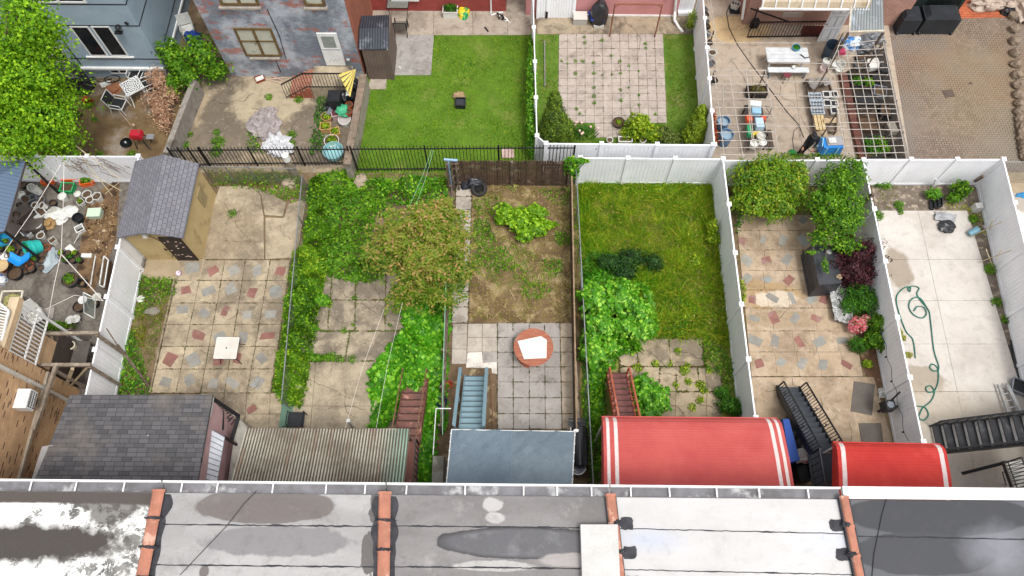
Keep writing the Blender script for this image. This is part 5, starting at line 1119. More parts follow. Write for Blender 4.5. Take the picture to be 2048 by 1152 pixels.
# lawns
grass('lawn_grass',[(868,72),(1064,72),(1075,343),(694,343),(722,180),(776,180),(775,152),(864,152)],760,.06,GR,1,'bright green mown lawn between brick side wall and white fence',.011,.01)
grass('side_lawn',[(1330,70),(1386,70),(1408,255),(1425,318),(1080,318),(1076,70),(1114,70),(1114,240),(1186,248),(1188,278),(1226,278),(1226,248),(1336,248)],560,.08,leafmat('side_blades',('5a8a18','78a024','46781a','9a9a48'),1.5,.3,.7),2,'patchy green grass around the square paver terrace',.012,.01,holes=.42)
grass('meadow_grass',[(1156,360),(1432,362),(1460,560),(1470,700),(1400,676),(1290,676),(1240,600),(1160,520)],760,.26,leafmat('meadow_blades',('5f9418','8cb42a','4a8014','a4ac40'),2.2,.3,.7),3,'long yellow-green grass filling the overgrown plot',.015,.02,lean=.9,holes=.22,hs=2)
grass('meadow_tall',[(1158,362),(1180,362),(1185,470),(1240,545),(1330,560),(1300,600),(1220,560),(1160,500)],700,.38,GR,303,'tall bright green grass curving round the left of the overgrown plot',.016,.02,lean=.7,holes=.1,hs=2)
grass('meadow_tall',[(1160,360),(1432,362),(1436,392),(1160,395)],420,.24,GR,304,'tall grass at the back fence of the overgrown plot',.016,.02,lean=.7,holes=.25,hs=2)
cover('meadow_weeds',[(1160,362),(1430,360),(1465,660),(1400,676),(1310,640),(1300,560),(1180,500)],70,.075,.4,leafmat('meadow_leaf',('6a9a24','98b03c','4a7a1c','b0a058'),2.5),440,'scattered broad-leafed weeds through the overgrown plot',edge=.3,hs=3.5)
grass('meadow_straw',[(1185,400),(1300,390),(1360,480),(1330,560),(1240,520),(1190,490)],700,.10,GRD,4,'dry straw patch in the overgrown plot',.012,.02,lean=1.2,holes=.3)
grass('meadow_straw',[(1330,540),(1455,560),(1470,690),(1340,640)],420,.09,GRD,44,'dry straw at the lower right of the overgrown plot',.012,.02,lean=1.2,holes=.45)
grass('bed_grass',[(946,372),(1150,370),(1160,640),(940,640)],330,.07,GRD,5,'dry straw and stubble scattered over the dirt garden',.012,.03,lean=1.5,holes=.4)
grass('bed_weeds',[(946,440),(1000,470),(1060,500),(1120,560),(1080,600),(1000,580),(950,540)],300,.10,GR,6,'green weeds across the middle of the dirt garden',.014,.03,lean=.9,holes=.55)
grass('bed_weeds',[(948,375),(1010,390),(1000,420),(950,440)],300,.09,GRY_,7,'green weeds at the upper left of the dirt garden',.014,.03,lean=.9,holes=.4)
grass('strip_grass',[(262,560),(352,560),(330,640),(300,740),(236,790),(240,700)],420,.12,GRY_,8,'yellow-green grass in the narrow bed by the white fence',.014,.01,lean=.8,holes=.38)
grass('picket_weeds',[(700,345),(900,345),(900,385),(640,400)],300,.16,GR,9,'long grass at the foot of the iron pickets',.014,.01,lean=.8,holes=.3)
grass('shed_weeds',[(415,340),(600,345),(612,400),(560,400),(500,370),(425,372)],350,.2,GRY_,10,'tall weeds behind the cracked patio slab',.016,.01,lean=.7,holes=.25)
grass('gravel_weeds',[(1755,372),(1800,372),(1790,410),(1755,440)],200,.1,GRY_,11,'thin weeds at the left of the gravel bed',.014,.02,holes=.4)
grass('yard_edge_grass',[(1076,290),(1150,285),(1150,318),(1076,325)],200,.15,GR,12,'grass tuft behind the corner of the white fence',.014,.01)
# weeds in joints
ORD=['','first','second','third','fourth','fifth','sixth','seventh','eighth','ninth','tenth']
def ranks(pts,per=5):
    idx=sorted(range(len(pts)),key=lambda i:pts[i][1]);rows=[idx[i:i+per] for i in range(0,len(idx),per)];out=[None]*len(pts)
    for r,row in enumerate(rows):
        row=sorted(row,key=lambda i:pts[i][0])
        for k,i in enumerate(row): out[i]='%s from left, %s row from back'%(ORD[k+1],ORD[r+1])
    return out
def tufts(name,label,pts,mat,size=.06,r=.1,n=60,seed=0,z=.05,h=.12):
    rng=np.random.default_rng(seed)
    rk=ranks(pts)
    for i,p in enumerate(pts):
        s=1 if len(p)<3 else p[2];q=G(p[0],p[1],z);m=int(n*s*s)+8
        d=rng.normal(size=(m,3));d[:,2]=np.abs(d[:,2])*.8+.2;d/=np.linalg.norm(d,axis=1)[:,None];P=d*np.array([r*s,r*s,h*s])*rng.random((m,1))**.4
        N=d*.5+rng.normal(size=(m,3))*.3+np.array([0,0,.7]);N/=np.linalg.norm(N,axis=1)[:,None]
        o=link(name,leaf_mesh(name,P,N,size,rng,.45),mat);o.location=q;tag(o,(label+', '+rk[i]),'weed',name.replace('_',' ')+'s')
jw=[(1170,86),(1168,75,.7),(1204,82),(1291,88),(1292,97,.8),(1151,123),(1166,123),(1187,126,.8),(1240,123),(1151,148,1.1),(1188,147),(1222,112,.8),(1188,176),(1188,193,1.1),(1188,206),(1242,202,1.1),(1241,180,.8),(1241,147,.8),(1258,132,.8),(1278,190,.8),(1278,210,.8),(1153,218,.9),(1159,228,.9),(1311,229,.9),(1123,122,.7),(1134,128,.6),(1224,150,.6),(1205,150,.7),(1277,143,.6),(1257,176,.6)]
tufts('paver_weed','weed in a paver joint',jw,GRN,.05,.1,40,1)
pw_=[(1369,742,1.6),(1418,740,1.2),(1355,703,1.2),(1375,730,1),(1400,770,1.5),(1352,770,1.1),(1400,800,1.3),(1384,815,1.3),(1310,728,1.3),(1275,737,1.5),(1368,738,1),(1341,728,1),(1376,764,1.2),(1408,780,1.3)]
tufts('patio_weed','weed between broken slabs',pw_,LIME,.08,.13,36,2)
ow=[(465,428,1.7),(626,658,1),(688,661,1.2),(666,714,1.7),(680,718,1.5),(705,719,1.4),(710,596,1),(706,650,.7),(660,612,.8),(780,650,.7)]
tufts('slab_weed','weed on old concrete',ow,GRN,.06,.13,50,3)
bsh=lambda name,label,cat,bl,n,s,m,seed=0,**k:bush(name,label,cat,bl,n,s,m,seed,**k)
bsh('leafy_tree','large bright yellow-green tree beside the blue-grey building','tree',[B(20,250,3,1.6,1.5,1.5),B(75,215,3.6,1.6,1.4,1.4),B(105,195,3.6,1.0,1.0,1.1),B(30,130,5,1.5,1.3,1.3),B(75,95,5.6,1.0,1.0,1.2),B(60,150,5,1.2,1.2,1.2),B(70,45,7,.9,.8,1.1),B(40,10,7.5,.8,.7,.9),B(95,255,2.4,1.1,1.0,1.1),B(115,285,1.6,.9,.7,.9),B(30,290,2.2,1.6,.8,1.2),B(-25,180,4,1.6,1.6,1.6),B(100,60,6.4,.5,.5,.5),B(15,65,6,.9,.9,.8)],34000,.115,leafmat('leaf_tree_lime',('64a01c','7cb824','468414','94cc30'),2.4,.4),20,lump=.5,shell=.35,trunk=(G(40,285).x,G(40,285).y,0),stems=12)
bsh('side_shrub','dark green maple-like shrub between the two upper buildings','shrub',[B(350,118,1.4,.6,.6,.9),B(402,108,1.6,.6,.6,.8),B(372,150,1.0,.5,.5,.7),B(428,140,.8,.55,.45,.5),B(350,172,.7,.35,.5,.5)],5200,.14,GRN,21,stems=12,lump=.5,shell=.3)
bsh('dry_shrub','dried brown brushy plant beside the mossy concrete wall','shrub',[B(320,165,.9,.5,.6,.7),B(310,200,.5,.7,.5,.35),B(320,215,.4,.5,.7,.35),B(345,185,.6,.4,.6,.5),B(330,240,.3,.5,.7,.25)],4200,.13,DRY,22,aspect=.2,shell=.1,stems=22)
cover('wall_weeds',[(378,160),(396,160),(384,215),(366,300),(352,300)],200,.09,.3,GRN,23,'weeds along the foot of the mossy concrete wall')
cover('bed_ivy',[(637,190),(660,195),(655,240),(640,300),(618,310),(625,240)],420,.09,.45,DEEP,24,'dense green ivy bed beside the stacked flower pots')
cover('yard_weeds',[(493,235),(512,235),(513,262),(525,300),(495,300),(492,270)],350,.08,.35,GRN,25,'clump of weeds growing up through the plastic sheet')
tufts('yard_weed','weed in the upper left yards',[(437,285,2.2),(434,305,2),(584,270,1.5),(585,288,1.3),(537,195,1.3),(598,200,1.5),(545,140,2),(575,145,1.3),(434,265,1.2),(372,290,1.4),(380,270,1.1),(180,210,1.6),(190,240,1),(200,312,1.6),(265,310,1.6)],GRN,.07,.15,60,26,.03)
bsh('ivy_column','ivy growing on the white fence post line beside the lawn','ivy',[B(1062,150,.8,.22,.9,.7),B(1062,200,.8,.22,.9,.7),B(1062,250,.7,.24,.9,.6),B(1064,290,.5,.25,.6,.4),B(1063,100,.7,.16,.8,.5)],3600,.09,SHINE,27,stems=5)
bsh('arborvitae','tall dark arborvitae beside the corner of the white fence','tree',[B(1110,205,2.3,.28,.28,.6),B(1108,235,1.6,.46,.42,.8),B(1110,255,1.0,.62,.55,.9),B(1122,262,.8,.55,.5,.8),B(1100,268,.7,.5,.5,.7)],16000,.075,ARB,28,aspect=.5,lump=.15,stems=3,shell=.75)
bsh('arborvitae','small yellow-green arborvitae left of the pipe trellis','tree',[B(1402,228,1.3,.24,.24,.5),B(1396,255,.8,.45,.4,.7),B(1388,272,.5,.5,.4,.5)],10000,.075,leafmat('leaf_arb2',('5c7a1c','7a9a24','46661a','8fae34'),2.2,.2),29,aspect=.5,lump=.15,stems=3,shell=.75)
bsh('shrub','yellow-green loose shrub beside the round planter on the pavers','shrub',[B(1278,250,.6,.55,.45,.5),B(1300,265,.35,.5,.35,.35),B(1265,268,.3,.5,.3,.3)],2600,.11,LIME,30)
bsh('shrub','dark grey-green low shrub near the white front fence','shrub',[B(1325,268,.3,.55,.35,.35),B(1345,278,.2,.5,.3,.3)],2000,.08,leafmat('leaf_gg',('4f6a38','6a8048','3c5a30','7a9058'),2),31)
bsh('red_shrub','rust-red leafed shrub at the corner beside the arborvitae','shrub',[B(1422,235,1.0,.16,.3,.45),B(1420,262,.6,.25,.4,.5),B(1425,280,.3,.25,.3,.3)],900,.12,REDL,32)
# tulips
T=thing('tulip_bed','clump of pale tulips with blade leaves below the arborvitae','flowers',G(1168,268));rng=np.random.default_rng(3);rd=random.Random(3);mb=MB();mf=MB()
for i in range(150):
    a=rd.uniform(0,2*PI);r=rd.uniform(0,.5);c0=G(1168,270);x=c0.x+math.cos(a)*r*1.1;y=c0.y+math.sin(a)*r*.55;l=rd.uniform(.3,.45);dx,dy=math.cos(a)*l*.6,math.sin(a)*l*.5
    mb.add([(x-.012,y,.03),(x+.012,y,.03),(x+dx*.5+.018,y+dy*.5,l*.7),(x+dx*.5-.018,y+dy*.5,l*.7),(x+dx,y+dy,l*.75)],[(0,1,2,3),(3,2,4)])
part('leaves',mb,leafmat('leaf_tulip',('3f7a3a','5c9a4a','2f6630'),2),T)
for p in ((1153,245),(1163,246),(1159,262),(1166,266),(1181,254),(1196,257),(1163,268),(1150,250)):
    mb=MB();c0=G(p[0],p[1],.4);mb.tube([(c0.x,c0.y+.02,.05),(c0.x,c0.y,.38)],.008,4);mb.lathe(c0,[(.02,-.03),(.05,0),(.045,.05),(.02,.07)],8);part('tulip',mb,M('tulip','e8d0c8','d8a8a0',9,.5),T)
# lower left yard
cover('fence_weeds',[(262,548),(300,552),(352,556),(345,590),(300,620),(250,640)],350,.09,.3,GRN,33,'green weeds in the bed under the white fence beside the shed')
cover('strip_ivy',[(246,640),(262,650),(290,740),(300,790),(232,790)],420,.09,.3,SHINE,34,'bright green weeds at the lower end of the narrow bed')
grass('moss_patch',[(262,600),(300,620),(290,700),(262,690)],500,.1,leafmat('moss',('8a8f1c','a09a22','6f7a18'),2),35,'yellow-green mossy clump in the narrow bed',.012,.01)
cover('rear_weeds',[(424,345),(560,345),(604,350),(612,400),(560,398),(520,378),(430,368)],160,.1,.4,GRN,36,'leafy weeds behind the cracked patio slab')
# hedge of vines along the fence, as four runs
HG=[('upper run of the leafy vine hedge between the two old patios',[(612,345),(645,345),(640,450),(632,490),(600,490),(608,420)],GRN,1.1),
('bulging middle of the vine hedge, where it spills over the patio',[(576,488),(640,488),(642,548),(612,560),(572,548)],leafmat('leaf_hedge',('5a9422','74ac2c','46801c','90bc3c'),2),1.3),
('long dark middle run of the vine hedge',[(574,540),(640,548),(628,620),(616,700),(552,700),(564,620)],GRN,1.2),
('lower end of the vine hedge by the green painted strip',[(550,695),(616,698),(606,760),(594,805),(556,795),(540,770)],leafmat('leaf_hedge2',('4f8c20','68a42a','3f761a','8ab83c'),2),1.1)]
for i,(l,pl,m,h) in enumerate(HG): cover('vine_hedge',pl,1300,.11,h,m,40+i,l,kind='thing',cat='hedge',edge=.22,pzc=h*.6,hs=1.8)
bsh('shrub','round bright bush spilling from the hedge onto the old patio','shrub',[B(644,600,.25,.32,.24,.24)],1100,.07,SHINE,45)
bsh('shrub','small bush at the hedge foot above the worn slabs','shrub',[B(625,715,.2,.5,.16,.2),B(655,715,.15,.3,.13,.14)],1000,.07,GRN,46)
bsh('shrub','tiny bush beside the hedge on the worn slabs','shrub',[B(627,656,.15,.2,.14,.15)],500,.07,GRN,47)
cover('ground_cover',[(645,400),(700,355),(760,400),(745,440),(740,500),(765,545),(740,560),(690,555),(640,545),(632,500),(640,440)],480,.13,.75,leafmat('leaf_cover',('4a8a20','5c9c2a','346e18','74ac3a'),1.8),48,'dense bright green knee-high weeds filling the back of the old patio yard',edge=.5,hs=1.6)
cover('ground_cover',[(630,345),(700,330),(720,355),(690,400),(650,400)],420,.13,.6,GRN,49,'leafy weeds behind the hedge near the iron pickets',edge=.3)
cover('ground_cover',[(740,350),(890,345),(895,400),(820,405),(760,395)],480,.12,.8,SHINE,50,'bright leafy weeds at the foot of the iron pickets left of the wooden gate',edge=.3,hs=2)
cover('ground_cover',[(700,355),(770,360),(790,440),(750,430),(735,400)],300,.12,.35,GRN,51,'low weeds around the bare patch behind the brown-leafed tree',edge=.3)
def ailanthus():
    rng=np.random.default_rng(52);rd=random.Random(52);base=G(850,560);T=thing('ailanthus_tree','wide brown-green feathery tree leaning over the garden walk','tree',base)
    Bl=[B(808,468,3.0,.9,.7,.6),B(862,452,3.3,.9,.7,.6),B(905,485,3.1,.6,.7,.5),B(782,512,2.6,.7,.6,.5),B(850,515,3.1,1.0,.8,.6),B(912,540,2.4,.5,.6,.4),B(832,565,2.4,.8,.7,.5),B(808,592,2.0,.4,.35,.3),B(872,580,2.2,.7,.5,.4),B(888,432,3.3,.5,.45,.4),B(770,480,2.4,.35,.4,.3)]
    P0,N0=blob_pts(Bl,1050,rng,.3,.8,.45)
    LP=[];LN=[]
    for p,nn in zip(P0,N0):   # feather leaf: rachis with paired leaflets
        a=rng.random()*2*PI;d=np.array([math.cos(a),math.sin(a),rng.uniform(-.25,.25)]);l=rng.uniform(.35,.6)
        s=np.array([-d[1],d[0],0])
        for k in range(7):
            t=(k+1)/7;c=p+d*l*t;c=c+np.array([0,0,-.12*t*t])
            for sg in (-1,1): LP.append(c+s*sg*.055);LN.append([rng.normal()*.3,rng.normal()*.3,1])
    LP=np.array(LP);LN=np.array(LN);LN/=np.linalg.norm(LN,axis=1)[:,None]
    k=rng.random(len(LP))+ (LP[:,2]-2.9)*.35
    for nm,sel,m in (('foliage',k>.35,AIL),('lower_foliage',k<=.35,AILG)):
        link(nm,leaf_mesh(nm,LP[sel]-np.array(base),LN[sel],.135,rng,.5),m,T)
    mb=MB();top=base+Vector((0,0,1.6));mb.tube([base,base+Vector((.05,.05,.9)),top],[.11,.09,.08],8)
    for b in Bl:
        e=Vector(b[:3]);m_=top.lerp(e,.5)+Vector((rd.uniform(-.15,.15),rd.uniform(-.15,.15),.1));mb.tube([top-Vector((0,0,rd.uniform(0,.6))),m_,e],[.05,.03,.012],5)
        for _ in range(3): mb.tube([m_,e+Vector((rd.uniform(-.6,.6),rd.uniform(-.6,.6),rd.uniform(-.1,.3)))],[.018,.006],4)
    part('trunk',mb,BLK_BARK,T)
ailanthus()
cover('vine_cover',[(800,610),(900,560),(893,700),(890,850),(868,868),(868,975),(835,975),(842,880),(850,800),(805,800),(760,860),(735,860),(740,800),(735,740),(770,690),(805,660)],560,.15,.95,leafmat('leaf_bigvine',('3c9420','52ac2a','2c7a1c','7cc848'),1.5,.3,.4),53,'large-leafed bright green vine swallowing the rusty stair',edge=.35,hs=1.9,aspect=.85,flatness=1.6)
cover('vine_cover',[(868,560),(900,540),(900,640),(880,700),(860,640)],400,.12,1.2,GRN,54,'climbing weeds along the rail fence under the feathery tree',edge=.2)
# centre plot
bsh('shrub','bright lime shrub sprawling in the middle of the dirt garden','shrub',[B(1010,425,.5,.45,.35,.35),B(1040,440,.5,.5,.5,.4),B(1070,425,.45,.5,.3,.3),B(1075,455,.4,.4,.4,.35),B(1050,470,.35,.35,.3,.3),B(1095,450,.3,.35,.15,.2),B(1005,440,.3,.3,.2,.2)],2600,.13,leafmat('leaf_centre',('5c9a1c','7cb82a','468018','98cc44'),1.8,.35,.45),55,stems=12,up=.9,aspect=.75)
for i,(pl,d_,l_) in enumerate([([(1110,462),(1145,465),(1148,490),(1112,488)],260,'green weed patch at the right side of the dirt garden'),([(946,440),(975,435),(990,480),(960,500),(946,480)],230,'green weed patch at the left of the lime shrub'),([(950,495),(1010,490),(1040,530),(1000,545),(955,530)],170,'thin weeds across the middle of the dirt garden'),([(1080,520),(1125,515),(1130,550),(1090,555)],170,'thin weed patch right of the middle of the dirt garden'),([(1080,378),(1145,375),(1140,412),(1100,405)],120,'sparse weeds at the back right of the dirt garden'),([(1040,565),(1110,570),(1090,600),(1045,595)],70,'scattered weeds at the near end of the dirt garden'),([(946,395),(1000,395),(985,430),(948,430)],110,'sparse weeds at the back left of the dirt garden')]):
    cover('garden_weeds',pl,d_*2.4,.08,.16,GRN,400+i,l_,z0=.03,edge=.25,hs=3)
bsh('climbing_vine','leafy vine on the end post of the dark board fence','vine',[B(1140,330,1.5,.3,.15,.5),B(1148,345,1.0,.2,.15,.5),B(1160,322,1.9,.4,.1,.12)],700,.13,SHINE,57)
# meadow plot
cover('vine_cover',[(1163,505),(1240,500),(1262,540),(1230,600),(1170,620)],520,.09,.55,leafmat('leaf_m1',('2f8a20','3f9c28','1f6a1c','55b038'),1.5),58,'dark green creeping plants at the left of the overgrown plot',edge=.2,hs=2)
cover('meadow_weeds',[(1165,495),(1230,500),(1320,512),(1325,545),(1290,570),(1165,560)],380,.09,.4,DEEP,430,'dark creeping weeds around the blue-green shrub in the overgrown plot',edge=.35,hs=2)
cover('meadow_weeds',[(1330,590),(1380,580),(1420,640),(1400,676),(1300,676),(1300,640)],260,.09,.3,GRN,431,'weeds at the back edge of the broken slabs',edge=.3,hs=2.5)
cover('meadow_weeds',[(1160,365),(1430,362),(1432,385),(1162,385)],160,.09,.35,LIME,432,'weeds growing up the back fence of the overgrown plot',edge=.2,hs=3)
bsh('dark_shrub','dark blue-green low shrub in the overgrown plot','shrub',[B(1220,525,.5,.55,.35,.35),B(1262,515,.5,.55,.35,.35),B(1308,525,.4,.4,.35,.3),B(1250,545,.4,.5,.3,.3)],4200,.08,DARK,59)
bsh('leafy_shrub','large round-leafed bright green shrub spreading over the broken slabs','shrub',[B(1190,600,.9,.6,.6,.6),B(1240,595,1.0,.65,.6,.6),B(1275,625,.8,.55,.5,.5),B(1285,660,.6,.5,.35,.4),B(1200,650,.8,.6,.6,.6),B(1185,700,.6,.45,.6,.5),B(1250,655,.6,.55,.4,.5),B(1220,690,.4,.35,.3,.3)],6500,.14,leafmat('leaf_m2',('46962a','5cae38','35801f','8ccc58'),1.8,.3,.4),60,up=1.0,aspect=.85,stems=14)
cover('vine_cover',[(1165,535),(1300,555),(1318,640),(1285,700),(1235,705),(1225,740),(1208,740),(1206,900),(1172,900)],520,.14,.6,leafmat('leaf_m4',('3f8a22','52a22c','2f721c','78b840'),1.8,.3,.4),612,'broad-leafed creeper covering the ground left of the broken slabs',edge=.3,aspect=.85,hs=1.7)
cover('vine_cover',[(1168,690),(1212,700),(1208,830),(1200,960),(1180,960),(1170,800)],500,.13,.6,GRN,61,'green vine squeezed between the chain-link fence and the red stair',edge=.2,aspect=.85)
bsh('leafy_shrub','large-leafed green shrub right of the red stair','shrub',[B(1285,790,.5,.5,.5,.5),B(1310,800,.5,.5,.5,.5),B(1295,830,.4,.5,.4,.4),B(1285,765,.35,.3,.3,.3)],2800,.13,leafmat('leaf_m3',('3f8f24','55a832','2f781c','7cc44a'),1.8,.3,.4),62,up=1,aspect=.8)
bsh('shrub','dense dark green bush at the foot of the white fence by the red awning','shrub',[B(1460,810,.35,.45,.35,.35),B(1445,785,.2,.3,.25,.2),B(1475,820,.3,.3,.3,.3)],3200,.06,DEEP,63)
cover('fence_weeds',[(1400,670),(1430,680),(1470,720),(1482,790),(1450,760),(1410,730)],420,.09,.4,GRN,64,'weeds along the white fence beside the broken slabs')
bsh('sapling','lime green sapling in the overgrown plot by the white fence','shrub',[B(1424,455,.5,.2,.25,.45),B(1428,478,.3,.3,.25,.3)],900,.1,LIME,65)
tufts('meadow_clump','leafy clump in the overgrown plot',[(1315,382,2.4),(1360,520,1.6),(1390,522,2.6),(1378,470,1.6),(1250,350,2.6),(1372,635,2.2)],LIME,.09,.1,45,66,.03,.13)
for i,(pl,l_) in enumerate([([(1305,565),(1350,570),(1350,620),(1310,615)],'dark leafy weed patch in the middle of the overgrown plot'),([(1380,380),(1430,385),(1432,440),(1390,430)],'leafy weeds at the back right corner of the overgrown plot'),([(1200,400),(1260,390),(1280,430),(1220,440)],'leafy weeds at the back left of the overgrown plot'),([(1390,560),(1455,570),(1465,660),(1400,640)],'leafy weeds along the white fence in the overgrown plot'),([(1320,470),(1380,450),(1400,500),(1340,510)],'leafy weeds in the centre of the overgrown plot')]):
    cover('meadow_weeds',pl,170,.08,.2,GRN if i!=4 else LIME,420+i,l_,edge=.5,hs=3)
# flagstone patio yard
bsh('round_tree','dense round yellow-green tree at the left back of the flagstone patio','tree',[B(1500,360,1.6,.8,.7,.7),B(1545,350,1.8,.9,.8,.8),B(1580,375,1.6,.8,.8,.7),B(1510,400,1.4,.9,.7,.7),B(1555,410,1.3,.9,.7,.6),B(1520,345,2.0,.5,.4,.6),B(1595,340,1.9,.4,.3,.4)],15000,.095,leafmat('leaf_round',('558c1c','74a428','3f741a','98ac40'),1.8,.35,.4),67,stems=9)
bsh('leaning_tree','taller green tree arching over the covered grill','tree',[B(1670,370,2.0,.7,.7,.8),B(1700,350,2.2,.6,.6,.7),B(1650,410,1.8,.7,.7,.7),B(1695,410,2.0,.7,.7,.6),B(1670,450,1.7,.7,.6,.6),B(1700,440,1.8,.5,.5,.5),B(1640,478,1.5,.4,.3,.3),B(1690,488,1.5,.6,.35,.3),B(1650,530,1.4,.12,.3,.1),B(1625,505,1.5,.25,.08,.08)],11000,.1,GRN,68,stems=12)
bsh('purple_shrub','dark purple-leafed shrub beside the covered grill','shrub',[B(1700,540,.9,.75,.7,.6),B(1730,505,1.1,.65,.45,.5),B(1745,545,.9,.5,.4,.35),B(1690,500,1.0,.4,.4,.4),B(1710,565,.6,.5,.35,.35)],7000,.085,PURP,69,stems=22,lump=.55,shell=.3)
bsh('holly_bush','dense dark green bush above the pink azalea','shrub',[B(1715,590,.6,.55,.45,.45),B(1735,605,.6,.55,.45,.45),B(1700,612,.5,.4,.35,.35),B(1755,582,.7,.2,.2,.2)],6000,.06,DEEP,70)
T=bsh('azalea','pink flowering azalea in the planting bed','flowers',[B(1718,648,.35,.3,.3,.25),B(1732,640,.4,.25,.2,.2),B(1740,660,.3,.2,.2,.15)],900,.06,GRN,71)
rng=np.random.default_rng(5);P,N=blob_pts([B(1716,650,.42,.32,.3,.25),B(1732,640,.46,.25,.2,.18),B(1708,656,.35,.25,.2,.18)],750,rng,.9,1,.1);o=link('blossoms',leaf_mesh('blossoms',P-np.array(T.location),N,.06,rng,.8),leafmat('pinkpetal',('d86a7a','e89aa0','c85060','f0c0b0'),3,.3),T)
bsh('shrub','loose green leafy shrub right of the azalea','shrub',[B(1755,650,.6,.35,.4,.4),B(1748,680,.5,.35,.3,.35),B(1768,690,.5,.25,.25,.3)],2000,.1,GRN,72)
bsh('boxwood','small dark round bush at the end of the planting bed','shrub',[B(1716,690,.3,.35,.3,.3)],2600,.045,DEEP,73)
bsh('shrub','tiny lime plant in the bed corner','shrub',[B(1735,728,.15,.18,.14,.15)],260,.08,LIME,74)
cover('fence_weeds',[(1462,370),(1478,372),(1490,470),(1478,470)],350,.09,.5,DEEP,75,'dark foliage at the foot of the white fence beside the round tree')
cover('fence_weeds',[(1481,545),(1492,560),(1496,600),(1486,600)],400,.09,.5,LIME,76,'small lime weeds at the base of the fence beside the flagstones')
# right yard
bsh('shrub','bright green potted herb clump behind the black seed trays','shrub',[B(1868,388,.35,.3,.22,.25)],900,.07,SHINE,77)
bsh('shrub','leafy plant in the corner of the gravel bed','shrub',[B(1922,378,.5,.35,.3,.35),B(1910,395,.3,.3,.2,.2)],1300,.1,GRN,78)
cover('gravel_plants',[(1890,400),(1925,410),(1960,400),(1975,460),(1965,470),(1935,430),(1895,418)],260,.08,.15,leafmat('lf_yel',('8a9a2c','6a8a2a','a8a83c'),2),79,'yellow-green low weeds along the gravel bed corner')
tufts('gravel_weed','weed tuft in the gravel bed',[(1978,540,2.4),(1797,412,2),(1799,425,1.3),(1990,605,2),(1945,440,2),(1770,370,2.6),(1782,362,2.2),(2010,640,1.8),(1755,432,2.2),(1752,368,2)],GRN,.07,.11,50,80,.03)
cover('trellis_plants',[(1570,300),(1690,300),(1690,320),(1560,322)],400,.09,.6,GRN,81,'leafy plants behind the white fence below the person',edge=.15,pzc=.4)
# ---- moss in the joints and hairline cracks
def joint_moss(label,lines,mat,dens=60,size=.05,z=.05,seed=0,w=.03,gate=.5):
    rng=np.random.default_rng(seed);P=[]
    for a,b in lines:
        A=np.array(G(*a,z));B_=np.array(G(*b,z));L=np.linalg.norm(B_-A);n=int(L*dens);t=rng.random(n);q=A+(B_-A)*t[:,None]
        k=hfield(q[:,0],q[:,1],4.0,seed)*.6+.4*hfield(q[:,0],q[:,1],11.0,seed+1);q=q[k+rng.random(n)*.15>gate];q[:,:2]+=rng.normal(size=(len(q),2))*w*.6;q[:,2]+=rng.random(len(q))*.02;P.append(q)
    P=np.concatenate(P);N=rng.normal(size=P.shape)*.4;N[:,2]+=1;N/=np.linalg.norm(N,axis=1)[:,None];c=P.mean(0);o=link('joint_moss',leaf_mesh('joint_moss',P-c,N,size,rng,.6),mat);o.location=c;tag(o,label,'moss',None,'stuff')
def gl(ct,cb,ys,yt=None,yb=None):
    yt=yt or ys[0];yb=yb or ys[-1];L=[((lerp(a,b,(ys[0]-yt)/(yb-yt)),ys[0]),(lerp(a,b,(ys[-1]-yt)/(yb-yt)),ys[-1])) for a,b in zip(ct,cb)]
    return L+[((lerp(ct[0],cb[0],(y-yt)/(yb-yt)),y),(lerp(ct[-1],cb[-1],(y-yt)/(yb-yt)),y)) for y in ys]
MOSS=leafmat('joint_moss',('4a3a24','5c4a2a','3f5a20','6a5a30'),4)
joint_moss('dark moss in the joints of the grey patio by the spool table',gl([995,1026,1058,1089,1120,1150],[995,1027,1059,1091,1124,1161],[646,675,704.5,734,764,795.5,827.5,858]),MOSS,80,.045,.055,1,.012,.62)
joint_moss('dark moss in the joints of the garden walk',gl([912,944],[903,936],[370,393,419,446,477,505,530,555,583,614,646]),MOSS,80,.045,.055,2,.02,.5)
joint_moss('moss and weeds in the joints of the left flagstone patio',gl(C_T,C_B,[520,561,606,649,693,738,786]),MOSS,60,.045,.045,3,.015,.6)
joint_moss('weeds in the joints of the worn concrete patio',gl([622,665,712,772,830],[608,655,710,770,842],[545,600,662])+gl([606,700,835],[590,690,835],[662,722]),leafmat('joint_green',('4a6a24','5c7a2c','6a5a34','3f5a20'),4),90,.055,.045,4,.03,.5)
joint_moss('weeds in the joints of the broken slabs by the red stair',gl([1236,1270,1337,1405],[1240,1278,1342,1410],[677,733])+gl([1240,1320,1352,1395,1440],[1238,1316,1353,1400,1446],[734,783]),leafmat('joint_green',('4a6a24','5c7a2c','6a5a34','3f5a20'),4) if False else MOSS,90,.055,.055,5,.03,.45)
joint_moss('short green growth in the joints of the square pavers',gl(ct,cb,[67.5+(246-67.5)/12*i for i in range(13)]) if False else gl([1118+17.33*i for i in range(13)],[1116+18.17*i for i in range(13)],[67.5+14.875*i for i in range(13)]),leafmat('joint_green2',('4a6a24','6a5a34','5c4a30','3f5a20'),4),35,.04,.04,6,.012,.68)
joint_moss('dirt and leaves gathered in the joints of the right flagstone patio',[((lerp(1472,1503,(y-430)/323),y),(lerp(1672,1726,(y-430)/323),y)) for y in ys5],MOSS,45,.04,.045,7,.012,.6)
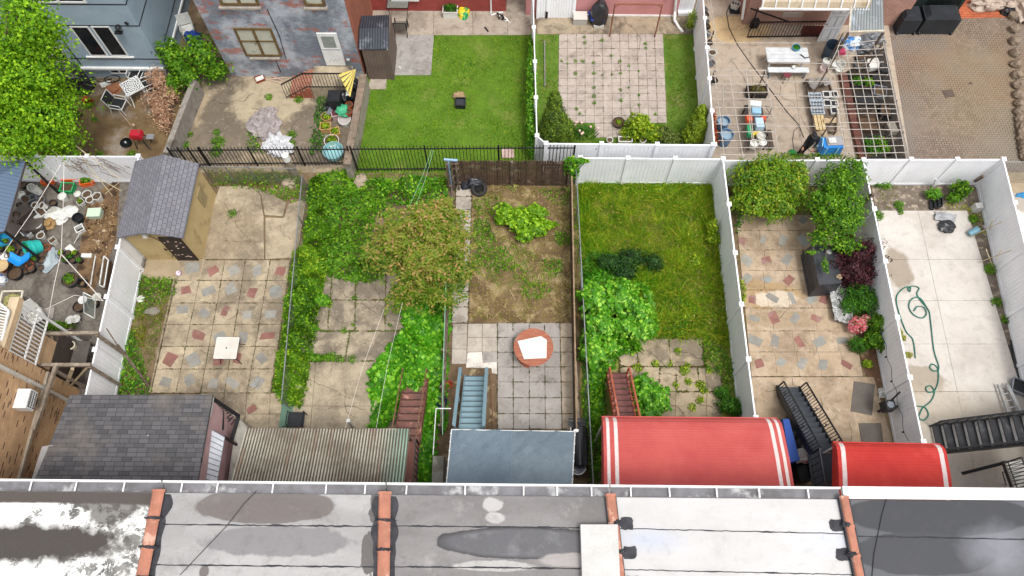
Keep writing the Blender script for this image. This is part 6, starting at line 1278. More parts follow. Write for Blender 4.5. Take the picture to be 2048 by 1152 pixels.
def cracks(name,seeds,z,mat,seed=0):
    rd=random.Random(seed);mb=MB()
    for (x,y,ang,L) in seeds:
        p=G(x,y,z);a=ang;pts=[]
        for k in range(int(L/.07)):
            pts.append((p.x,p.y,rd.uniform(.003,.009)));a+=rd.uniform(-.45,.45);p=p+Vector((math.cos(a)*.07,math.sin(a)*.07,0))
        for (x0,y0,w0),(x1,y1,w1) in zip(pts,pts[1:]):
            d=math.atan2(y1-y0,x1-x0);nx,ny=-math.sin(d),math.cos(d);mb.add([(x0-nx*w0,y0-ny*w0,z),(x1-nx*w1,y1-ny*w1,z),(x1+nx*w1,y1+ny*w1,z),(x0+nx*w0,y0+ny*w0,z)],[(0,1,2,3)])
    struct(name,mb,mat)
CRK=M('crack','3a332b','4a4238',5,.95)
rd=random.Random(77)
cracks('patio_cracks',[(435,400,-.6,1.5),(470,440,-1.2,1.4),(450,480,-.2,1.6),(490,400,-1,1.2),(560,450,-1.8,1.0),(380,600,-.5,.8),(455,640,.6,.7),(400,700,-.3,.9),(520,760,-2,.6),(430,800,.1,1.0),(480,840,-.6,.8)],.049,CRK,1)
cracks('worn_patio_cracks',[(640,560,-.4,1.8),(700,600,-1.3,1.2),(660,630,0,1.4),(750,570,-1.2,1.4),(640,690,-.3,1.5),(720,690,.4,1.2),(620,760,-.6,1.8),(690,780,-1.3,1.4),(740,740,-.8,1.2),(650,820,.2,1.6)],.049,CRK,2)
cracks('broken_slab_cracks',[(1290,700,-.5,1.0),(1360,700,-1.2,1.0),(1300,750,-.2,1.3),(1370,760,-.9,1.0),(1410,745,-1.4,.9),(1340,810,.3,1.4),(1390,800,-1,.8)],.064,CRK,3)
cracks('yard_cracks',[(1460,120,-.3,2.2),(1560,170,-1.3,1.5),(1600,230,-.6,1.3),(1480,60,.2,1.4),(1250,45,-.1,2.0),(1100,50,-.4,1.0),(800,100,-.7,1.0),(930,45,-.2,1.2),(430,200,-1,2.0),(500,260,-.2,2.2),(600,220,-1.4,1.5)],.056,CRK,4)
cracks('patio_edge_cracks',[(1530,780,-.8,1.6),(1640,790,-1.2,1.4),(1700,840,-2.2,1.2),(1550,640,.1,.8),(1600,560,-.3,.8)],.049,CRK,5)
# ================= OBJECTS =================
PLW=M('plastic_white','d6d6d2','c4c4be',5,.5,fine=.06,c3='a8a498',s3=2);PLB=M('plastic_black','1e1f22','2a2b2e',5,.45,fine=.05);SOIL=M('potting_soil','4a3a2c','5f4a38',9,.95,bump=.8);TC=M('clay','a8553a','96492f',5,.8)
GRYP=M('plastic_grey','7a8088','6c7178',4,.5);BAG=M('black_bag','1c1d21','26272b',3,.3,spec=.6,bump=.6,bs=9);ALU=M('aluminium','b5b6b6','a0a2a2',4,.35,metal=.7)
def col(name,c,rough=.5,**k): return M(name,c,None,rough=rough,fine=.05,**k)
def rnd(name,label,cat,p,r,h,mat,fill=None,tap=.8,rim=.012,z=0.0,group=None,tilt=None,plant=None,n=18,seed=0):
    """pot / bucket / tub with an inside, optionally filled"""
    q=G(p[0],p[1],z+h*.5);q.z=z;ax=Vector(tilt) if tilt else None
    T=thing(name,label,cat,q,group);mb=MB();M3=Vector(ax).to_track_quat('Z','Y') if ax else None
    o=q+(Vector((0,0,r*.8)) if ax else Vector())
    mb.lathe(o,[(r*tap*.98,0),(r,h-.03),(r+rim,h-.03),(r+rim,h),(r-rim,h),(r-rim,h*.55),(r*tap*.8,h*.15),(0,h*.15)],n,axis=ax)
    part('body',mb,mat,T,smooth=False)
    if fill:
        mb=MB();off=(M3@Vector((0,0,h*.8))) if M3 else Vector((0,0,h*.8));mb.lathe(o+off,[(r-rim*1.2,-.02),(r-rim*1.2,0),(r*.5,.015),(0,.02)],n,axis=ax);part('soil',mb,fill,T)
    if plant:
        rng=np.random.default_rng(seed);P,N=blob_pts([(0,0,h+plant[1]*.3,plant[0],plant[0],plant[1])],int(plant[0]*plant[0]*9000)+60,rng,.3,.8,.3);link('plant',leaf_mesh('plant',P,N,.06,rng,.6),plant[2],T)
    return T
def boxy(name,label,cat,p,s,rz,mat,z=0,open_=True,fill=None,lid=None,group=None,plant=None,seed=0,tilt=None,wall=.02,tap=1.0):
    q=G(p[0],p[1],z+s[2]*.5);q.z=z;T=thing(name,label,cat,q,group);mb=MB();w_,d,h=s;c,sn=math.cos(rz),math.sin(rz)
    def bx(cx,cy,cz,a,b,k): mb.box((q.x+cx*c-cy*sn,q.y+cx*sn+cy*c,z+cz),(a,b,k),rz)
    if open_:
        bx(0,0,.01,w_*.98,d*.98,.02)
        for sg in (-1,1): bx(sg*(w_/2-wall/2),0,h/2,wall,d,h);bx(0,sg*(d/2-wall/2),h/2,w_-2*wall,wall,h)
        for sg in (-1,1): bx(sg*(w_/2),0,h-.015,.035,d+.03,.025);bx(0,sg*(d/2),h-.012,w_,.035,.025)
    else: mb.box((q.x,q.y,z+h/2),(w_,d,h),rz,taper=tap)
    part('body',mb,mat,T)
    if fill: mb=MB();mb.box((q.x,q.y,z+h*.4),(w_-2.2*wall,d-2.2*wall,h*.7),rz);part('soil',mb,fill,T)
    if lid: mb=MB();mb.box((q.x,q.y,z+h+.02),(w_+.04,d+.04,.04),rz,taper=.93);part('lid',mb,lid,T)
    if plant:
        rng=np.random.default_rng(seed);P,N=blob_pts([(0,0,h,w_*.45*plant[0],d*.45*plant[0],plant[1])],int(w_*d*2600*plant[0])+40,rng,.3,.8,.3);a=P.copy();P[:,0]=a[:,0]*c-a[:,1]*sn;P[:,1]=a[:,0]*sn+a[:,1]*c;link('plant',leaf_mesh('plant',P,N,.06,rng,.6),plant[2],T)
    return T
def lump(name,label,cat,p,r,mat,z=0,amp=.25,freq=1.8,seed=0,nu=26,nv=16,group=None,bm=None):
    q=G(p[0],p[1],z+r[2]*.5);mb=MB();mb.blob((q.x,q.y,z+r[2]*.45),r,amp,freq,seed,nu,nv,flat=-r[2]*.44);return single(name,mb,mat,label,cat,group)
def sheet_(name,label,cat,pts,mat,z=.03,amp=.05,n=14,seed=0,f=3):
    P_=[G(a,b,z) for a,b in pts];mb=MB()
    def P(u,v):
        p=(P_[0].lerp(P_[1],u)).lerp(P_[3].lerp(P_[2],u),v);return p+Vector((0,0,amp*(.6+mnoise.noise(Vector((u*f,v*f,seed)))*1.6)))
    mb.grid(P,n,n);o=single(name,mb,mat,label,cat);md=o.modifiers.new('thick','SOLIDIFY');md.thickness=.012;md.offset=0;return o
def pole(name,label,cat,a,b,za,zb,r,mat,n=6):
    mb=MB();mb.tube([G(*a,za),G(*b,zb)],r,n);return single(name,mb,mat,label,cat)
# ---- ornate patio set
def chair(label,p,rz,fm=WHT,sm=None,name='patio_chair',sc=1,group=None):
    sm=sm or col('sling_black','26272a',.7);T=thing(name,label,'chair',G(p[0],p[1],.4)*Vector((1,1,0)) if False else (G(p[0],p[1],.4).x,G(p[0],p[1],.4).y,0),group,rz)
    a=.27*sc
    for sx in (-1,1):
        mb=MB();mb.tube([(sx*a,-.28,0),(sx*a,-.26,.62),(sx*a,.2,.64),(sx*a,.26,.4)],.018,6);lpart('arm_frame',mb,fm,T)
        mb=MB();mb.tube([(sx*a,.36,0),(sx*a,.24,.42),(sx*a,.36,.95)],.018,6);lpart('back_leg',mb,fm,T)
    mb=MB();mb.tube([(-a,.36,.95),(a,.36,.95)],.018,6);lpart('back_rail',mb,fm,T);mb=MB();mb.tube([(-a,-.26,.4),(a,-.26,.4)],.018,6);mb.tube([(-a,-.26,.4),(-a,.24,.42)],.018,6);mb.tube([(a,-.26,.4),(a,.24,.42)],.018,6);lpart('seat_frame',mb,fm,T)
    mb=MB();mb.box((0,0,.41),(2*a-.04,.5,.02));lpart('seat',mb,sm,T);mb=MB();mb.hexa([(-a+.02,.25,.46),(a-.02,.25,.46),(a-.02,.27,.46),(-a+.02,.27,.46)],[(-a+.02,.35,.93),(a-.02,.35,.93),(a-.02,.37,.93),(-a+.02,.37,.93)]);lpart('backrest',mb,sm,T);return T
def lace():
    n=NT('lace_top',.5);p=n.n('ShaderNodeTexCoord').outputs['Object'];q=n.n('ShaderNodeSeparateXYZ');n.set(q.inputs[0],p);x,y=q.outputs[0],q.outputs[1]
    r=n.math('SQRT',n.math('ADD',n.math('MULTIPLY',x,x),n.math('MULTIPLY',y,y)));a=n.math('ARCTAN2',y,x)
    f=n.math('MULTIPLY',n.math('SINE',n.math('MULTIPLY',r,55.0)),n.math('SINE',n.math('MULTIPLY',a,8.0)))
    g=n.math('MULTIPLY',n.math('SINE',n.math('MULTIPLY',x,60.0)),n.math('SINE',n.math('MULTIPLY',y,60.0)))
    m=n.math('LESS_THAN',n.math('ADD',f,n.math('MULTIPLY',g,.6)),-.12);return n.out(n.mix(m,'d8d8d6','3c3f45'))
c=G(264,172,.7);T=thing('patio_table','square white cast-metal lace-patterned table in the dirt yard','table',(c.x,c.y,0),None,R(38))
mb=MB();mb.box((0,0,.7),(.74,.74,.03));lpart('table_top',mb,lace(),T)
mb=MB();
for sx in (-1,1): mb.box((sx*.375,0,.7),(.03,.78,.05));mb.box((0,sx*.375,.7),(.72,.03,.05))
lpart('rim',mb,WHT,T)
for sx in (-1,1):
    for sy in (-1,1): mb=MB();mb.tube([(sx*.3,sy*.3,.68),(sx*.34,sy*.34,.3),(sx*.42,sy*.42,0)],.02,6);lpart('leg',mb,WHT,T)
chair('white framed chair with black sling behind the lace-topped table',(272,148),R(-10));chair('white framed chair with black sling standing alone below the lace-topped table',(236,208),R(80));chair('white framed chair with only its legs showing right of the lace-topped table',(296,170),R(-60))
# bicycle
T=thing('bicycle','black bicycle leaning in front of the blue-grey stucco wall','bicycle',G(198,165))
w1=G(224,158,.33);w2=G(176,172,.33);d=(w1-w2).normalized();ax=Vector((-d.y,d.x,.35)).normalized();up=ax.cross(d).normalized();up=up if up.z>0 else -up
for w_ in (w1,w2):
    mb=MB();mb.tube([w_+d*.31*math.cos(a)+up*.31*math.sin(a) for a in [2*PI*i/24 for i in range(25)]],.022,6);wh=part('wheel',mb,PLB,T)
    mb=MB()
    for i in range(10): a=2*PI*i/10;mb.tube([w_,w_+d*.3*math.cos(a)+up*.3*math.sin(a)],.004,3)
    part('spokes',mb,ALU,wh)
m_=w2.lerp(w1,.55);st=w2.lerp(w1,.42)+up*.45;hd=w2.lerp(w1,.1)+up*.5
mb=MB()
for a,b in ((w1,m_),(m_,st),(st,w1),(m_-up*.02,hd),(st-up*.03,hd),(hd,w2)): mb.tube([a,b],.018,6)
part('frame',mb,PLB,T);mb=MB();mb.tube([hd,hd+up*.1,hd+up*.12-ax*.25],.014,5);mb.tube([hd+up*.1,hd+up*.12+ax*.25],.014,5);part('handlebar',mb,PLB,T)
mb=MB();mb.blob(st+up*.1,(.13,.09,.04),.1,1,1,10,8);mb.tube([st,st+up*.1],.012,5);part('saddle',mb,PLB,T)
sheet_('board','white crumpled paper board under the bicycle','board',[(198,165),(220,162),(225,172),(204,176)],PLW,.02,.03,6)
rnd('bucket','red plastic bucket tipped over in the dirt beside the leafy tree','bucket',(168,196),.17,.36,col('red_plastic','b8302a'),tilt=(.7,-.6,.15))
lump('covered_heap','black covered heap against the blue-grey wall behind the leafy tree','bin',(142,160),(.75,.5,1.0),BAG,seed=4,amp=.15)
lump('rubble_heap','low dark pile under the edge of the leafy tree','heap',(140,229),(.5,.22,.14),PLB,seed=2)
lump('white_pot','small white pot under the lace-topped table','pot',(255,194),(.1,.08,.16),PLW,seed=1,amp=.05)
lump('leaf_pile','brown pile of dry leaves in front of the bicycle','leaves',(226,178),(.35,.3,.12),M('dryleaf','7a4f3a','9c6a4c',14,.9,bump=1,bs=20),seed=6)
T=thing('kettle_grill','red square kettle grill on black legs in the dirt yard','grill',(G(272,268,.8).x,G(272,268,.8).y,0));o_=Vector(T.location)
mb=MB();mb.box(o_+Vector((0,0,.82)),(.5,.36,.16),0,taper=.8);mb.box(o_+Vector((0,0,.66)),(.42,.3,.14),0);part('lid',mb,col('redgrill','a81c2c',.3,spec=.6),T)
for sx in (-1,1):
    for sy in (-1,1): mb=MB();mb.bar(o_+Vector((sx*.18,sy*.12,.6)),o_+Vector((sx*.26,sy*.2,0)),.03);part('leg',mb,PLB,T)
mb=MB();mb.box(o_+Vector((.5,.0,.62)),(.3,.25,.03));mb.bar(o_+Vector((.2,0,.6)),o_+Vector((.5,0,.6)),.02);part('side_tray',mb,ALU,T)
rnd('grill_bowl','black enamel bowl on the ground beside the red grill','bowl',(253,287),.22,.18,col('enamel','17181a',.2),tap=.5)
mb=MB();mb.tube([G(238,222,.4),G(262,250,.3)],.015,5);mb.blob(G(267,250,.35),(.07,.07,.07),0,1,0,8,6);single('mop',mb,M('stick','a8907a'),'thin stick with a pale round end beside the red grill','stick')
pole('stick','grey weathered stick lying across the red grill','stick',(276,262),(303,300),.95,.05,.025,WOODG)
for i,(a,b) in enumerate((((153,292),(176,312)),((98,295),(120,314)),((220,298),(232,312)))): pole('stick','pale dry branch leaning over the white fence, '+ORD[i+1]+' of three','stick',a,b,2.1,1.6,.018,M('stick','a8907a'))
chair('white plastic chair wedged between the two upper buildings',(375,58),R(20),PLW,PLW);lump('tarp','crumpled blue tarp between the two upper buildings','tarp',(387,75),(.35,.3,.35),col('bluetarp','1f3f8a'),seed=3)
# ---- stained concrete yard
PLS=NT('plastic_film',.25,0,.6);PLS.bump(PLS.noise(7,6,.7,dist=1.5),.9,.08);PLS.b.inputs['Alpha'].default_value=.85;PLSM=PLS.out(PLS.mix(PLS.ramp(PLS.noise(5,6,dist=1),.35,.65),'b5aaa8','8f8482'))
lump('plastic_sheet','crumpled translucent plastic sheet around a grass clump','plastic sheet',(530,247),(.6,.75,.16),PLSM,seed=7,amp=.35,freq=2.5,nu=48,nv=26)
lump('plastic_sheet','whiter gathered plastic bundle near the iron pickets','plastic sheet',(556,292),(.55,.5,.25),M('filmwhite','c9c9cb','a8a8ac',4,.3,spec=.6,bump=1,bs=6),seed=9,amp=.35,freq=3,nu=48,nv=26)
boxy('wooden_box','small broken brown wooden box at the brick wall foot','box',(520,158),(.4,.3,.14),.5,M('redwood','7a3f28'),fill=PLW)
for i,(a,b) in enumerate((((522,160),(568,155)),((540,160),(565,167)),((545,152),(568,162)))): pole('stick','pale pinkish stick in the pile at the brick wall foot, '+ORD[i+1]+' of three','stick',a,b,.08,.05,.02,M('pinkstick','c4a598'))
T=thing('garden_umbrella','folded yellow striped garden umbrella in the corner of the stoop','umbrella',(G(700,158).x,G(700,158).y,0))
a=G(712,138,1.9);mb=MB();mb.tube([a,G(700,170,0)],.02,6);part('pole',mb,WOODG,T)
for i in range(5):
    e=a+Vector((-.75+.1*i,-.08-.17*i,-.3-.1*i));mb=MB();w_=Vector((.06,-.09,0));mb.add([a,e+w_,e+w_*.2+Vector((0,0,.05)),e-w_*.8],[(0,1,2),(0,2,3)]);part('canopy_fold',mb,M('yellowcloth','d8c46a','c4b058',3,.8,isl=.2),T)
boxy('trash_bin','black lidded trash bin at the foot of the stoop','bin',(672,205),(.5,.55,.85),0,PLB,open_=False,lid=PLB,tap=1.05)
lump('trash_bag','glossy black trash bag left of the black bin','bag',(658,215),(.28,.25,.3),BAG,seed=2);lump('trash_bag','black trash bag between the bin and the stone-capped wall','bag',(698,195),(.35,.4,.4),BAG,seed=3);lump('trash_bag','black bag under the folded yellow umbrella','bag',(706,172),(.3,.25,.4),BAG,seed=5)
boxy('planter_box','square tan-rimmed planter full of sprouts','planter',(652,256),(.42,.36,.3),.05,M('tanpl','b08a5c'),fill=SOIL,plant=(1,.12,LIME),seed=1)
rnd('planter','round tan planter with moss behind the square planter','planter',(654,236),.22,.26,M('tanpl','b08a5c'),SOIL,plant=(.17,.08,LIME));boxy('planter_box','tan wooden planter box right of the square sprout planter','planter',(671,266),(.36,.36,.28),.3,M('tanpl','b08a5c'),fill=SOIL,plant=(1,.12,LIME),seed=2)
rnd('tub','white-rimmed round tub with weeds near the iron pickets','tub',(664,284),.3,.25,PLW,SOIL,plant=(.2,.1,LIME));rnd('tub','pale blue upturned plastic tub by the iron pickets','tub',(668,306),.42,.4,col('paleblue','8ab5b8'),None,tap=.75)
rnd('wire_basket','white wire basket with torn bags beside the stone-capped wall','basket',(690,243),.26,.3,PLW,M('greybag','a8a09c'));lump('plastic_bag','green plastic bag on top of the pots by the wall','bag',(685,221),(.26,.3,.2),col('greenbag','3f9a70'),z=.35,seed=4)
boxy('crate','pinkish grey crate below the green bag','crate',(673,227),(.4,.5,.35),.3,M('pinkgrey','a89090'),fill=M('dkred','5c3038'));rnd('basin','grey plastic basin leaning by the pinkish crate','basin',(661,228),.24,.2,GRYP,None,tilt=(-.6,.1,.6))
for i,p in enumerate(((699,212),(698,226))): rnd('clay_pot','terracotta pot on the foot of the stone-capped wall, %s of the pair'%('upper','lower')[i],'pot',p,.15,.22,TC,SOIL,z=.3)
sheet_('white_cloth','pale cloth hanging by the stone-capped wall','cloth',[(694,183),(704,176),(702,190),(692,194)],PLW,.9,.1,8)
# ---- lawn yard
lump('boulder','tan rounded stone on the lawn','stone',(918,192),(.28,.2,.22),M('tanstone','9a8564','8a7656',4,.95,bump=.5),seed=4,amp=.1)
T=boxy('crate','black plastic milk crate touching the tan stone on the lawn','crate',(921,207),(.42,.4,.28),.0,PLB,fill=M('crfill','30343a'))
boxy('planter_box','white rectangular planter with dark herbs by the red wall','planter',(901,22),(.65,.55,.4),0,PLW,fill=SOIL,plant=(1,.12,DEEP),seed=5)
lump('soil_bag','green and yellow garden soil bag by the red wall','bag',(927,22),(.28,.45,.2),M('soilbag','1f8a4a','d8c02c',5,.4,lo=.45,hi=.5),seed=3,amp=.12)
boxy('slab','pinkish square concrete slab at the end of the lawn','slab',(1016,307),(.5,.45,.06),.05,M('pinkslab','c0a8a0','a88a84',3),open_=False)
mb=MB();mb.box(G(973,59,.05),(.07,.3,.05),.6);single('shoe',mb,PLB,'single black shoe lying on the concrete path','shoe')
rnd('cup','small white cup on the concrete pad','cup',(800,136),.05,.1,PLW)
T=thing('glass_table','round-cornered glass patio table beside the storage shed','table',(G(800,28).x,G(800,28).y,0));o_=Vector(T.location)
n=NT('clear_glass',.05,0,.6);n.b.inputs['Alpha'].default_value=.3;GLS=n.out('8fa39a')
mb=MB();mb.box(o_+Vector((0,0,.7)),(.95,.7,.012));part('table_top',mb,GLS,T);mb=MB()
for sx in (-1,1): mb.bar(o_+Vector((sx*.475,-.35,.7)),o_+Vector((sx*.475,.35,.7)),.025);mb.bar(o_+Vector((-.47,sx*.35,.7)),o_+Vector((.47,sx*.35,.7)),.025)
part('frame',mb,IRON,T)
for sx in (-1,1):
    for sy in (-1,1): mb=MB();mb.tube([o_+Vector((sx*.44,sy*.3,.69)),o_+Vector((sx*.38,sy*.25,0))],.015,5);part('leg',mb,IRON,T)
chair('dark framed mesh chair tucked beside the glass table',(802,52),R(180),IRON,M('mesh_taupe','7a756c'))
# cat
def skin(name,verts,edges,radii,mat,parent=None,sub=1):
    me=bpy.data.meshes.new(name);me.from_pydata([tuple(v) for v in verts],edges,[]);o=bpy.data.objects.new(name,me);COL.objects.link(o);m=o.modifiers.new('skin','SKIN')
    me.skin_vertices.new() if not me.skin_vertices else None
    for i,r in enumerate(radii): me.skin_vertices[0].data[i].radius=(r,r) if not isinstance(r,tuple) else r
    me.skin_vertices[0].data[0].use_root=True;s=o.modifiers.new('sub','SUBSURF');s.levels=sub;s.render_levels=sub;me.materials.append(mat)
    if parent:o.parent=parent
    return o
c=G(1006,40);n=NT('cat_fur',.9);tc=n.n('ShaderNodeTexCoord');fur=n.out(n.mix(n.ramp(n.noise(5,2,vec=tc.outputs['Object']),.47,.5),'1f1d1c','dcd8d2'))
V=[(0,0,.17),(-.12,.06,.19),(-.2,.12,.24),(-.26,.15,.27),(-.31,.16,.25),(.13,-.07,.17),(.2,-.13,.13),(.3,-.2,.06),(.36,-.17,.03),(-.17,.02,.08),(-.2,0,.01),(-.1,.14,.08),(-.13,.15,.01),(.12,-.14,.09),(.15,-.16,.01),(.18,-.03,.1),(.22,-.02,.01),(-.27,.12,.33),(-.25,.18,.33)]
E=[(0,1),(1,2),(2,3),(3,4),(0,5),(5,6),(6,7),(7,8),(1,9),(9,10),(1,11),(11,12),(5,13),(13,14),(5,15),(15,16),(3,17),(3,18)]
Rr=[.08,.08,.05,.06,.03,.08,.04,.02,.015,.03,.022,.03,.022,.035,.022,.035,.022,.012,.012]
o=skin('cat',V,E,Rr,fur);o.location=c;tag(o,'black and white cat walking on the concrete path','cat')
# ---- paver terrace
T=boxy('cooler_box','grey-white storage box beside the vinyl gate','box',(1160,38),(.6,.45,.4),0,M('greybox','a5a19b'),open_=False,lid=M('boxlid','c4bfb8'),tap=1.0)
lump('covered_grill','covered grill with black hood and blue side by the pink wall','grill',(1198,30),(.42,.4,.9),BAG,seed=1,amp=.06);sheet_('blue_tarp','bright blue tarp edge around the black covered grill','tarp',[(1176,28),(1186,24),(1208,46),(1182,45)],col('tarpblue','1f3f9a'),.35,.15,10)
T=boxy('concrete_block','white hollow block in front of the covered grill','block',(1197,51),(.42,.22,.2),0,PLW);RST2=M('rust_frame','8a5a42','744836',4,.8)
T=thing('swing_frame','rusty brown tubular frame standing over the paver terrace','frame',G(1265,50));a=G(1219,74,0);b=G(1309,75,0);zt=1.95;at=G(1226,2,zt);bt=G(1320,0,zt);at=Vector((a.x,a.y,zt));bt=Vector((b.x,b.y,zt))
for p in (a,b): mb=MB();mb.tube([p,(p.x,p.y,zt)],.03,8);mb.lathe(p,[(.06,0),(.06,.02),(.03,.03)],8);part('post',mb,RST2,T)
mb=MB();mb.tube([at,bt],.035,8);
for s,p in ((1,at),(-1,bt)): mb.tube([p+Vector((s*.22,0,0)),p-Vector((0,0,.2))],.015,5)
part('crossbar',mb,RST2,T)
rnd('planter','round dark planter bowl with sparse moss on the pavers','planter',(1237,247),.25,.22,M('dkplanter','4a4038'),SOIL,plant=(.13,.03,LIME));rnd('planter','tall leafy plant pot in the corner by the downspout','planter',(1378,56),.2,.3,M('greypot','8a8580'),SOIL,plant=(.28,.7,LIME),seed=4)
pole('pole','long silver metal pole lying on the grass beside the white fence','pole',(1089,82),(1090,172),.12,.1,.03,ALU)
for i,x in enumerate((1219,1250,1285)): 
    if i==1: boxy('planter_box','long white planter behind the white front fence','planter',(x,282),(.55,.25,.3),0,PLW,fill=SOIL)
    else: rnd('planter','small round white pot behind the white front fence, %s of the long planter'%('left','','right')[i],'planter',(x,283),.13,.25,PLW,SOIL)
mb=MB();mb.tube([W(1175,318,G(1169,330).y),G(1193,297,1.6)],.012,5);single('rod',mb,IRON,'thin dark rod leaning on the white fence at the picket end','rod')
# ---- pipe trellis courtyard
PIPEW=M('pvc_pipe','b5aea6','9c948a',6,.6,isl=.08)
def trellis(label,vert,hor,zz,loc,posts,seed=0):
    T=thing('pipe_trellis',label,'trellis',loc);rd=random.Random(seed)
    for a,b in vert: mb=MB();z=zz+rd.uniform(-.03,.03);m=(Vector((a[0]+b[0],a[1]+b[1],0))/2+Vector((rd.uniform(-2,2),0,0)));mb.tube([G(*a,z),G(m.x,m.y,z-.03),G(*b,z)],.017,6);part('pipe',mb,PIPEW,T)
    for a,b in hor: mb=MB();z=zz+.045+rd.uniform(-.02,.03);m=Vector((a[0]+b[0],a[1]+b[1]+rd.uniform(-3,3),0))/2;mb.tube([G(*a,z),G(m.x,m.y,z-.02),G(*b,z)],.015,6);part('pipe',mb,PIPEW,T)
    for p in posts: q=G(*p,zz);mb=MB();mb.tube([(q.x,q.y,0),(q.x,q.y,zz)],.035,6);part('post',mb,WOODG,T)
    return T
hy=[140,152,168,183,200,215,231,248,265,281,296,309]
trellis('small pipe trellis over the goods table beside the long white fence',[((1428,140),(1449,318)),((1458,140),(1487,318)),((1492,139),(1512,318)),((1530,138),(1558,312)),((1497,200),(1505,285))],[((lerp(1418,1440,(y-140)/170),y),(lerp(1533,1558,(y-140)/170),y+rd.uniform(-2,2))) for y in hy],1.9,G(1490,250),[(1430,141),(1532,140),(1558,311),(1449,317)],1)
hy=[137,148,163,177,192,207,219,228,245,259,276,292,306]
trellis('long pipe trellis running the full depth beside the brick yard',[((1656,137),(1692,312)),((1676,100),(1708,317)),((1690,92),(1733,317)),((1708,85),(1753,312)),((1729,114),(1771,315)),((1747,85),(1793,317)),((1766,82),(1813,317)),((1656,137),(1686,68))],[((lerp(1656,1690,(y-137)/170),y),(lerp(1775,1812,(y-137)/170),y+rd.uniform(-2,2))) for y in hy]+[((1684,66),(1768,63)),((1675,92),(1772,78)),((1690,100),(1766,97)),((1684,112),(1766,110)),((1678,125),(1768,124))],1.9,G(1735,200),[(1656,137),(1768,80),(1692,311),(1812,315),(1686,68),(1674,225),(1788,200)],2)
trellis('two parallel white pipes lying along the fence top left of the courtyard',[((1414,-5),(1428,62)),((1420,-5),(1433,80)),((1429,62),(1432,100))],[((1409,60),(1448,86))],1.5,G(1420,60),[(1428,62)],3)
for i,(a,b) in enumerate((((1408,85),(1620,86)),((1540,126),(1660,127)),((1545,162),(1660,163)),((1545,191),(1660,193)),((1542,214),(1660,216)),((1532,252),(1690,253)))):
    pole('pipe','thin pale pipe spanning the courtyard between the trellises, %s from the back'%ORD[i+1],'pipe',a,b,2.05,2.05,.014,PIPEW)
T=thing('picnic_table','white-painted picnic table top with blue bowl in the courtyard','table',(G(1575,110,.74).x,G(1575,110,.74).y,0));o_=Vector(T.location);TPW=M('table_white','c9cccd','b5b8ba',3,.6,isl=.04)
for i in range(4): mb=MB();mb.box(o_+Vector((0,-.3+.2*i,.74)),(1.8,.19,.035));part('board',mb,TPW,T)
for sx in (-1,1): mb=MB();mb.bar(o_+Vector((sx*.7,-.3,.0)),o_+Vector((sx*.7,-.1,.72)),.07);mb.bar(o_+Vector((sx*.7,.3,0)),o_+Vector((sx*.7,.1,.72)),.07);mb.bar(o_+Vector((sx*.7,-.36,.68)),o_+Vector((sx*.7,.36,.68)),.05);part('leg_frame',mb,TPW,T)
T=thing('bench','white plank bench in front of the white picnic table','bench',(G(1577,140,.45).x,G(1577,140,.45).y,0));o_=Vector(T.location);mb=MB();mb.box(o_+Vector((0,0,.45)),(1.75,.27,.04));part('seat',mb,TPW,T)
for sx in (-1,1): mb=MB();mb.bar(o_+Vector((sx*.75,-.1,0)),o_+Vector((sx*.75,-.1,.43)),.06);mb.bar(o_+Vector((sx*.75,.1,0)),o_+Vector((sx*.75,.1,.43)),.06);part('leg_frame',mb,GRYP,T)
rnd('bowl','blue plastic bowl of leafy greens on the picnic table','bowl',(1592,96),.17,.12,col('bluebowl','2c8aa8'),DEEP,z=.76,tap=.6);rnd('bowl','small white bowl on the white bench','bowl',(1588,135),.08,.08,PLW,z=.47,tap=.6)
mb=MB();mb.tube([G(1601,109,.78),G(1610,116,.78),G(1619,114,.78)],.025,6);single('tool','x' and mb,PLB,'black hand tool lying on the picnic table','tool')
T=thing('stool','low round red-brown stool in front of the white bench','stool',(G(1574,150,.4).x,G(1574,150,.4).y,0));o_=Vector(T.location);mb=MB();mb.lathe(o_+Vector((0,0,.4)),[(.16,0),(.17,.02),(.16,.04),(0,.045)],16);part('seat',mb,M('maroon','6a3038'),T)
for k in range(3): a=2.1*k;mb=MB();mb.tube([o_+Vector((.1*math.cos(a),.1*math.sin(a),.4)),o_+Vector((.2*math.cos(a),.2*math.sin(a),0))],.013,5);part('leg',mb,IRON,T)
rnd('trash_can','large dark blue-grey open trash can in the courtyard','bin',(1661,103),.33,.8,col('bluegrey_can','3c4a5a'),None,n=24)
for i,(p,h) in enumerate((((1651,128),.4),((1647,140),.3),((1668,132),.3),((1680,131),.32),((1677,141),.25))): rnd('bucket',['tall white bucket below the blue-grey trash can','pinkish white bucket, lowest of the cluster below the trash can','white bucket in the middle of the cluster below the trash can','white bucket at the right of the cluster below the trash can','small white tub at the bottom right of the bucket cluster'][i],'bucket',p,.18,h,PLW if i!=1 else M('pkw','d8c4c0'),None if i%2 else PLW)
boxy('box','pink plastic box behind the bucket cluster','box',(1683,104),(.3,.25,.2),0,col('pinkbox','c04a6a'),open_=False);lump('bag','blue and white plastic bag at the head of the long trellis','bag',(1698,88),(.5,.35,.35),M('bluebag','3a7ab8','c4ccd4',4,.4,lo=.45,hi=.52),seed=4)
for i,(p,r) in enumerate((((1725,85),.5),((1750,78),.45),((1735,100),.4))): lump('tarp_heap','grey tarp heap under the head of the long trellis, %s from the left'%ORD[[1,3,2][i]],'tarp',p,(r,r*.7,.3),M('greytarp','7a7d82','5a5d63',3,.4,spec=.5,bump=.7,bs=8),seed=i+11)
rnd('bucket','white bucket with dark soil by the long white fence','bucket',(1423,110),.17,.36,PLW,SOIL)
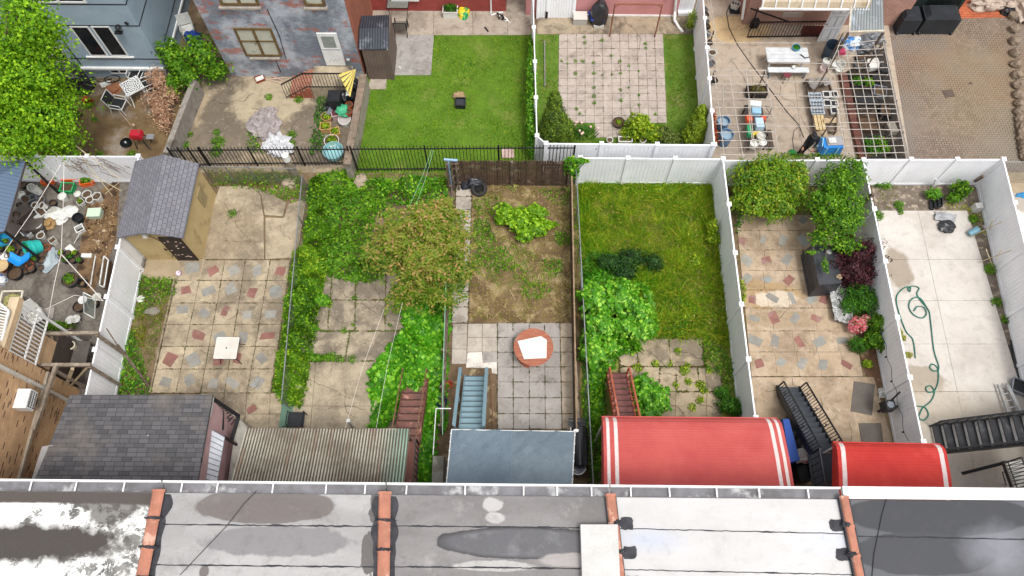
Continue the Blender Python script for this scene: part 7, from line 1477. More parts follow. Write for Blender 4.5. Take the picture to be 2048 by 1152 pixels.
boxy('tray','black square tray holding white pots in the top corner','tray',(1470,20),(.5,.45,.08),0,PLB,fill=PLB)
for i,p in enumerate(((1467,10),(1473,12))): rnd('pot',('white pot at the back of the black tray','white soil-filled pot at the front of the black tray')[i],'pot',p,.14,.3,PLW,SOIL,z=.1)
for i,y in enumerate((24,34,47,58,72,90,130,165)): rnd('pot','dark pot in the row along the long white fence, %s from the back'%ORD[i+1],'pot',(lerp(1404,1424,(y-20)/150),y),.13,.25,PLB if i%2 else GRYP,SOIL,tilt=(.5,0,.85))
BLUB=col('bluebarrel','5a7a9a',.4)
rnd('barrel','blue plastic barrel with a pole standing in it','barrel',(1443,252),.26,.75,BLUB,M('water','8aa0b0',rough=.1),n=22);rnd('barrel','blue barrel with small items on its lid, nearest the front fence','barrel',(1450,278),.27,.7,BLUB,M('water','8aa0b0',rough=.1),n=22);pole('pole','white pipe standing in the rear blue barrel','pole',(1445,250),(1446,170),.9,2.6,.025,PIPEW)
boxy('planter_box','dark trough planter with red-green leaves under the small trellis','planter',(1512,185),(.85,.45,.3),0,PLB,fill=SOIL,plant=(.9,.22,leafmat('lf_mix',('4a5a2c','6a3038','5c6a30'),5)),seed=7)
T=thing('goods_table','long dark table heaped with bags and boxes under the small trellis','table',(G(1512,250,.5).x,G(1512,250,.5).y,0));o_=Vector(T.location);mb=MB();mb.box(o_+Vector((0,0,.5)),(.75,2.0,.04));part('table_top',mb,M('tabdk','3a3330'),T)
for sx in (-1,1):
    for sy in (-1,1): mb=MB();mb.box(o_+Vector((sx*.33,sy*.9,.24)),(.05,.05,.48));part('leg',mb,PLB,T)
gd=[('bag','white paper sack at the back of the goods table',(1510,210),(.5,.3,.25),PLW),('box','pale blue carton behind the orange bag on the goods table',(1512,223),(.4,.35,.22),col('ltblue','8ab0c8')),('box','pale blue carton in the middle of the goods table',(1518,248),(.35,.5,.25),col('ltblue2','a8c0d4')),('box','green carton at the left edge of the goods table',(1498,262),(.18,.5,.2),col('grncarton','2c8a5a')),('box','orange carton at the left of the goods table',(1498,238),(.25,.3,.2),col('orcarton','c8502a')),('box','orange-red carton at the right of the goods table',(1526,238),(.2,.2,.2),col('orcarton2','c04a2a')),('box','yellow carton in front of the middle cartons',(1512,268),(.4,.2,.15),col('yelcarton','c8b02c'))]
for nm,lb,p,s,m in gd: boxy(nm,lb,'box' if nm=='box' else 'bag',p,s,rd.uniform(-.15,.15),m,z=.52,open_=False,tap=.92)
for i,p in enumerate(((1507,290),(1523,288),(1520,276))): rnd('bucket','white round bucket on the front of the goods table, '+('left one','right one','rear one')[i],'bucket',p,.17,.3,PLW,PLW,z=.52)
mb=MB();c=G(1541,278,.3);mb.box((c.x,c.y,.3),(.16,.9,.05));[mb.box((c.x,c.y+s*.35,.14),(.14,.06,.28)) for s in (-1,1)];single('plank_bench',mb,M('dkplank','4a4038'),'narrow dark plank bench right of the goods table','bench')
mb=MB();[mb.tube([G(1530,212,.5),G(1545,235,0)],.012,4),mb.tube([G(1545,215,.5),G(1532,238,0)],.012,4),mb.tube([G(1530,212,.5),G(1545,215,.5)],.012,4)];single('folding_stand',mb,IRON,'folded black wire stand beside the goods table','stand')
T=thing('seedling_rack','low wooden rack of seedling trays in the courtyard','rack',(G(1640,215,.3).x,G(1640,215,.3).y,0));o_=Vector(T.location);mb=MB();pts=[G(1612,160,.3),G(1655,158,.3),G(1675,215,.3),G(1672,262,.3),G(1630,265,.3)]
for i in range(5): mb.bar(pts[i],pts[(i+1)%5],.05,.08)
part('frame',mb,WOODG,T)
for p in pts: mb=MB();mb.bar((p.x,p.y,0),(p.x,p.y,.3),.05);part('leg',mb,WOODG,T)
mb=MB();mb.prism([v[:2] for v in pts],.2,.24);part('shelf',mb,M('shelf','6a5d50'),T)
for i,p in enumerate(((1630,193),(1633,208),(1635,222))):
    T=boxy('seedling_tray','seedling tray of small round cells on the rack, %s from the back'%ORD[i+1],'tray',p,(.52,.34,.08),.03,M('traygrey','a5adb5'),z=.32,fill=M('traygrey','a5adb5'))
    for k in range(8): mb=MB();q=G(p[0]-9+6*(k%4),p[1]-3+6*(k//4),.4);mb.lathe((q.x,q.y,.34),[(.045,0),(.05,.07),(.035,.07),(.03,.03),(0,.03)],10);part('cell',mb,PLB,T)
for i,p in enumerate(((1652,190),(1668,190),(1654,207),(1668,208),(1668,222))): boxy('seed_box','dark open box in white framing on the rack, %s'%('back left','back right','middle left','middle right','front')[i],'tray',p,(.28,.3,.12),.0,PLW,z=.3,fill=PLB)
for i in range(3): mb=MB();q=G(1632+7*i,245,.33);mb.box((q.x,q.y,.34),(.12,.75,.03));single('board',mb,M('paleboard','c9b488','b8a074',5),'pale yellow board at the front of the seedling rack, %s from the left'%ORD[i+1],'board')
sheet_('netting','grey netting crumpled at the back of the seedling rack','netting',[(1612,165),(1650,155),(1660,172),(1620,180)],M('netgrey','8f8a86'),.4,.2,12,3);sheet_('wood_scrap','pale timber offcuts right of the yellow boards','wood',[(1645,238),(1672,236),(1672,246),(1648,248)],M('paleboard2','b09a7c'),.35,.05,6)
lump('sack','curved tan sack between the person and the blue cart','bag',(1640,272),(.3,.22,.3),M('tansack','a89478'),seed=4,amp=.1)
T=thing('cart','blue tarp-wrapped cart with a grey tray on top','cart',(G(1658,292,.4).x,G(1658,292,.4).y,0));o_=Vector(T.location);CB=M('cartblue','1f78c4','2a8ad8',3,.4,spec=.5,bump=.4,bs=8)
mb=MB();mb.box(o_+Vector((.05,0,.4)),(.85,.55,.5),.05,taper=.93);part('tarp_wrap',mb,CB,T);mb=MB();mb.box(o_+Vector((.12,.05,.68)),(.65,.42,.05),.05);part('tray',mb,M('trayg','8f8c90',c2='a5a2a6'),T)
mb=MB();mb.box(o_+Vector((0,.02,.74)),(.3,.25,.08),.1);part('paper',mb,PLW,T)
mb=MB()
for s in (-.2,.25): mb.box(o_+Vector((s,-.285,.42)),(.05,.02,.45),0)
mb.bar(o_+Vector((-.4,-.2,.65)),o_+Vector((-.3,.2,.66)),.03);part('strap',mb,M('ltstrap','9ad0e0'),T)
for sx in (-1,1):
    for sy in (-1,1): mb=MB();mb.lathe(o_+Vector((sx*.3,sy*.2,.08)),[(.07,-.03),(.07,.03)],12,axis=(0,1,0));part('wheel',mb,PLB,T)
lump('green_bag','blue-green bag at the left end of the blue cart','bag',(1643,290),(.22,.3,.35),M('tealbag','2c9ab0','b8dce0',5,.4,lo=.45,hi=.55),seed=8)
lump('watering_can','green watering can by the plants below the person','watering can',(1584,305),(.16,.12,.14),col('cangreen','1f7a3a'),seed=1,amp=.08)
mb=MB();mb.tube([G(1460,10,.05),G(1453,25,.05),G(1458,55,.05),G(1475,90,.05),G(1507,135,.05),G(1545,185,.05),G(1575,225,.05),G(1598,250,.05),G(1607,275,.3)],.02,6);single('hose','' or mb,PLB,'black hose running diagonally across the courtyard to the person','hose')
mb=MB();mb.tube([G(1596,255,.05),G(1588,262,.05),G(1585,280,.05),G(1588,300,.05)],.012,5);mb.tube([G(1614,295,.05),G(1622,304,.05),G(1634,302,.05),G(1640,292,.05)],.012,5);single('hose_end',mb,PLB,'thin looping hose beside the feet of the person','hose')
mb=MB();q=[G(1687,147,.25),G(1727,317,.25)]
for i in range(40): p=q[0].lerp(q[1],i/40);mb.box((p.x,p.y,.12),(.3,.13,.24))
single('brick_kerb',mb,M('oldbrick','5f3c34','6f4a40',8,.9,isl=.25),'low red brick kerb of the planting bed under the long trellis','kerb')
sheet('trellis_soil',[(1690,145),(1768,95),(1815,318),(1730,318)],.0,.05,M('tsoil','332c26','28221e',2,.95,c3='5d5045',s3=2,bump=.5))
for i,(p,n_,m) in enumerate((((1712,165),1,DEEP),((1735,168),1,GRN),((1755,285),1.3,GRN),((1745,305),1.4,DEEP),((1765,300),1,GRN),((1735,290),1,DEEP))): boxy('planter_box','dark planter box with leaves under the long trellis, %s from the back'%ORD[i+1],'planter',p,(.6*n_,.55,.25),.1,PLB,fill=SOIL,plant=(.9,.18,m),seed=i+20)
for i,(p,s,m) in enumerate((((1730,115),(.8,.3,.25),PLB),((1745,130),(.5,.5,.3),PLW),((1720,130),(.5,.3,.25),GRYP),((1752,160),(.4,.5,.35),PLB),((1758,185),(.5,.5,.3),GRYP),((1730,200),(.9,.5,.25),PLB),((1770,225),(.5,.6,.35),PLB),((1782,258),(.35,.5,.3),M('beigebox','8a8478')),((1735,250),(.8,.7,.3),M('brnbox','4a382c')),((1765,140),(.4,.4,.3),PLB))): boxy('storage_box','storage box in the clutter under the long trellis, %s from the back'%ORD[[1,2,3,5,6,7,8,10,9,4][i]],'box',p,s,rd.uniform(-.3,.3),m,open_=i%2==0,fill=SOIL if i%2==0 else None)
# ---- person
def person():
    f1=G(1596,309);f2=G(1603,307);z=Vector((0,0,1));mid=(f1+f2)/2;T=thing('person','person in black jacket, dark trousers and dark cap stooping beside a hose','person',mid)
    def L(x,y,z_): return Vector((x,y,z_))
    # local frame: facing -x/-y (towards the hose end), bent at the hip
    hip=L(.12,.0,.78);ch=L(.18,-.02,1.12);nk=L(.12,-.06,1.3);hd=L(.06,-.1,1.42)
    a=f1-mid;b=f2-mid
    V=[hip,hip+L(-.09,.02,-.02),L(a.x+.02,a.y+.02,.43)+L(.03,.02,0),L(a.x,a.y+.03,.08),L(a.x-.06,a.y-.1,.04),hip+L(.09,0,-.02),L(b.x+.08,b.y,.43),L(b.x+.04,b.y+.03,.08),L(b.x-.02,b.y-.1,.04),L(.15,-.01,.95),ch,nk,ch+L(-.17,.03,.1),L(-.13,-.1,.98),L(-.2,-.24,.86),ch+L(.17,-.03,.08),L(.33,-.16,.92),L(.2,-.28,.82)]
    E=[(0,1),(1,2),(2,3),(3,4),(0,5),(5,6),(6,7),(7,8),(0,9),(9,10),(10,11),(10,12),(12,13),(13,14),(10,15),(15,16),(16,17)]
    Rr=[.14,.1,.07,.05,.04,.1,.07,.05,.04,.13,.15,.06,.075,.05,.035,.075,.05,.035]
    skin('body',V,E,Rr,M('blackjacket','1c1d22','24262c',6,.8,fine=.1),T,2)
    SK=M('skin','a87a5f',rough=.6,fine=.05);mb=MB();mb.blob(hd,(.085,.1,.115),.03,1,2,18,14);mb.blob(hd+L(-.03,-.1,-.015),(.018,.025,.022),0,1,0,8,6)
    for s in (-1,1): mb.blob(hd+L(s*.085,.01,-.01),(.015,.025,.032),0,1,0,8,6)
    h=part_local('head',mb,SK,T);mb=MB()
    for s in (-1,1): mb.blob(hd+L(s*.032-.02,-.092,.01),(.011,.008,.008),0,1,0,6,5)
    mb.box(hd+L(-.02,-.092,-.055),(.04,.012,.008));part_local('face',mb,M('dkface','3a2420'),T)
    mb=MB();mb.lathe(hd+L(0,.005,.03),[(.1,0),(.102,.04),(.085,.08),(.04,.1),(0,.105)],18,sy=1.12);mb.hexa([hd+L(-.07,-.2,.03),hd+L(.05,-.2,.03),hd+L(.08,-.08,.035),hd+L(-.09,-.08,.035)],[hd+L(-.07,-.2,.04),hd+L(.05,-.2,.04),hd+L(.08,-.08,.05),hd+L(-.09,-.08,.05)]);part_local('cap',mb,M('capdark','23262c'),T)
    for w_,s in ((V[14],1),(V[17],-1)):
        V2=[w_,w_+L(-.02,-.06,-.03)];E2=[(0,1)];R2=[.026,.03]
        for k in range(4):
            x=-.036+.024*k;b_=len(V2);l=(.03,.034,.032,.025)[k];V2+=[w_+L(x-.02,-.085,-.045),w_+L(x-.02,-.085-l,-.07),w_+L(x-.02,-.08-l,-.1)];E2+=[(1,b_),(b_,b_+1),(b_+1,b_+2)];R2+=[.01,.009,.008]
        b_=len(V2);V2+=[w_+L(.03*s,-.06,-.05),w_+L(.035*s,-.085,-.075)];E2+=[(1,b_),(b_,b_+1)];R2+=[.011,.009]
        skin('hand',V2,E2,R2,SK,T,1)
    mb=MB()
    for f in (a,b): mb.blob(L(f.x-.03,f.y-.03,.045),(.055,.13,.05),.05,1,1,12,8)
    part_local('shoes',mb,M('dkshoe','3a1f22'),T);return T
def part_local(name,mb,mat,T): return lpart(name,mb,mat,T)
person()
# ---- brick yard
for lb,p,r,sd in (('small black covered grill by the dark gate',(1813,42),(.5,.45,.95),1),('wide black covered grill by the dark gate',(1872,42),(.95,.45,1.0),2)):
    T=thing('grill_cover',lb,'grill',(G(p[0],p[1],.4).x,G(p[0],p[1],.4).y,0));o_=Vector(T.location);mb=MB();mb.box(o_+Vector((0,0,r[2]*.45)),(r[0]*1.7,r[1]*1.9,r[2]*.9),0,taper=.96);mb.box(o_+Vector((0,0,r[2]*.97)),(r[0]*1.6,r[1]*1.6,r[2]*.2),0,taper=.75);part('cover',mb,M('blackcover','24272b','2e3136',2,.5,bump=.5,bs=5),T)
    for sx in (-1,1): mb=MB();mb.lathe(o_+Vector((sx*r[0]*.75,-r[1]*.9,.09)),[(.09,-.03),(.09,.03)],12,axis=(1,0,0));part('wheel',mb,PLB,T)
for i,(p,r) in enumerate((((1978,8),(.8,.35,.4)),((2020,2),(.8,.4,.5)),((2045,20),(.4,.7,.4)))): lump('bundled_sheet','beige tarp bundle at the top right corner, %s from the left'%ORD[i+1],'tarp',p,r,M('beigesheet','b5a596','9c8c80',2,.7,bump=.8,bs=5),seed=i+5,amp=.3,freq=2.2)
lump('trash_bag','black bag below the beige bundles','bag',(2014,24),(.3,.18,.2),BAG,seed=3)
boxy('drain_cover','square dark drain patch in the middle of the brick yard','drain',(1897,187),(.45,.4,.02),.15,M('draindk','4a3f38','5d5045',4),z=.022,open_=False);lump('stone','small dark stone cover right of the square drain patch','stone',(1940,167),(.12,.09,.03),M('draindk','4a3f38'),seed=2)
mb=MB();
for i in range(20): p=G(2028,30+i*14,.2).lerp(G(2062,320,.2),i/22);mb.blob((p.x+.0,p.y,.15),(.25,.22,.22),.2,2,i,8,6)
single('rock_edging',mb,M('rockedge','6a5d50','8a7a6a',4,.95),'rough stone edging at the far right of the brick yard','edging')
# ---- potting yard
def pots(name,cat,L_,group=None):
    for i,a in enumerate(L_): rnd(name,a[0],cat,*a[1:4],a[4],a[5] if len(a)>5 else SOIL,tap=.75,**(a[6] if len(a)>6 else {}))
pots('pot','pot',[
('black pot with pale rim at the edge of the slate blue canopy, rearmost',(48,372),.15,.22,PLB),('white pot beside the canopy post',(66,376),.15,.24,PLW,None,dict(tilt=(.3,-.4,.8))),('white-rimmed leaning pot near the brown rubbish',(81,386),.17,.3,PLW,SOIL,dict(tilt=(-.5,.2,.8))),
('round white pot at the canopy edge',(45,393),.16,.25,PLW,PLW),('white pot standing in a white saucer below the green crate',(128,396),.16,.3,PLW,PLW),('round white pot right of the saucer pot',(157,390),.13,.2,PLW,PLW),
('round white pot with cracked soil, rear right cluster',(176,391),.18,.24,PLW),('small white ringed pot below the cracked soil pot',(182,402),.15,.26,PLW),('hexagonal white pot at the right of the rear cluster',(197,396),.19,.34,PLW,SOIL,dict(n=6)),('white square pot with a green sprout',(163,406),.17,.22,PLW,SOIL,dict(n=4,plant=(.1,.1,LIME))),
('black round bucket in the middle of the grey concrete',(158,438),.2,.3,PLB,None),('round white pot below the brown sack',(87,460),.15,.26,PLW,SOIL,dict(tilt=(-.4,.3,.8))),('white pot with holed soil above the teal tub',(84,473),.15,.24,PLW),('white rectangular pot with brown soil right of the teal tub',(108,483),.17,.28,PLW,SOIL,dict(n=4)),
('large charcoal pot with earth left of the teal tub',(49,490),.28,.38,M('charpot','3f3e40')),('terracotta pot with dark soil below the blue seat',(62,532),.14,.2,TC),('wide black pot of twigs on open concrete',(33,549),.27,.28,PLB),('large dark pot with a green plant',(143,562),.3,.32,M('charpot','3f3e40'),SOIL,dict(plant=(.2,.18,GRN))),
('black pot of soil left of the leaning glass frame',(160,616),.2,.28,PLB),('dark pot behind the leaning glass frame',(190,608),.17,.26,PLB),('brown pot of earth in the dark cluster',(80,512),.16,.2,M('brownpot','5a4a40')),('dark olive pot in the dark cluster',(70,508),.14,.2,M('olivepot','4a4638')),('dark pot beside the clear plastic sheet',(86,522),.14,.2,PLB),
('charcoal pot with lime leaves left of the blue seat',(26,502),.18,.22,PLB,SOIL,dict(plant=(.16,.14,LIME)))])
for i in range(9): rnd('nursery_pot','black nursery pot in the cluster beside the white tray, %s from the left'%ORD[i+1],'pot',(124+4.6*i,508+((i*7)%3)*7),.12,.2,PLB,SOIL,plant=(.1,.08,DEEP if i%3 else LIME) if i%2==0 else None,seed=i)
for i,(lb,p,s,rz,m,k) in enumerate([
('orange crate of soil against the white fence',(143,354),(.65,.4,.25),.1,col('orange','d8602a'),dict(fill=SOIL,plant=(.8,.06,GRY_))),('green crate of soil in front of the orange crate',(136,377),(.5,.4,.25),-.05,col('greencr','2c9a5c'),dict(fill=SOIL)),
('empty orange crate behind the green leaves',(175,362),(.5,.4,.25),.2,col('orange','d8602a'),dict(plant=(1,.15,GRN))),('orange crate beside the canopy post',(97,360),(.45,.4,.25),.15,col('orange','d8602a'),{}),
('grey plastic crate near the canopy edge',(65,397),(.35,.25,.2),.5,GRYP,{}),('white-rimmed trough planter near the scattered papers',(84,425),(.5,.28,.25),-.8,PLW,dict(fill=SOIL)),('white lidded box left of the brown sack',(80,438),(.35,.25,.2),-.7,PLW,dict(open_=False)),
('pale green cooler on the rubble soil',(191,428),(.5,.36,.25),.05,M('palegreen','a8b8a5'),dict(open_=False,lid=M('palegreen2','b8c8b4'))),('white square tub lying below the black bucket',(161,459),(.3,.28,.22),.6,PLW,{}),('white box planter near the canopy edge',(54,467),(.42,.26,.25),-.7,PLW,dict(fill=GRYP)),
('white open box above the clear plastic sheet',(143,500),(.4,.26,.16),-.7,PLW,dict(open_=False)),('small white box left of the blue seat',(11,517),(.25,.3,.2),.6,PLW,dict(open_=False)),('black crate below the plant pot',(165,567),(.3,.28,.22),-.1,PLB,{}),
('white tray on the black nursery pots',(174,512),(.4,.17,.12),0,PLW,dict(open_=False)),('grey square slab lying on the concrete',(95,628),(.5,.45,.1),.1,M('greyslab','9a928a'),dict(open_=False)),('long trough of leafy green plants behind the timber frame',(118,655),(1.0,.35,.25),.1,WOODG,dict(fill=SOIL,plant=(1.2,.25,GRN)))]): boxy('crate' if 'crate' in lb else 'box' if 'box' in lb or 'slab' not in lb else 'slab',lb,'crate' if 'crate' in lb else 'box',p,s,rz,m,seed=i+40,**k)
rd=random.Random(31);ex=[(x+rd.uniform(-3,3),y+rd.uniform(-3,3)) for x,y in [(6,500),(18,512),(34,508),(8,538),(20,528),(52,545),(72,520),(90,508),(98,500),(60,508),(66,540),(84,534),(16,486),(30,478),(44,474),(58,500)]]
DP=[PLB,M('charpot','3f3e40'),M('brownpot','5a4a40'),TC,M('olivepot','4a4638')]
for i,(p,k) in enumerate(zip(ex,ranks(ex,4))): rnd('pot','dark pot round the blue seat, '+k,'pot',p,rd.uniform(.1,.16),rd.uniform(.15,.24),DP[i%5],SOIL,plant=(.1,.1,[GRN,LIME,DEEP][i%3]) if i%3==0 else None,group='dark pots crowded together',seed=i)
ex=[(40,412),(52,400),(72,412),(38,430),(22,446),(50,450),(84,402),(92,414),(108,408),(116,376)]
for i,(p,k) in enumerate(zip(ex,ranks(ex,4))): rnd('pot','pot beside the slate blue canopy, '+k,'pot',p,rd.uniform(.1,.16),rd.uniform(.15,.25),[PLB,GRYP,PLW,PLB,M('brownpot','5a4a40')][i%5],SOIL,group='pots by the canopy',seed=i,tilt=(rd.uniform(-.5,.5),rd.uniform(-.5,.5),.8) if i%2 else None)
rnd('tub','large teal tub on its side with green inside','tub',(80,492),.32,.5,col('teal_tub','2cb0a8'),col('tubgreen','1f8a30'),tilt=(-.5,-.55,.5),n=22)
rnd('tub','bright blue tub at the left edge','tub',(2,487),.25,.35,col('sky_tub','2c9ac8'),None,tilt=(.6,.2,.5))
T=thing('plastic_chair','bright blue moulded plastic seat among the dark pots','seat',(G(41,520,.4).x,G(41,520,.4).y,0));o_=Vector(T.location);mb=MB();mb.grid(lambda u,v:o_+Vector(((u-.5)*.75,(v-.5)*.38-.14*math.cos((u-.5)*PI*2)*.5,.35+.16*abs(u-.5)*2-.08*math.cos((v-.5)*PI)+.08)),16,8);o=part('shell',mb,col('bluechair','1f8ad8'),T);o.modifiers.new('t','SOLIDIFY').thickness=.02
for s in (-1,1): mb=MB();mb.bar(o_+Vector((s*.2,0,0)),o_+Vector((s*.15,0,.33)),.04);part('leg',mb,GRYP,T)
lump('sack','crumpled white sack on the grey concrete','bag',(113,431),(.48,.34,.14),PLW,seed=3,amp=.25);lump('sack','folded white sheet right of the crumpled sack','bag',(140,423),(.32,.28,.1),PLW,seed=5,amp=.15);lump('sack','brown paper sack in front of the trough planter','bag',(94,448),(.3,.24,.22),M('brownsack','a08258','8a6c45',5,.8,bump=.6,bs=9),seed=6)
lump('plastic_sheet','clear plastic sheet lying beside the dark pots','plastic sheet',(100,520),(.28,.5,.12),M('clearsheet','8a949a','a5b0b5',3,.2,spec=.6),seed=8)
for i,(p,rz) in enumerate((((55,410),.5),((62,435),-.5),((30,440),.3),((45,425),.9),((25,460),-.3),((70,452),.2))): boxy('board','dark board in the heap under the slate blue canopy, %s'%('uppermost','third down','left','second','lowest left','lowest right')[i],'board',p,(.75,.5,.08+.04*i),rz,M('dkboard','4a4440','5a5048',3,isl=.2),open_=False,z=.02*i)
mb=MB();mb.tube([G(161,464,.3),G(148,487,.05)],.015,5);single('stick',mb,PLW,'short white stick leading from the square tub','stick')
WHS=M('whitestring','d8d0c8',rough=.8,fine=0)
mb=MB();mb.tube([G(122,328,2.0),G(60,430,1.7),G(-10,530,1.9)],.011,4);single('clothesline',mb,WHS,'white line from the fence down to the left edge','line')
mb=MB();mb.tube([G(128,322,2.0),G(126,420,1.8),G(122,508,1.7),G(108,570,1.6),G(92,660,1.9)],.011,4);single('clothesline',mb,WHS,'white line running straight down to the white barred enclosure','line')
mb=MB();mb.tube([G(122,508,1.7),G(160,550,1.8),G(206,602,1.95)],.016,4);mb.tube([G(206,602,1.9),G(150,590,1.8),G(92,618,1.9)],.01,4);single('clothesline',mb,WHS,'white line slanting to the white fence','line')
STK=M('bamboo','c9bc9c','a89878',6,.8);DST=M('darkvine','5a4a42','75645a',6,.9)
for i,(a,b,za,zb) in enumerate((((190,312),(240,345),2.0,1.2),((163,300),(243,360),2.1,1.1),((150,330),(243,382),1.4,1.0),((183,366),(240,413),.9,.6),((210,388),(238,365),.6,1.2),((105,300),(150,345),2.1,1.0),((200,343),(232,355),1.4,.9),((160,308),(225,392),2.1,.4))): pole('bean_pole','thin garden stake leaning against the white fence corner, %s of eight'%ORD[i+1],'stake',a,b,za,zb,.014,STK if i%3 else DST,5)
rng=np.random.default_rng(8);mb=MB();rd=random.Random(8)
for i in range(26):
    x=rd.uniform(118,225);p=G(x,rd.uniform(316,330),rd.uniform(1.2,1.8));pts=[p]
    for k in range(5): p=p+Vector((rd.uniform(-.1,.3),rd.uniform(-.12,.02),rd.uniform(-.25,.12)));p.z=max(.2,p.z);pts.append(p)
    mb.tube(pts,[.014,.012,.01,.008,.006,.004],4)
single('dead_vine',mb,DST,'tangle of bare dead vine on the white fence of the potting yard','vine')
T=thing('straw_bin','white framed wire bin of straw at the left edge','bin',(G(20,598,.4).x,G(20,598,.4).y,0));q=[G(-2,614,.5),G(38,615,.5),G(46,582,.5),G(5,583,.5)]
mb=MB();[mb.bar(q[i],q[(i+1)%4],.06,.05) for i in range(4)];part('frame',mb,M('palefr','c9c0b0'),T);mb=MB();c=sum(q,Vector())/4;mb.blob((c.x,c.y,.3),(.35,.28,.25),.15,3,2,22,14);part('straw',mb,M('straw','8a8850','a8a068',16,.9,bump=1,bs=30),T)
mb=MB();[mb.bar((v.x,v.y,0),(v.x,v.y,.48),.05) for v in q[:1]];part('leg',mb,M('palefr','c9c0b0'),T)
chair('white plastic chair by the white barred enclosure',(72,632),R(40),PLW,PLW)
T=thing('old_window','old white-framed glass window pane leaning by the fence','window',(G(180,610).x,G(180,610).y,0));q=[G(167,585,1.2),G(191,597,1.2),G(189,637,.2),G(168,625,.2)];mb=MB();[mb.bar(q[i],q[(i+1)%4],.035) for i in range(4)];part('frame',mb,PLW,T);mb=MB();mb.add(q,[(0,1,2,3)]);part('pane',mb,GLS,T)
for i,p in enumerate(((138,638),(149,636),(191,592),(163,598))): mb=MB();c=G(p[0],p[1],.4);mb.lathe((c.x,c.y,.3),[(.13,0),(.17,.03),(.16,.035),(.1,.015),(0,.015)],18);mb.lathe((c.x,c.y,0),[(.05,0),(.05,.3)],8);single('plate',mb,PLW,('white round lid on a stand, left of the pair behind the leafy trough','white round lid on a stand, right of the pair behind the leafy trough','white lid on top of the leaning glass frame','white round lid left of the leaning glass frame')[i],'lid')
T=thing('cold_frame','narrow white-framed tray against the fence','frame',G(205,545));q=[G(208,512,.4),G(217,520,.4),G(208,575,.4),G(199,570,.4)];mb=MB();[mb.bar(q[i],q[(i+1)%4],.04) for i in range(4)];part('frame',mb,PLW,T);mb=MB();mb.hexa([(v.x,v.y,.0) for v in q],[(v.x,v.y,.3) for v in q]);part('soil',mb,SOIL,T)
pole('pipe','white pipe lying beside the narrow framed tray','pipe',(191,511),(181,570),.05,.3,.025,PLW)
lump('bucket_mop','blue and white mop bucket at the left edge','bucket',(4,560),(.2,.18,.28),M('mopb','2c5aa8','d8dce0',4,.5,lo=.48,hi=.52),seed=2,amp=.1);rnd('straw_hat','tan round basket at the left edge','basket',(4,532),.24,.1,M('tanhat','b8a078'),None,tap=.5,z=.5)
rd=random.Random(12);mb=MB()
for i in range(260):
    x=rd.uniform(172,238);y=rd.uniform(395,520)
    if x>238-(y-400)*.12: continue
    p=G(x,y,.03);mb.box((p.x,p.y,.05),(rd.uniform(.03,.14),rd.uniform(.02,.08),.03),rd.uniform(0,3))
o=single('rubble',mb,M('rubbish','6f543a','8f7450',9,.9,isl=.4,c3='b8a890',s3=3),'scattered chips and rubbish over the brown soil by the fence','rubble');o['kind']='stuff'
# ---- flagstone patio left
T=thing('patio_table','square white glass patio table with umbrella hole','table',(G(453,696,.7).x,G(453,696,.7).y,0));o_=Vector(T.location)
mb=MB();mb.lathe(o_+Vector((0,0,.69)),[(.53,0),(.55,.01),(.55,.025),(.04,.03),(.035,.0)],4,rz=PI/4);part('table_top',mb,M('tabletopw','c9c5bc','bdb8ae',2,.25,spec=.5),T)
mb=MB()
for k in range(4): a=PI/4+k*PI/2;b=a+PI/2;mb.bar(o_+Vector((.55*math.cos(a),.55*math.sin(a),.7)),o_+Vector((.55*math.cos(b),.55*math.sin(b),.7)),.03)
part('rim',mb,WHT,T)
for k in range(4): a=PI/4+k*PI/2;mb=MB();mb.tube([o_+Vector((.45*math.cos(a),.45*math.sin(a),.68)),o_+Vector((.42*math.cos(a),.42*math.sin(a),.3)),o_+Vector((.56*math.cos(a),.56*math.sin(a),0))],.016,6);part('leg',mb,IRON,T)
mb=MB();c=G(357,547,.1);mb.blob((c.x,c.y,.11),(.11,.11,.11),0,1,0,18,12);single('ball',mb,M('ballmat','d8d4dc','b06a9a',9,.5,lo=.5,hi=.52),'pink and white ball on the bare ground by the shed','ball')
rnd('dish','round white dish in the narrow bed by the fence','dish',(282,598),.13,.05,PLW,PLW,tap=.7)
pole('timber_pole','long grey timber pole leaning from the fence into the narrow bed','pole',(235,690),(298,772),1.6,.05,.05,WOODG);pole('stick','dark rod continuing from the pole across the white fence','stick',(213,657),(238,695),2.2,1.5,.02,WOODD);pole('stick','short pale stick at the foot of the timber pole','stick',(275,755),(292,775),.1,.05,.02,STK)
for i,y in enumerate((515,525,536)): boxy('cinder_block','grey hollow block at the fence behind the shed corner, %s from the top'%ORD[i+1],'block',(285-i*2,y),(.2,.4,.2),-.2,M('cinder','7a756c'))
lump('stone','flat grey stone in the narrow bed','stone',(305,622),(.3,.16,.1),M('bedstone','7a7468'),seed=2,amp=.1)
chair('black plastic chair on the green painted strip by the corrugated awning',(592,840),R(180),PLB,PLB)
mb=MB();c=G(697,842,1.0);mb.box((c.x,c.y,.5),(.08,.08,1.0));mb.box((c.x,c.y,1.02),(.12,.12,.1));single('post',mb,PLW,'short white post at the edge of the corrugated awning','post')
T=thing('vent_post','white capped post at the rear fence among the weeds','post',(G(590,352).x,G(590,352).y,0));o_=Vector(T.location);mb=MB();mb.lathe(o_,[(.11,0),(.11,1.2)],12);part('pipe',mb,M('ventp','8a8070'),T);mb=MB();mb.lathe(o_+Vector((0,0,1.15)),[(.14,0),(.16,.05),(.14,.35),(.06,.38),(.05,.42),(0,.42)],16);part('cap',mb,PLW,T)
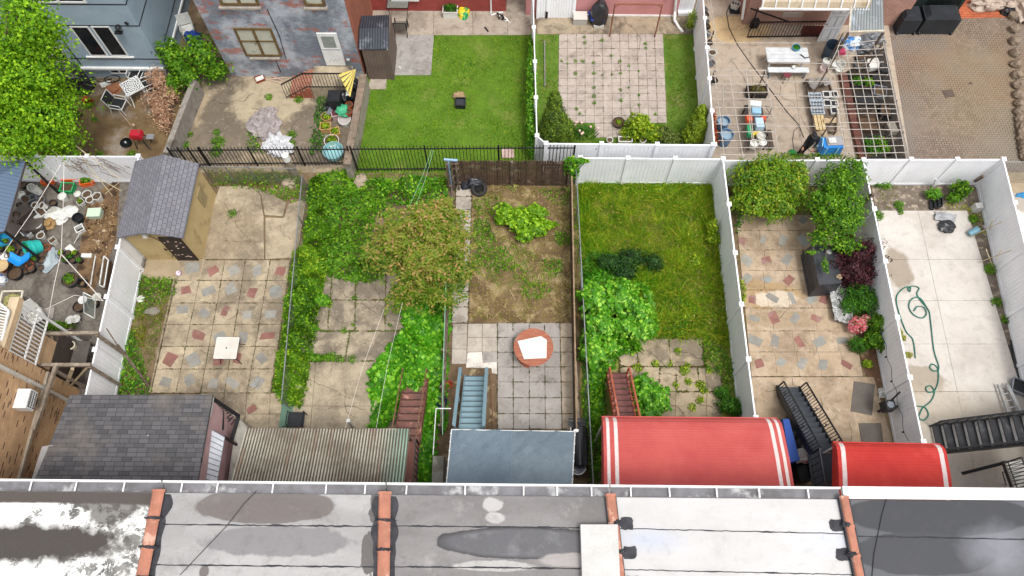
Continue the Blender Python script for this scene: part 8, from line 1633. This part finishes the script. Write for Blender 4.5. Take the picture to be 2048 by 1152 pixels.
lump('stone','pale rubble stone in the weeds behind the cracked slab','stone',(578,366),(.3,.2,.15),M('palestone','9a8a78'),seed=3);lump('stone','tan stone among the weeds by the iron pickets','stone',(722,362),(.25,.35,.15),M('palestone','9a8a78'),seed=4)
# ---- clotheslines over the old yards
for i,(pts,lb) in enumerate((([(863,300,3.2),(845,352,3.2),(820,410,3.2)],'pale green line above the weeds by the gate, left strand'),([(867,300,3.2),(850,360,3.2),(830,415,3.2)],'pale green line above the weeds by the gate, right strand'),([(768,618,3.0),(725,735,3.0),(690,858,3.1)],'thin white line over the worn patio, left strand'),([(805,605,3.0),(775,730,3.0),(752,858,3.1)],'thin white line over the worn patio, right strand'),([(893,540,2.4),(890,620,2.4),(886,740,2.4),(885,870,2.5)],'green-white line along the rail fence'))):
    mb=MB();mb.tube([G(*p) for p in pts],.005 if i<4 else .01,4);single('clothesline',mb,M('greenline','8fc0a0') if i in (0,1,4) else WHS,lb,'line')
# ---- centre plot
T=thing('line_pole','pale blue T-shaped clothesline pole at the old gate','pole',(G(890,370).x,G(890,370).y,0));LB_=col('paleblue_pole','8aa8c4');a=G(896,320,2.1);mb=MB();mb.tube([(a.x,a.y,0),a],.035,8);part('pole',mb,LB_,T);mb=MB();mb.bar(G(888,319,2.1),G(915,321,2.1),.08,.06);part('crossbar',mb,LB_,T)
c=G(958,377,.2);T=thing('tyre','worn black tyre leaning on a black tarp by the board fence','tyre',(c.x,c.y,0));mb=MB();A_=Vector((.1,-.55,.8)).normalized();mb.lathe((c.x,c.y,.2),[(.19,-.08),(.28,-.1),(.33,-.05),(.33,.05),(.28,.1),(.19,.08),(.19,-.08)],28,axis=A_);part('tread',mb,M('rubber','2a2928','353331',8,.8),T);mb=MB();mb.lathe((c.x,c.y,.2),[(.19,-.04),(.12,-.02),(0,-.02)],20,axis=A_);part('rim',mb,M('rimdk','141414'),T)
lump('tarp','black tarp bundle behind the tyre','tarp',(944,362),(.5,.3,.4),M('blktarp','20242c','30343c',4,.4,spec=.6,bump=.8,bs=6),seed=5,amp=.3)
c=G(990,362,.3);mb=MB();mb.box((c.x,c.y,.32),(1.3,.06,.5));mb.box((c.x+.05,c.y-.035,.4),(.9,.02,.16));single('door_panel',mb,M('oldpanel','8a7866','74614e',5,.9,c3='7a3a2c',s3=3,lo3=.56,hi3=.6),'weathered wooden panel with peeling red paint against the board fence','panel')
rng=np.random.default_rng(2);o=bush('palm_leaves','cut pale green palm-like leaves on the dirt by the board fence','leaves',[B(1025,372,.06,.28,.2,.05),B(1035,362,.06,.25,.15,.05)],90,.28,leafmat('palecut',('a8b88a','c0c8a0','8aa070'),3),90,aspect=.12,limbs=False)
T=thing('spool_table','round reddish wooden cable-spool table with a white board on it','table',(G(1067,694,.7).x,G(1067,694,.7).y,0));o_=Vector(T.location)
n=NT('spool_wood',.7);p=n.xyz();f=n.math('LESS_THAN',n.math('FRACT',n.math('MULTIPLY',p[1],9.0)),.06);qm=n.n('ShaderNodeMapping');n.set(qm.inputs[0],n.pos());qm.inputs['Scale'].default_value=(1,8,1);c_=n.mix(n.ramp(n.noise(3,6,.7,vec=qm.outputs[0]),.3,.7),'8a4f3c','a8695080'[:6]);c_=n.mix(n.ramp(n.noise(5,5,.7,vec=qm.outputs[0]),.62,.66),c_,'b5a595');SPW=n.out(n.mix(f,c_,'4a2a22'))
mb=MB();mb.lathe(o_+Vector((0,0,.66)),[(.7,0),(.71,.05),(0,.05)],40);part('table_top',mb,SPW,T);mb=MB();mb.lathe(o_,[(.28,.05),(.26,.66)],20);part('drum',mb,M('drumw','5a4234'),T);mb=MB();mb.lathe(o_,[(.62,0),(.62,.05),(0,.05)],32);part('base',mb,SPW,T)
q=[G(1035,682,.74),G(1082,672,.74),G(1094,680,.74),G(1093,716,.74),G(1048,718,.74)];mb=MB();mb.prism([v[:2] for v in q],.715,.735);mb.box((q[3].x-.33,q[3].y+.4,.737),(.01,.8,.004));single('white_board',mb,M('boardw','d6d2cc','cac6c0',3,.5),'cracked white board lying on the round spool table','board')
T=thing('smoker','black barrel smoker beside the blue-grey tarp canopy','grill',(G(1158,890,.8).x,G(1158,890,.8).y,0));o_=Vector(T.location);SM=M('blacksteel','1d1d20','2a2a2e',2,.35,spec=.6,metal=.3);mb=MB();mb.lathe(o_+Vector((0,-.75,.8)),[(0,0),(.28,0),(.3,.03),(.3,1.3),(.28,1.33),(0,1.33)],26,axis=(0,1,0));part('barrel',mb,SM,T)
mb=MB();mb.bar(o_+Vector((-.28,-.7,.95)),o_+Vector((-.28,.55,.95)),.03);part('handle',mb,PLW,T)
for sx in (-1,1):
    for sy in (-.6,.45): mb=MB();mb.bar(o_+Vector((sx*.2,sy,.6)),o_+Vector((sx*.28,sy,0)),.04);part('leg',mb,SM,T)
mb=MB()
for k in range(3): mb.box(o_+Vector((-.05,.75,.78-.05*k)),(.55,.09,.02));mb.box(o_+Vector((-.05,.68+.1*k,.82)),(.6,.05,.025))
part('side_shelf',mb,M('shelfgrey','4a4d52'),T)
rnd('trash_can','round grey metal trash can with pale tape below the smoker','bin',(1154,937),.27,.75,ALU,M('canlid','8a94a5','c9ccd0',7,.4,lo=.55,hi=.58),n=24)
lump('bag','dark blue-black bag left of the blue-grey stair','bag',(880,800),(.25,.6,.3),M('navybag','20283a'),seed=2);rnd('flowerpot','small terracotta pot beside the blue-grey stair','pot',(899,770),.13,.2,TC,None)
pole('pipe','thin brown pipe lying beside the blue-grey stair','pipe',(983,748),(986,855),.3,.3,.02,PIPE);pole('rail','short galvanised rail beside the chain-link fence','rail',(1162,530),(1163,592),.9,.9,.03,GALV)
pole('stick','thin straw stalk lying across the dirt garden','stick',(1020,580),(1030,600),.06,.06,.01,STK);pole('branch','bare branch lying by the red awning post','branch',(1196,888),(1188,912),1.0,.3,.03,WOODG)
# ---- flagstone patio right
T=thing('covered_grill','large black covered grill on the flagstone patio','grill',(G(1640,533,.55).x,G(1640,533,.55).y,0));o_=Vector(T.location);CV=M('vinylcover','2c2e33','34363c',1.5,.45,spec=.5,bump=.3,bs=4)
mb=MB();q=[G(1622,490,1.05),G(1680,492,1.05),G(1683,566,1.05),G(1638,570,1.05)];qb=[v+Vector((s*.05,t*.05,0)) for v,s,t in zip(q,(-1,1,1,-1),(1,1,-1,-1))];mb.hexa([(v.x,v.y,.1) for v in qb[::-1]],[(v.x,v.y,v.z) for v in q[::-1]]);part('cover',mb,CV,T)
mb=MB();mb.tube([qb[0]-Vector((.05,0,.55)),(qb[0].x-.08,lerp(qb[0].y,qb[3].y,.5),.42),qb[3]-Vector((.05,0,.6))],.03,6);part('strap',mb,PLB,T);mb=MB();mb.lathe((q[1].x-.45,q[1].y-.25,1.05),[(.1,0),(.1,.02),(.05,.03),(0,.03)],14);part('vent_cap',mb,M('capgrey','a0a0a0'),T)
mb=MB();c=G(1680,552,1.15);mb.blob((c.x,c.y,1.1),(.12,.1,.08),.2,2,2,12,8);single('gourd',mb,M('tanrag','a89478'),'small tan rag on the right corner of the covered grill','rag')
n=NT('leafprint_rug',.8);v=n.n('ShaderNodeTexVoronoi',feature='DISTANCE_TO_EDGE');v.inputs['Scale'].default_value=5.5;nv=n.noise(2.5,2,color=True);vm=n.n('ShaderNodeVectorMath',operation='ADD');n.set(vm.inputs[0],n.pos());n.set(vm.inputs[1],nv);n.set(v.inputs['Vector'],vm.outputs[0]);wv=n.math('LESS_THAN',n.math('FRACT',n.math('MULTIPLY',v.outputs['Distance'],7.0)),.33)
RUG=n.out(n.mix(wv,'d4d4d2','24262a'));sheet_('patterned_cloth','black and white leaf-print cloth draped at the planting bed edge','cloth',[(1655,568),(1715,562),(1702,650),(1668,642)],RUG,.25,.1,20,4,4)
for lb,p,c4 in (('larger grey-brown woven doormat beside the black stair','a',[(1708,762),(1750,769),(1744,831),(1702,822)]),('smaller grey-brown woven doormat in front of the small red awning','b',[(1717,846),(1762,846),(1768,890),(1724,888)])):
    mb=MB();mb.prism([G(a_,b_,.06)[:2] for a_,b_ in c4],.045,.062);single('doormat',mb,brickmat('matweave','6a645e','746d66','4f4a45',.03,.015,.002,'xy'),lb,'mat')
T=thing('speaker','black box speaker on an arm at the white fence','speaker',(G(1776,812,.8).x,G(1776,812,.8).y,0));o_=Vector(T.location);mb=MB();mb.box(o_+Vector((0,0,.8)),(.36,.36,.42),.1,taper=.9);part('cabinet',mb,PLB,T);mb=MB();mb.lathe(o_+Vector((0,0,1.01)),[(.12,0),(.1,.01),(0,.0)],14);part('cone',mb,GRYP,T);mb=MB();mb.bar(o_+Vector((0,.1,.95)),G(1800,784,1.5),.05);mb.bar(o_,o_+Vector((0,0,.6)),.06);part('arm',mb,PLB,T)
mb=MB();A=G(1776,640,1.9);B_=G(1832,880,1.9);n_=5;pts=[]
for i in range(25): t=i/24;p=A.lerp(B_,t);p.z=1.75-.18*abs(math.sin(t*n_*PI));p.x-=.16;pts.append(p)
T=thing('string_lights','black string of bulbs hung along the white fence','lights',pts[0]);mb.tube(pts,.01,4);part('wire',mb,PLB,T)
for i in (2,7,12,17,22): mb=MB();p=pts[i];mb.lathe(p-Vector((0,0,.1)),[(0,0),(.035,.02),(.035,.05),(.02,.08),(.02,.1)],8);part('bulb',mb,PLB,T)
mb=MB();mb.bar(G(1722,410,1.2),G(1746,388,2.1),.1);single('timber_prop',mb,WOODG,'grey timber prop leaning at the white fence by the arching tree','prop')
mb=MB();mb.bar(G(1950,362,1.3),G(1967,352,2.1),.1);single('timber_prop',mb,WOODG,'grey timber prop leaning in the corner of the gravel bed fence','prop')
mb=MB()
for a_,b_ in (((1783,362),(1790,345)),((1866,372),(1872,358))): mb.bar(G(*a_,.0),G(*b_,.8),.08,.02)
single('fence_brace',mb,VINYL,'white fence braces at the gravel bed','brace')
T=thing('blue_tarp_box','blue tarp-covered box under the large red awning edge','box',(G(1572,880).x,G(1572,880).y,0));q=[G(1566,838,1.6),G(1578,838,1.6),G(1600,920,1.6),G(1580,925,1.6)];mb=MB();mb.hexa([(v.x,v.y,0) for v in q[::-1]],[tuple(v) for v in q[::-1]]);part('tarp',mb,col('royalblue','1f4590',.5),T)
boxy('trash_bin','black open bin stuffed with pale bags between the red awnings','bin',(1603,945),(.5,.6,.8),.1,PLB,fill=PLB);lump('bag','white and red plastic bag on top of the black bin','bag',(1600,912),(.35,.25,.2),M('whtredbag','c9c4c0','b86a6a',5,.4,lo=.55,hi=.6),z=.9,seed=4)
boxy('side_table','dark side table under the black stair','table',(1560,855),(.6,.45,.5),.1,M('dktbl','3a3a3c'),open_=False);lump('heap','dark stacked chairs heap under the black stair','heap',(1592,880),(.35,.8,.5),M('dkheap','3a3835','6a6560',6,.7,bump=1,bs=8),seed=6,amp=.3,freq=3)
# ---- right yard
HG_=col('greenhose','1f6a5c',.4)
def spl(P_,n=10):
    out=[]
    for i in range(len(P_)-1):
        p0,p1,p2,p3=P_[max(i-1,0)],P_[i],P_[i+1],P_[min(i+2,len(P_)-1)]
        for k in range(n):
            t=k/n;out.append(tuple(.5*((2*p1[j])+(-p0[j]+p2[j])*t+(2*p0[j]-5*p1[j]+4*p2[j]-p3[j])*t*t+(-p0[j]+3*p1[j]-3*p2[j]+p3[j])*t**3) for j in (0,1)))
    return out+[P_[-1]]
hp=[(1831,716),(1826,680),(1812,662),(1798,625),(1793,595),(1806,577),(1820,574),(1820,583),(1816,578),(1825,572),(1838,576),(1834,588),(1842,602),(1857,620),(1861,640),(1868,700),(1878,735),(1868,742),(1860,735),(1865,728),(1876,738),(1876,765),(1868,782),(1856,784),(1852,775),(1862,772),(1869,785),(1862,802),(1850,812),(1843,820),(1838,835),(1848,840),(1857,830),(1850,815),(1832,812)]
mb=MB();mb.tube([G(x,y,.09) for x,y in spl(hp)],.022,6);mb.tube([G(x,y,.1) for x,y in spl([(1857,620),(1840,596),(1824,598),(1818,612),(1826,628),(1843,636),(1853,628),(1848,615),(1835,613),(1828,622)])],.022,6)
single('garden_hose',mb,HG_,'green garden hose looped over the pale concrete slab','hose')
lump('trash_bag','glossy black trash bag on the pale concrete slab','bag',(1893,453),(.33,.27,.16),BAG,z=.06,seed=6,amp=.2);sheet_('grey_tarp','crumpled grey-silver sheet behind the black trash bag','tarp',[(1870,424),(1912,430),(1908,447),(1868,440)],M('silversheet','a5a5a8','8a8a8e',4,.4,bump=.7,bs=8),.1,.1,14,2)
rnd('water_jug','blue-grey round jug lying at the slab edge','jug',(1940,466),.14,.38,col('jugblue','6a94a5',.3),col('jugtop','8ab8d0'),tilt=(.8,.35,.3),z=.06)
T=boxy('white_jug','white jug with black cap in the weeds by the right fence','jug',(1954,415),(.32,.28,.35),.1,PLW,open_=False,tap=.85)
for i,p in enumerate(((1864,410),(1873,408),(1880,404))): boxy('seed_tray','black seed tray at the slab edge, %s from the left'%ORD[i+1],'tray',p,(.16,.38,.1),-.2,PLB,z=.05)
for i,(a,b,za,zb) in enumerate((((1938,475),(2005,443),.2,2.3),((1979,460),(1985,440),.3,2.0),((1957,525),(2024,500),.1,2.3),((1972,498),(1985,532),.9,.1),((1993,520),(2002,500),1.9,2.5))): pole('stake','thin brown stake by the tall right-hand fence, %s of five'%ORD[i+1],'stake',a,b,za,zb,.016,STK)
T=thing('ladder','aluminium ladder lying on the slab near the black stair','ladder',G(2010,810));q=[G(1995,768,.2),G(2012,766,.2),G(2048,862,.25),G(2030,868,.25)]
for a_,b_ in ((q[0],q[3]),(q[1],q[2])): mb=MB();mb.bar(a_,b_,.04,.09);part('rail',mb,ALU,T)
for i in range(7): t=(i+.5)/7;mb=MB();mb.bar(q[0].lerp(q[3],t),q[1].lerp(q[2],t),.035);part('rung',mb,ALU,T)
mb=MB();mb.bar(G(2014,770,.25),G(2062,865,.3),.12,.08);single('ladder_section',mb,ALU,'second aluminium ladder section beside the ladder','ladder')
T=boxy('storage_bin','clear grey plastic storage bin beside the ladder','bin',(2040,776),(.65,.5,.3),-.4,M('clearbin','8f959c','6a7078',5,.3),fill=PLB);boxy('ribbed_mat','black ribbed plastic panel on the dark gravel','panel',(2037,710),(.45,1.1,.08),-.15,M('ribpanel','2c2d30','3a3b3e',4,.6),open_=False)
for i,p in enumerate(((1806,676),(1818,710),(1799,664))): lump('moss_stone','mossy yellow-green stone by the fence on the slab, %s'%('middle','lowest','topmost')[i],'stone',p,(.13,.11,.08),M('mossst','8a8a30','6a6a40',8,.9),z=.05,seed=i)
lump('blue_glove','small blue cloth on the white concrete at the right edge','cloth',(2045,390),(.25,.12,.06),col('blcloth','2c7aa8'),z=.05,seed=2)
sheet_('garden_debris','white stones and rubbish beside the doormat bed','rubble',[(1754,778),(1775,776),(1776,796),(1757,797)],PLW,.05,.1,10,4,6)
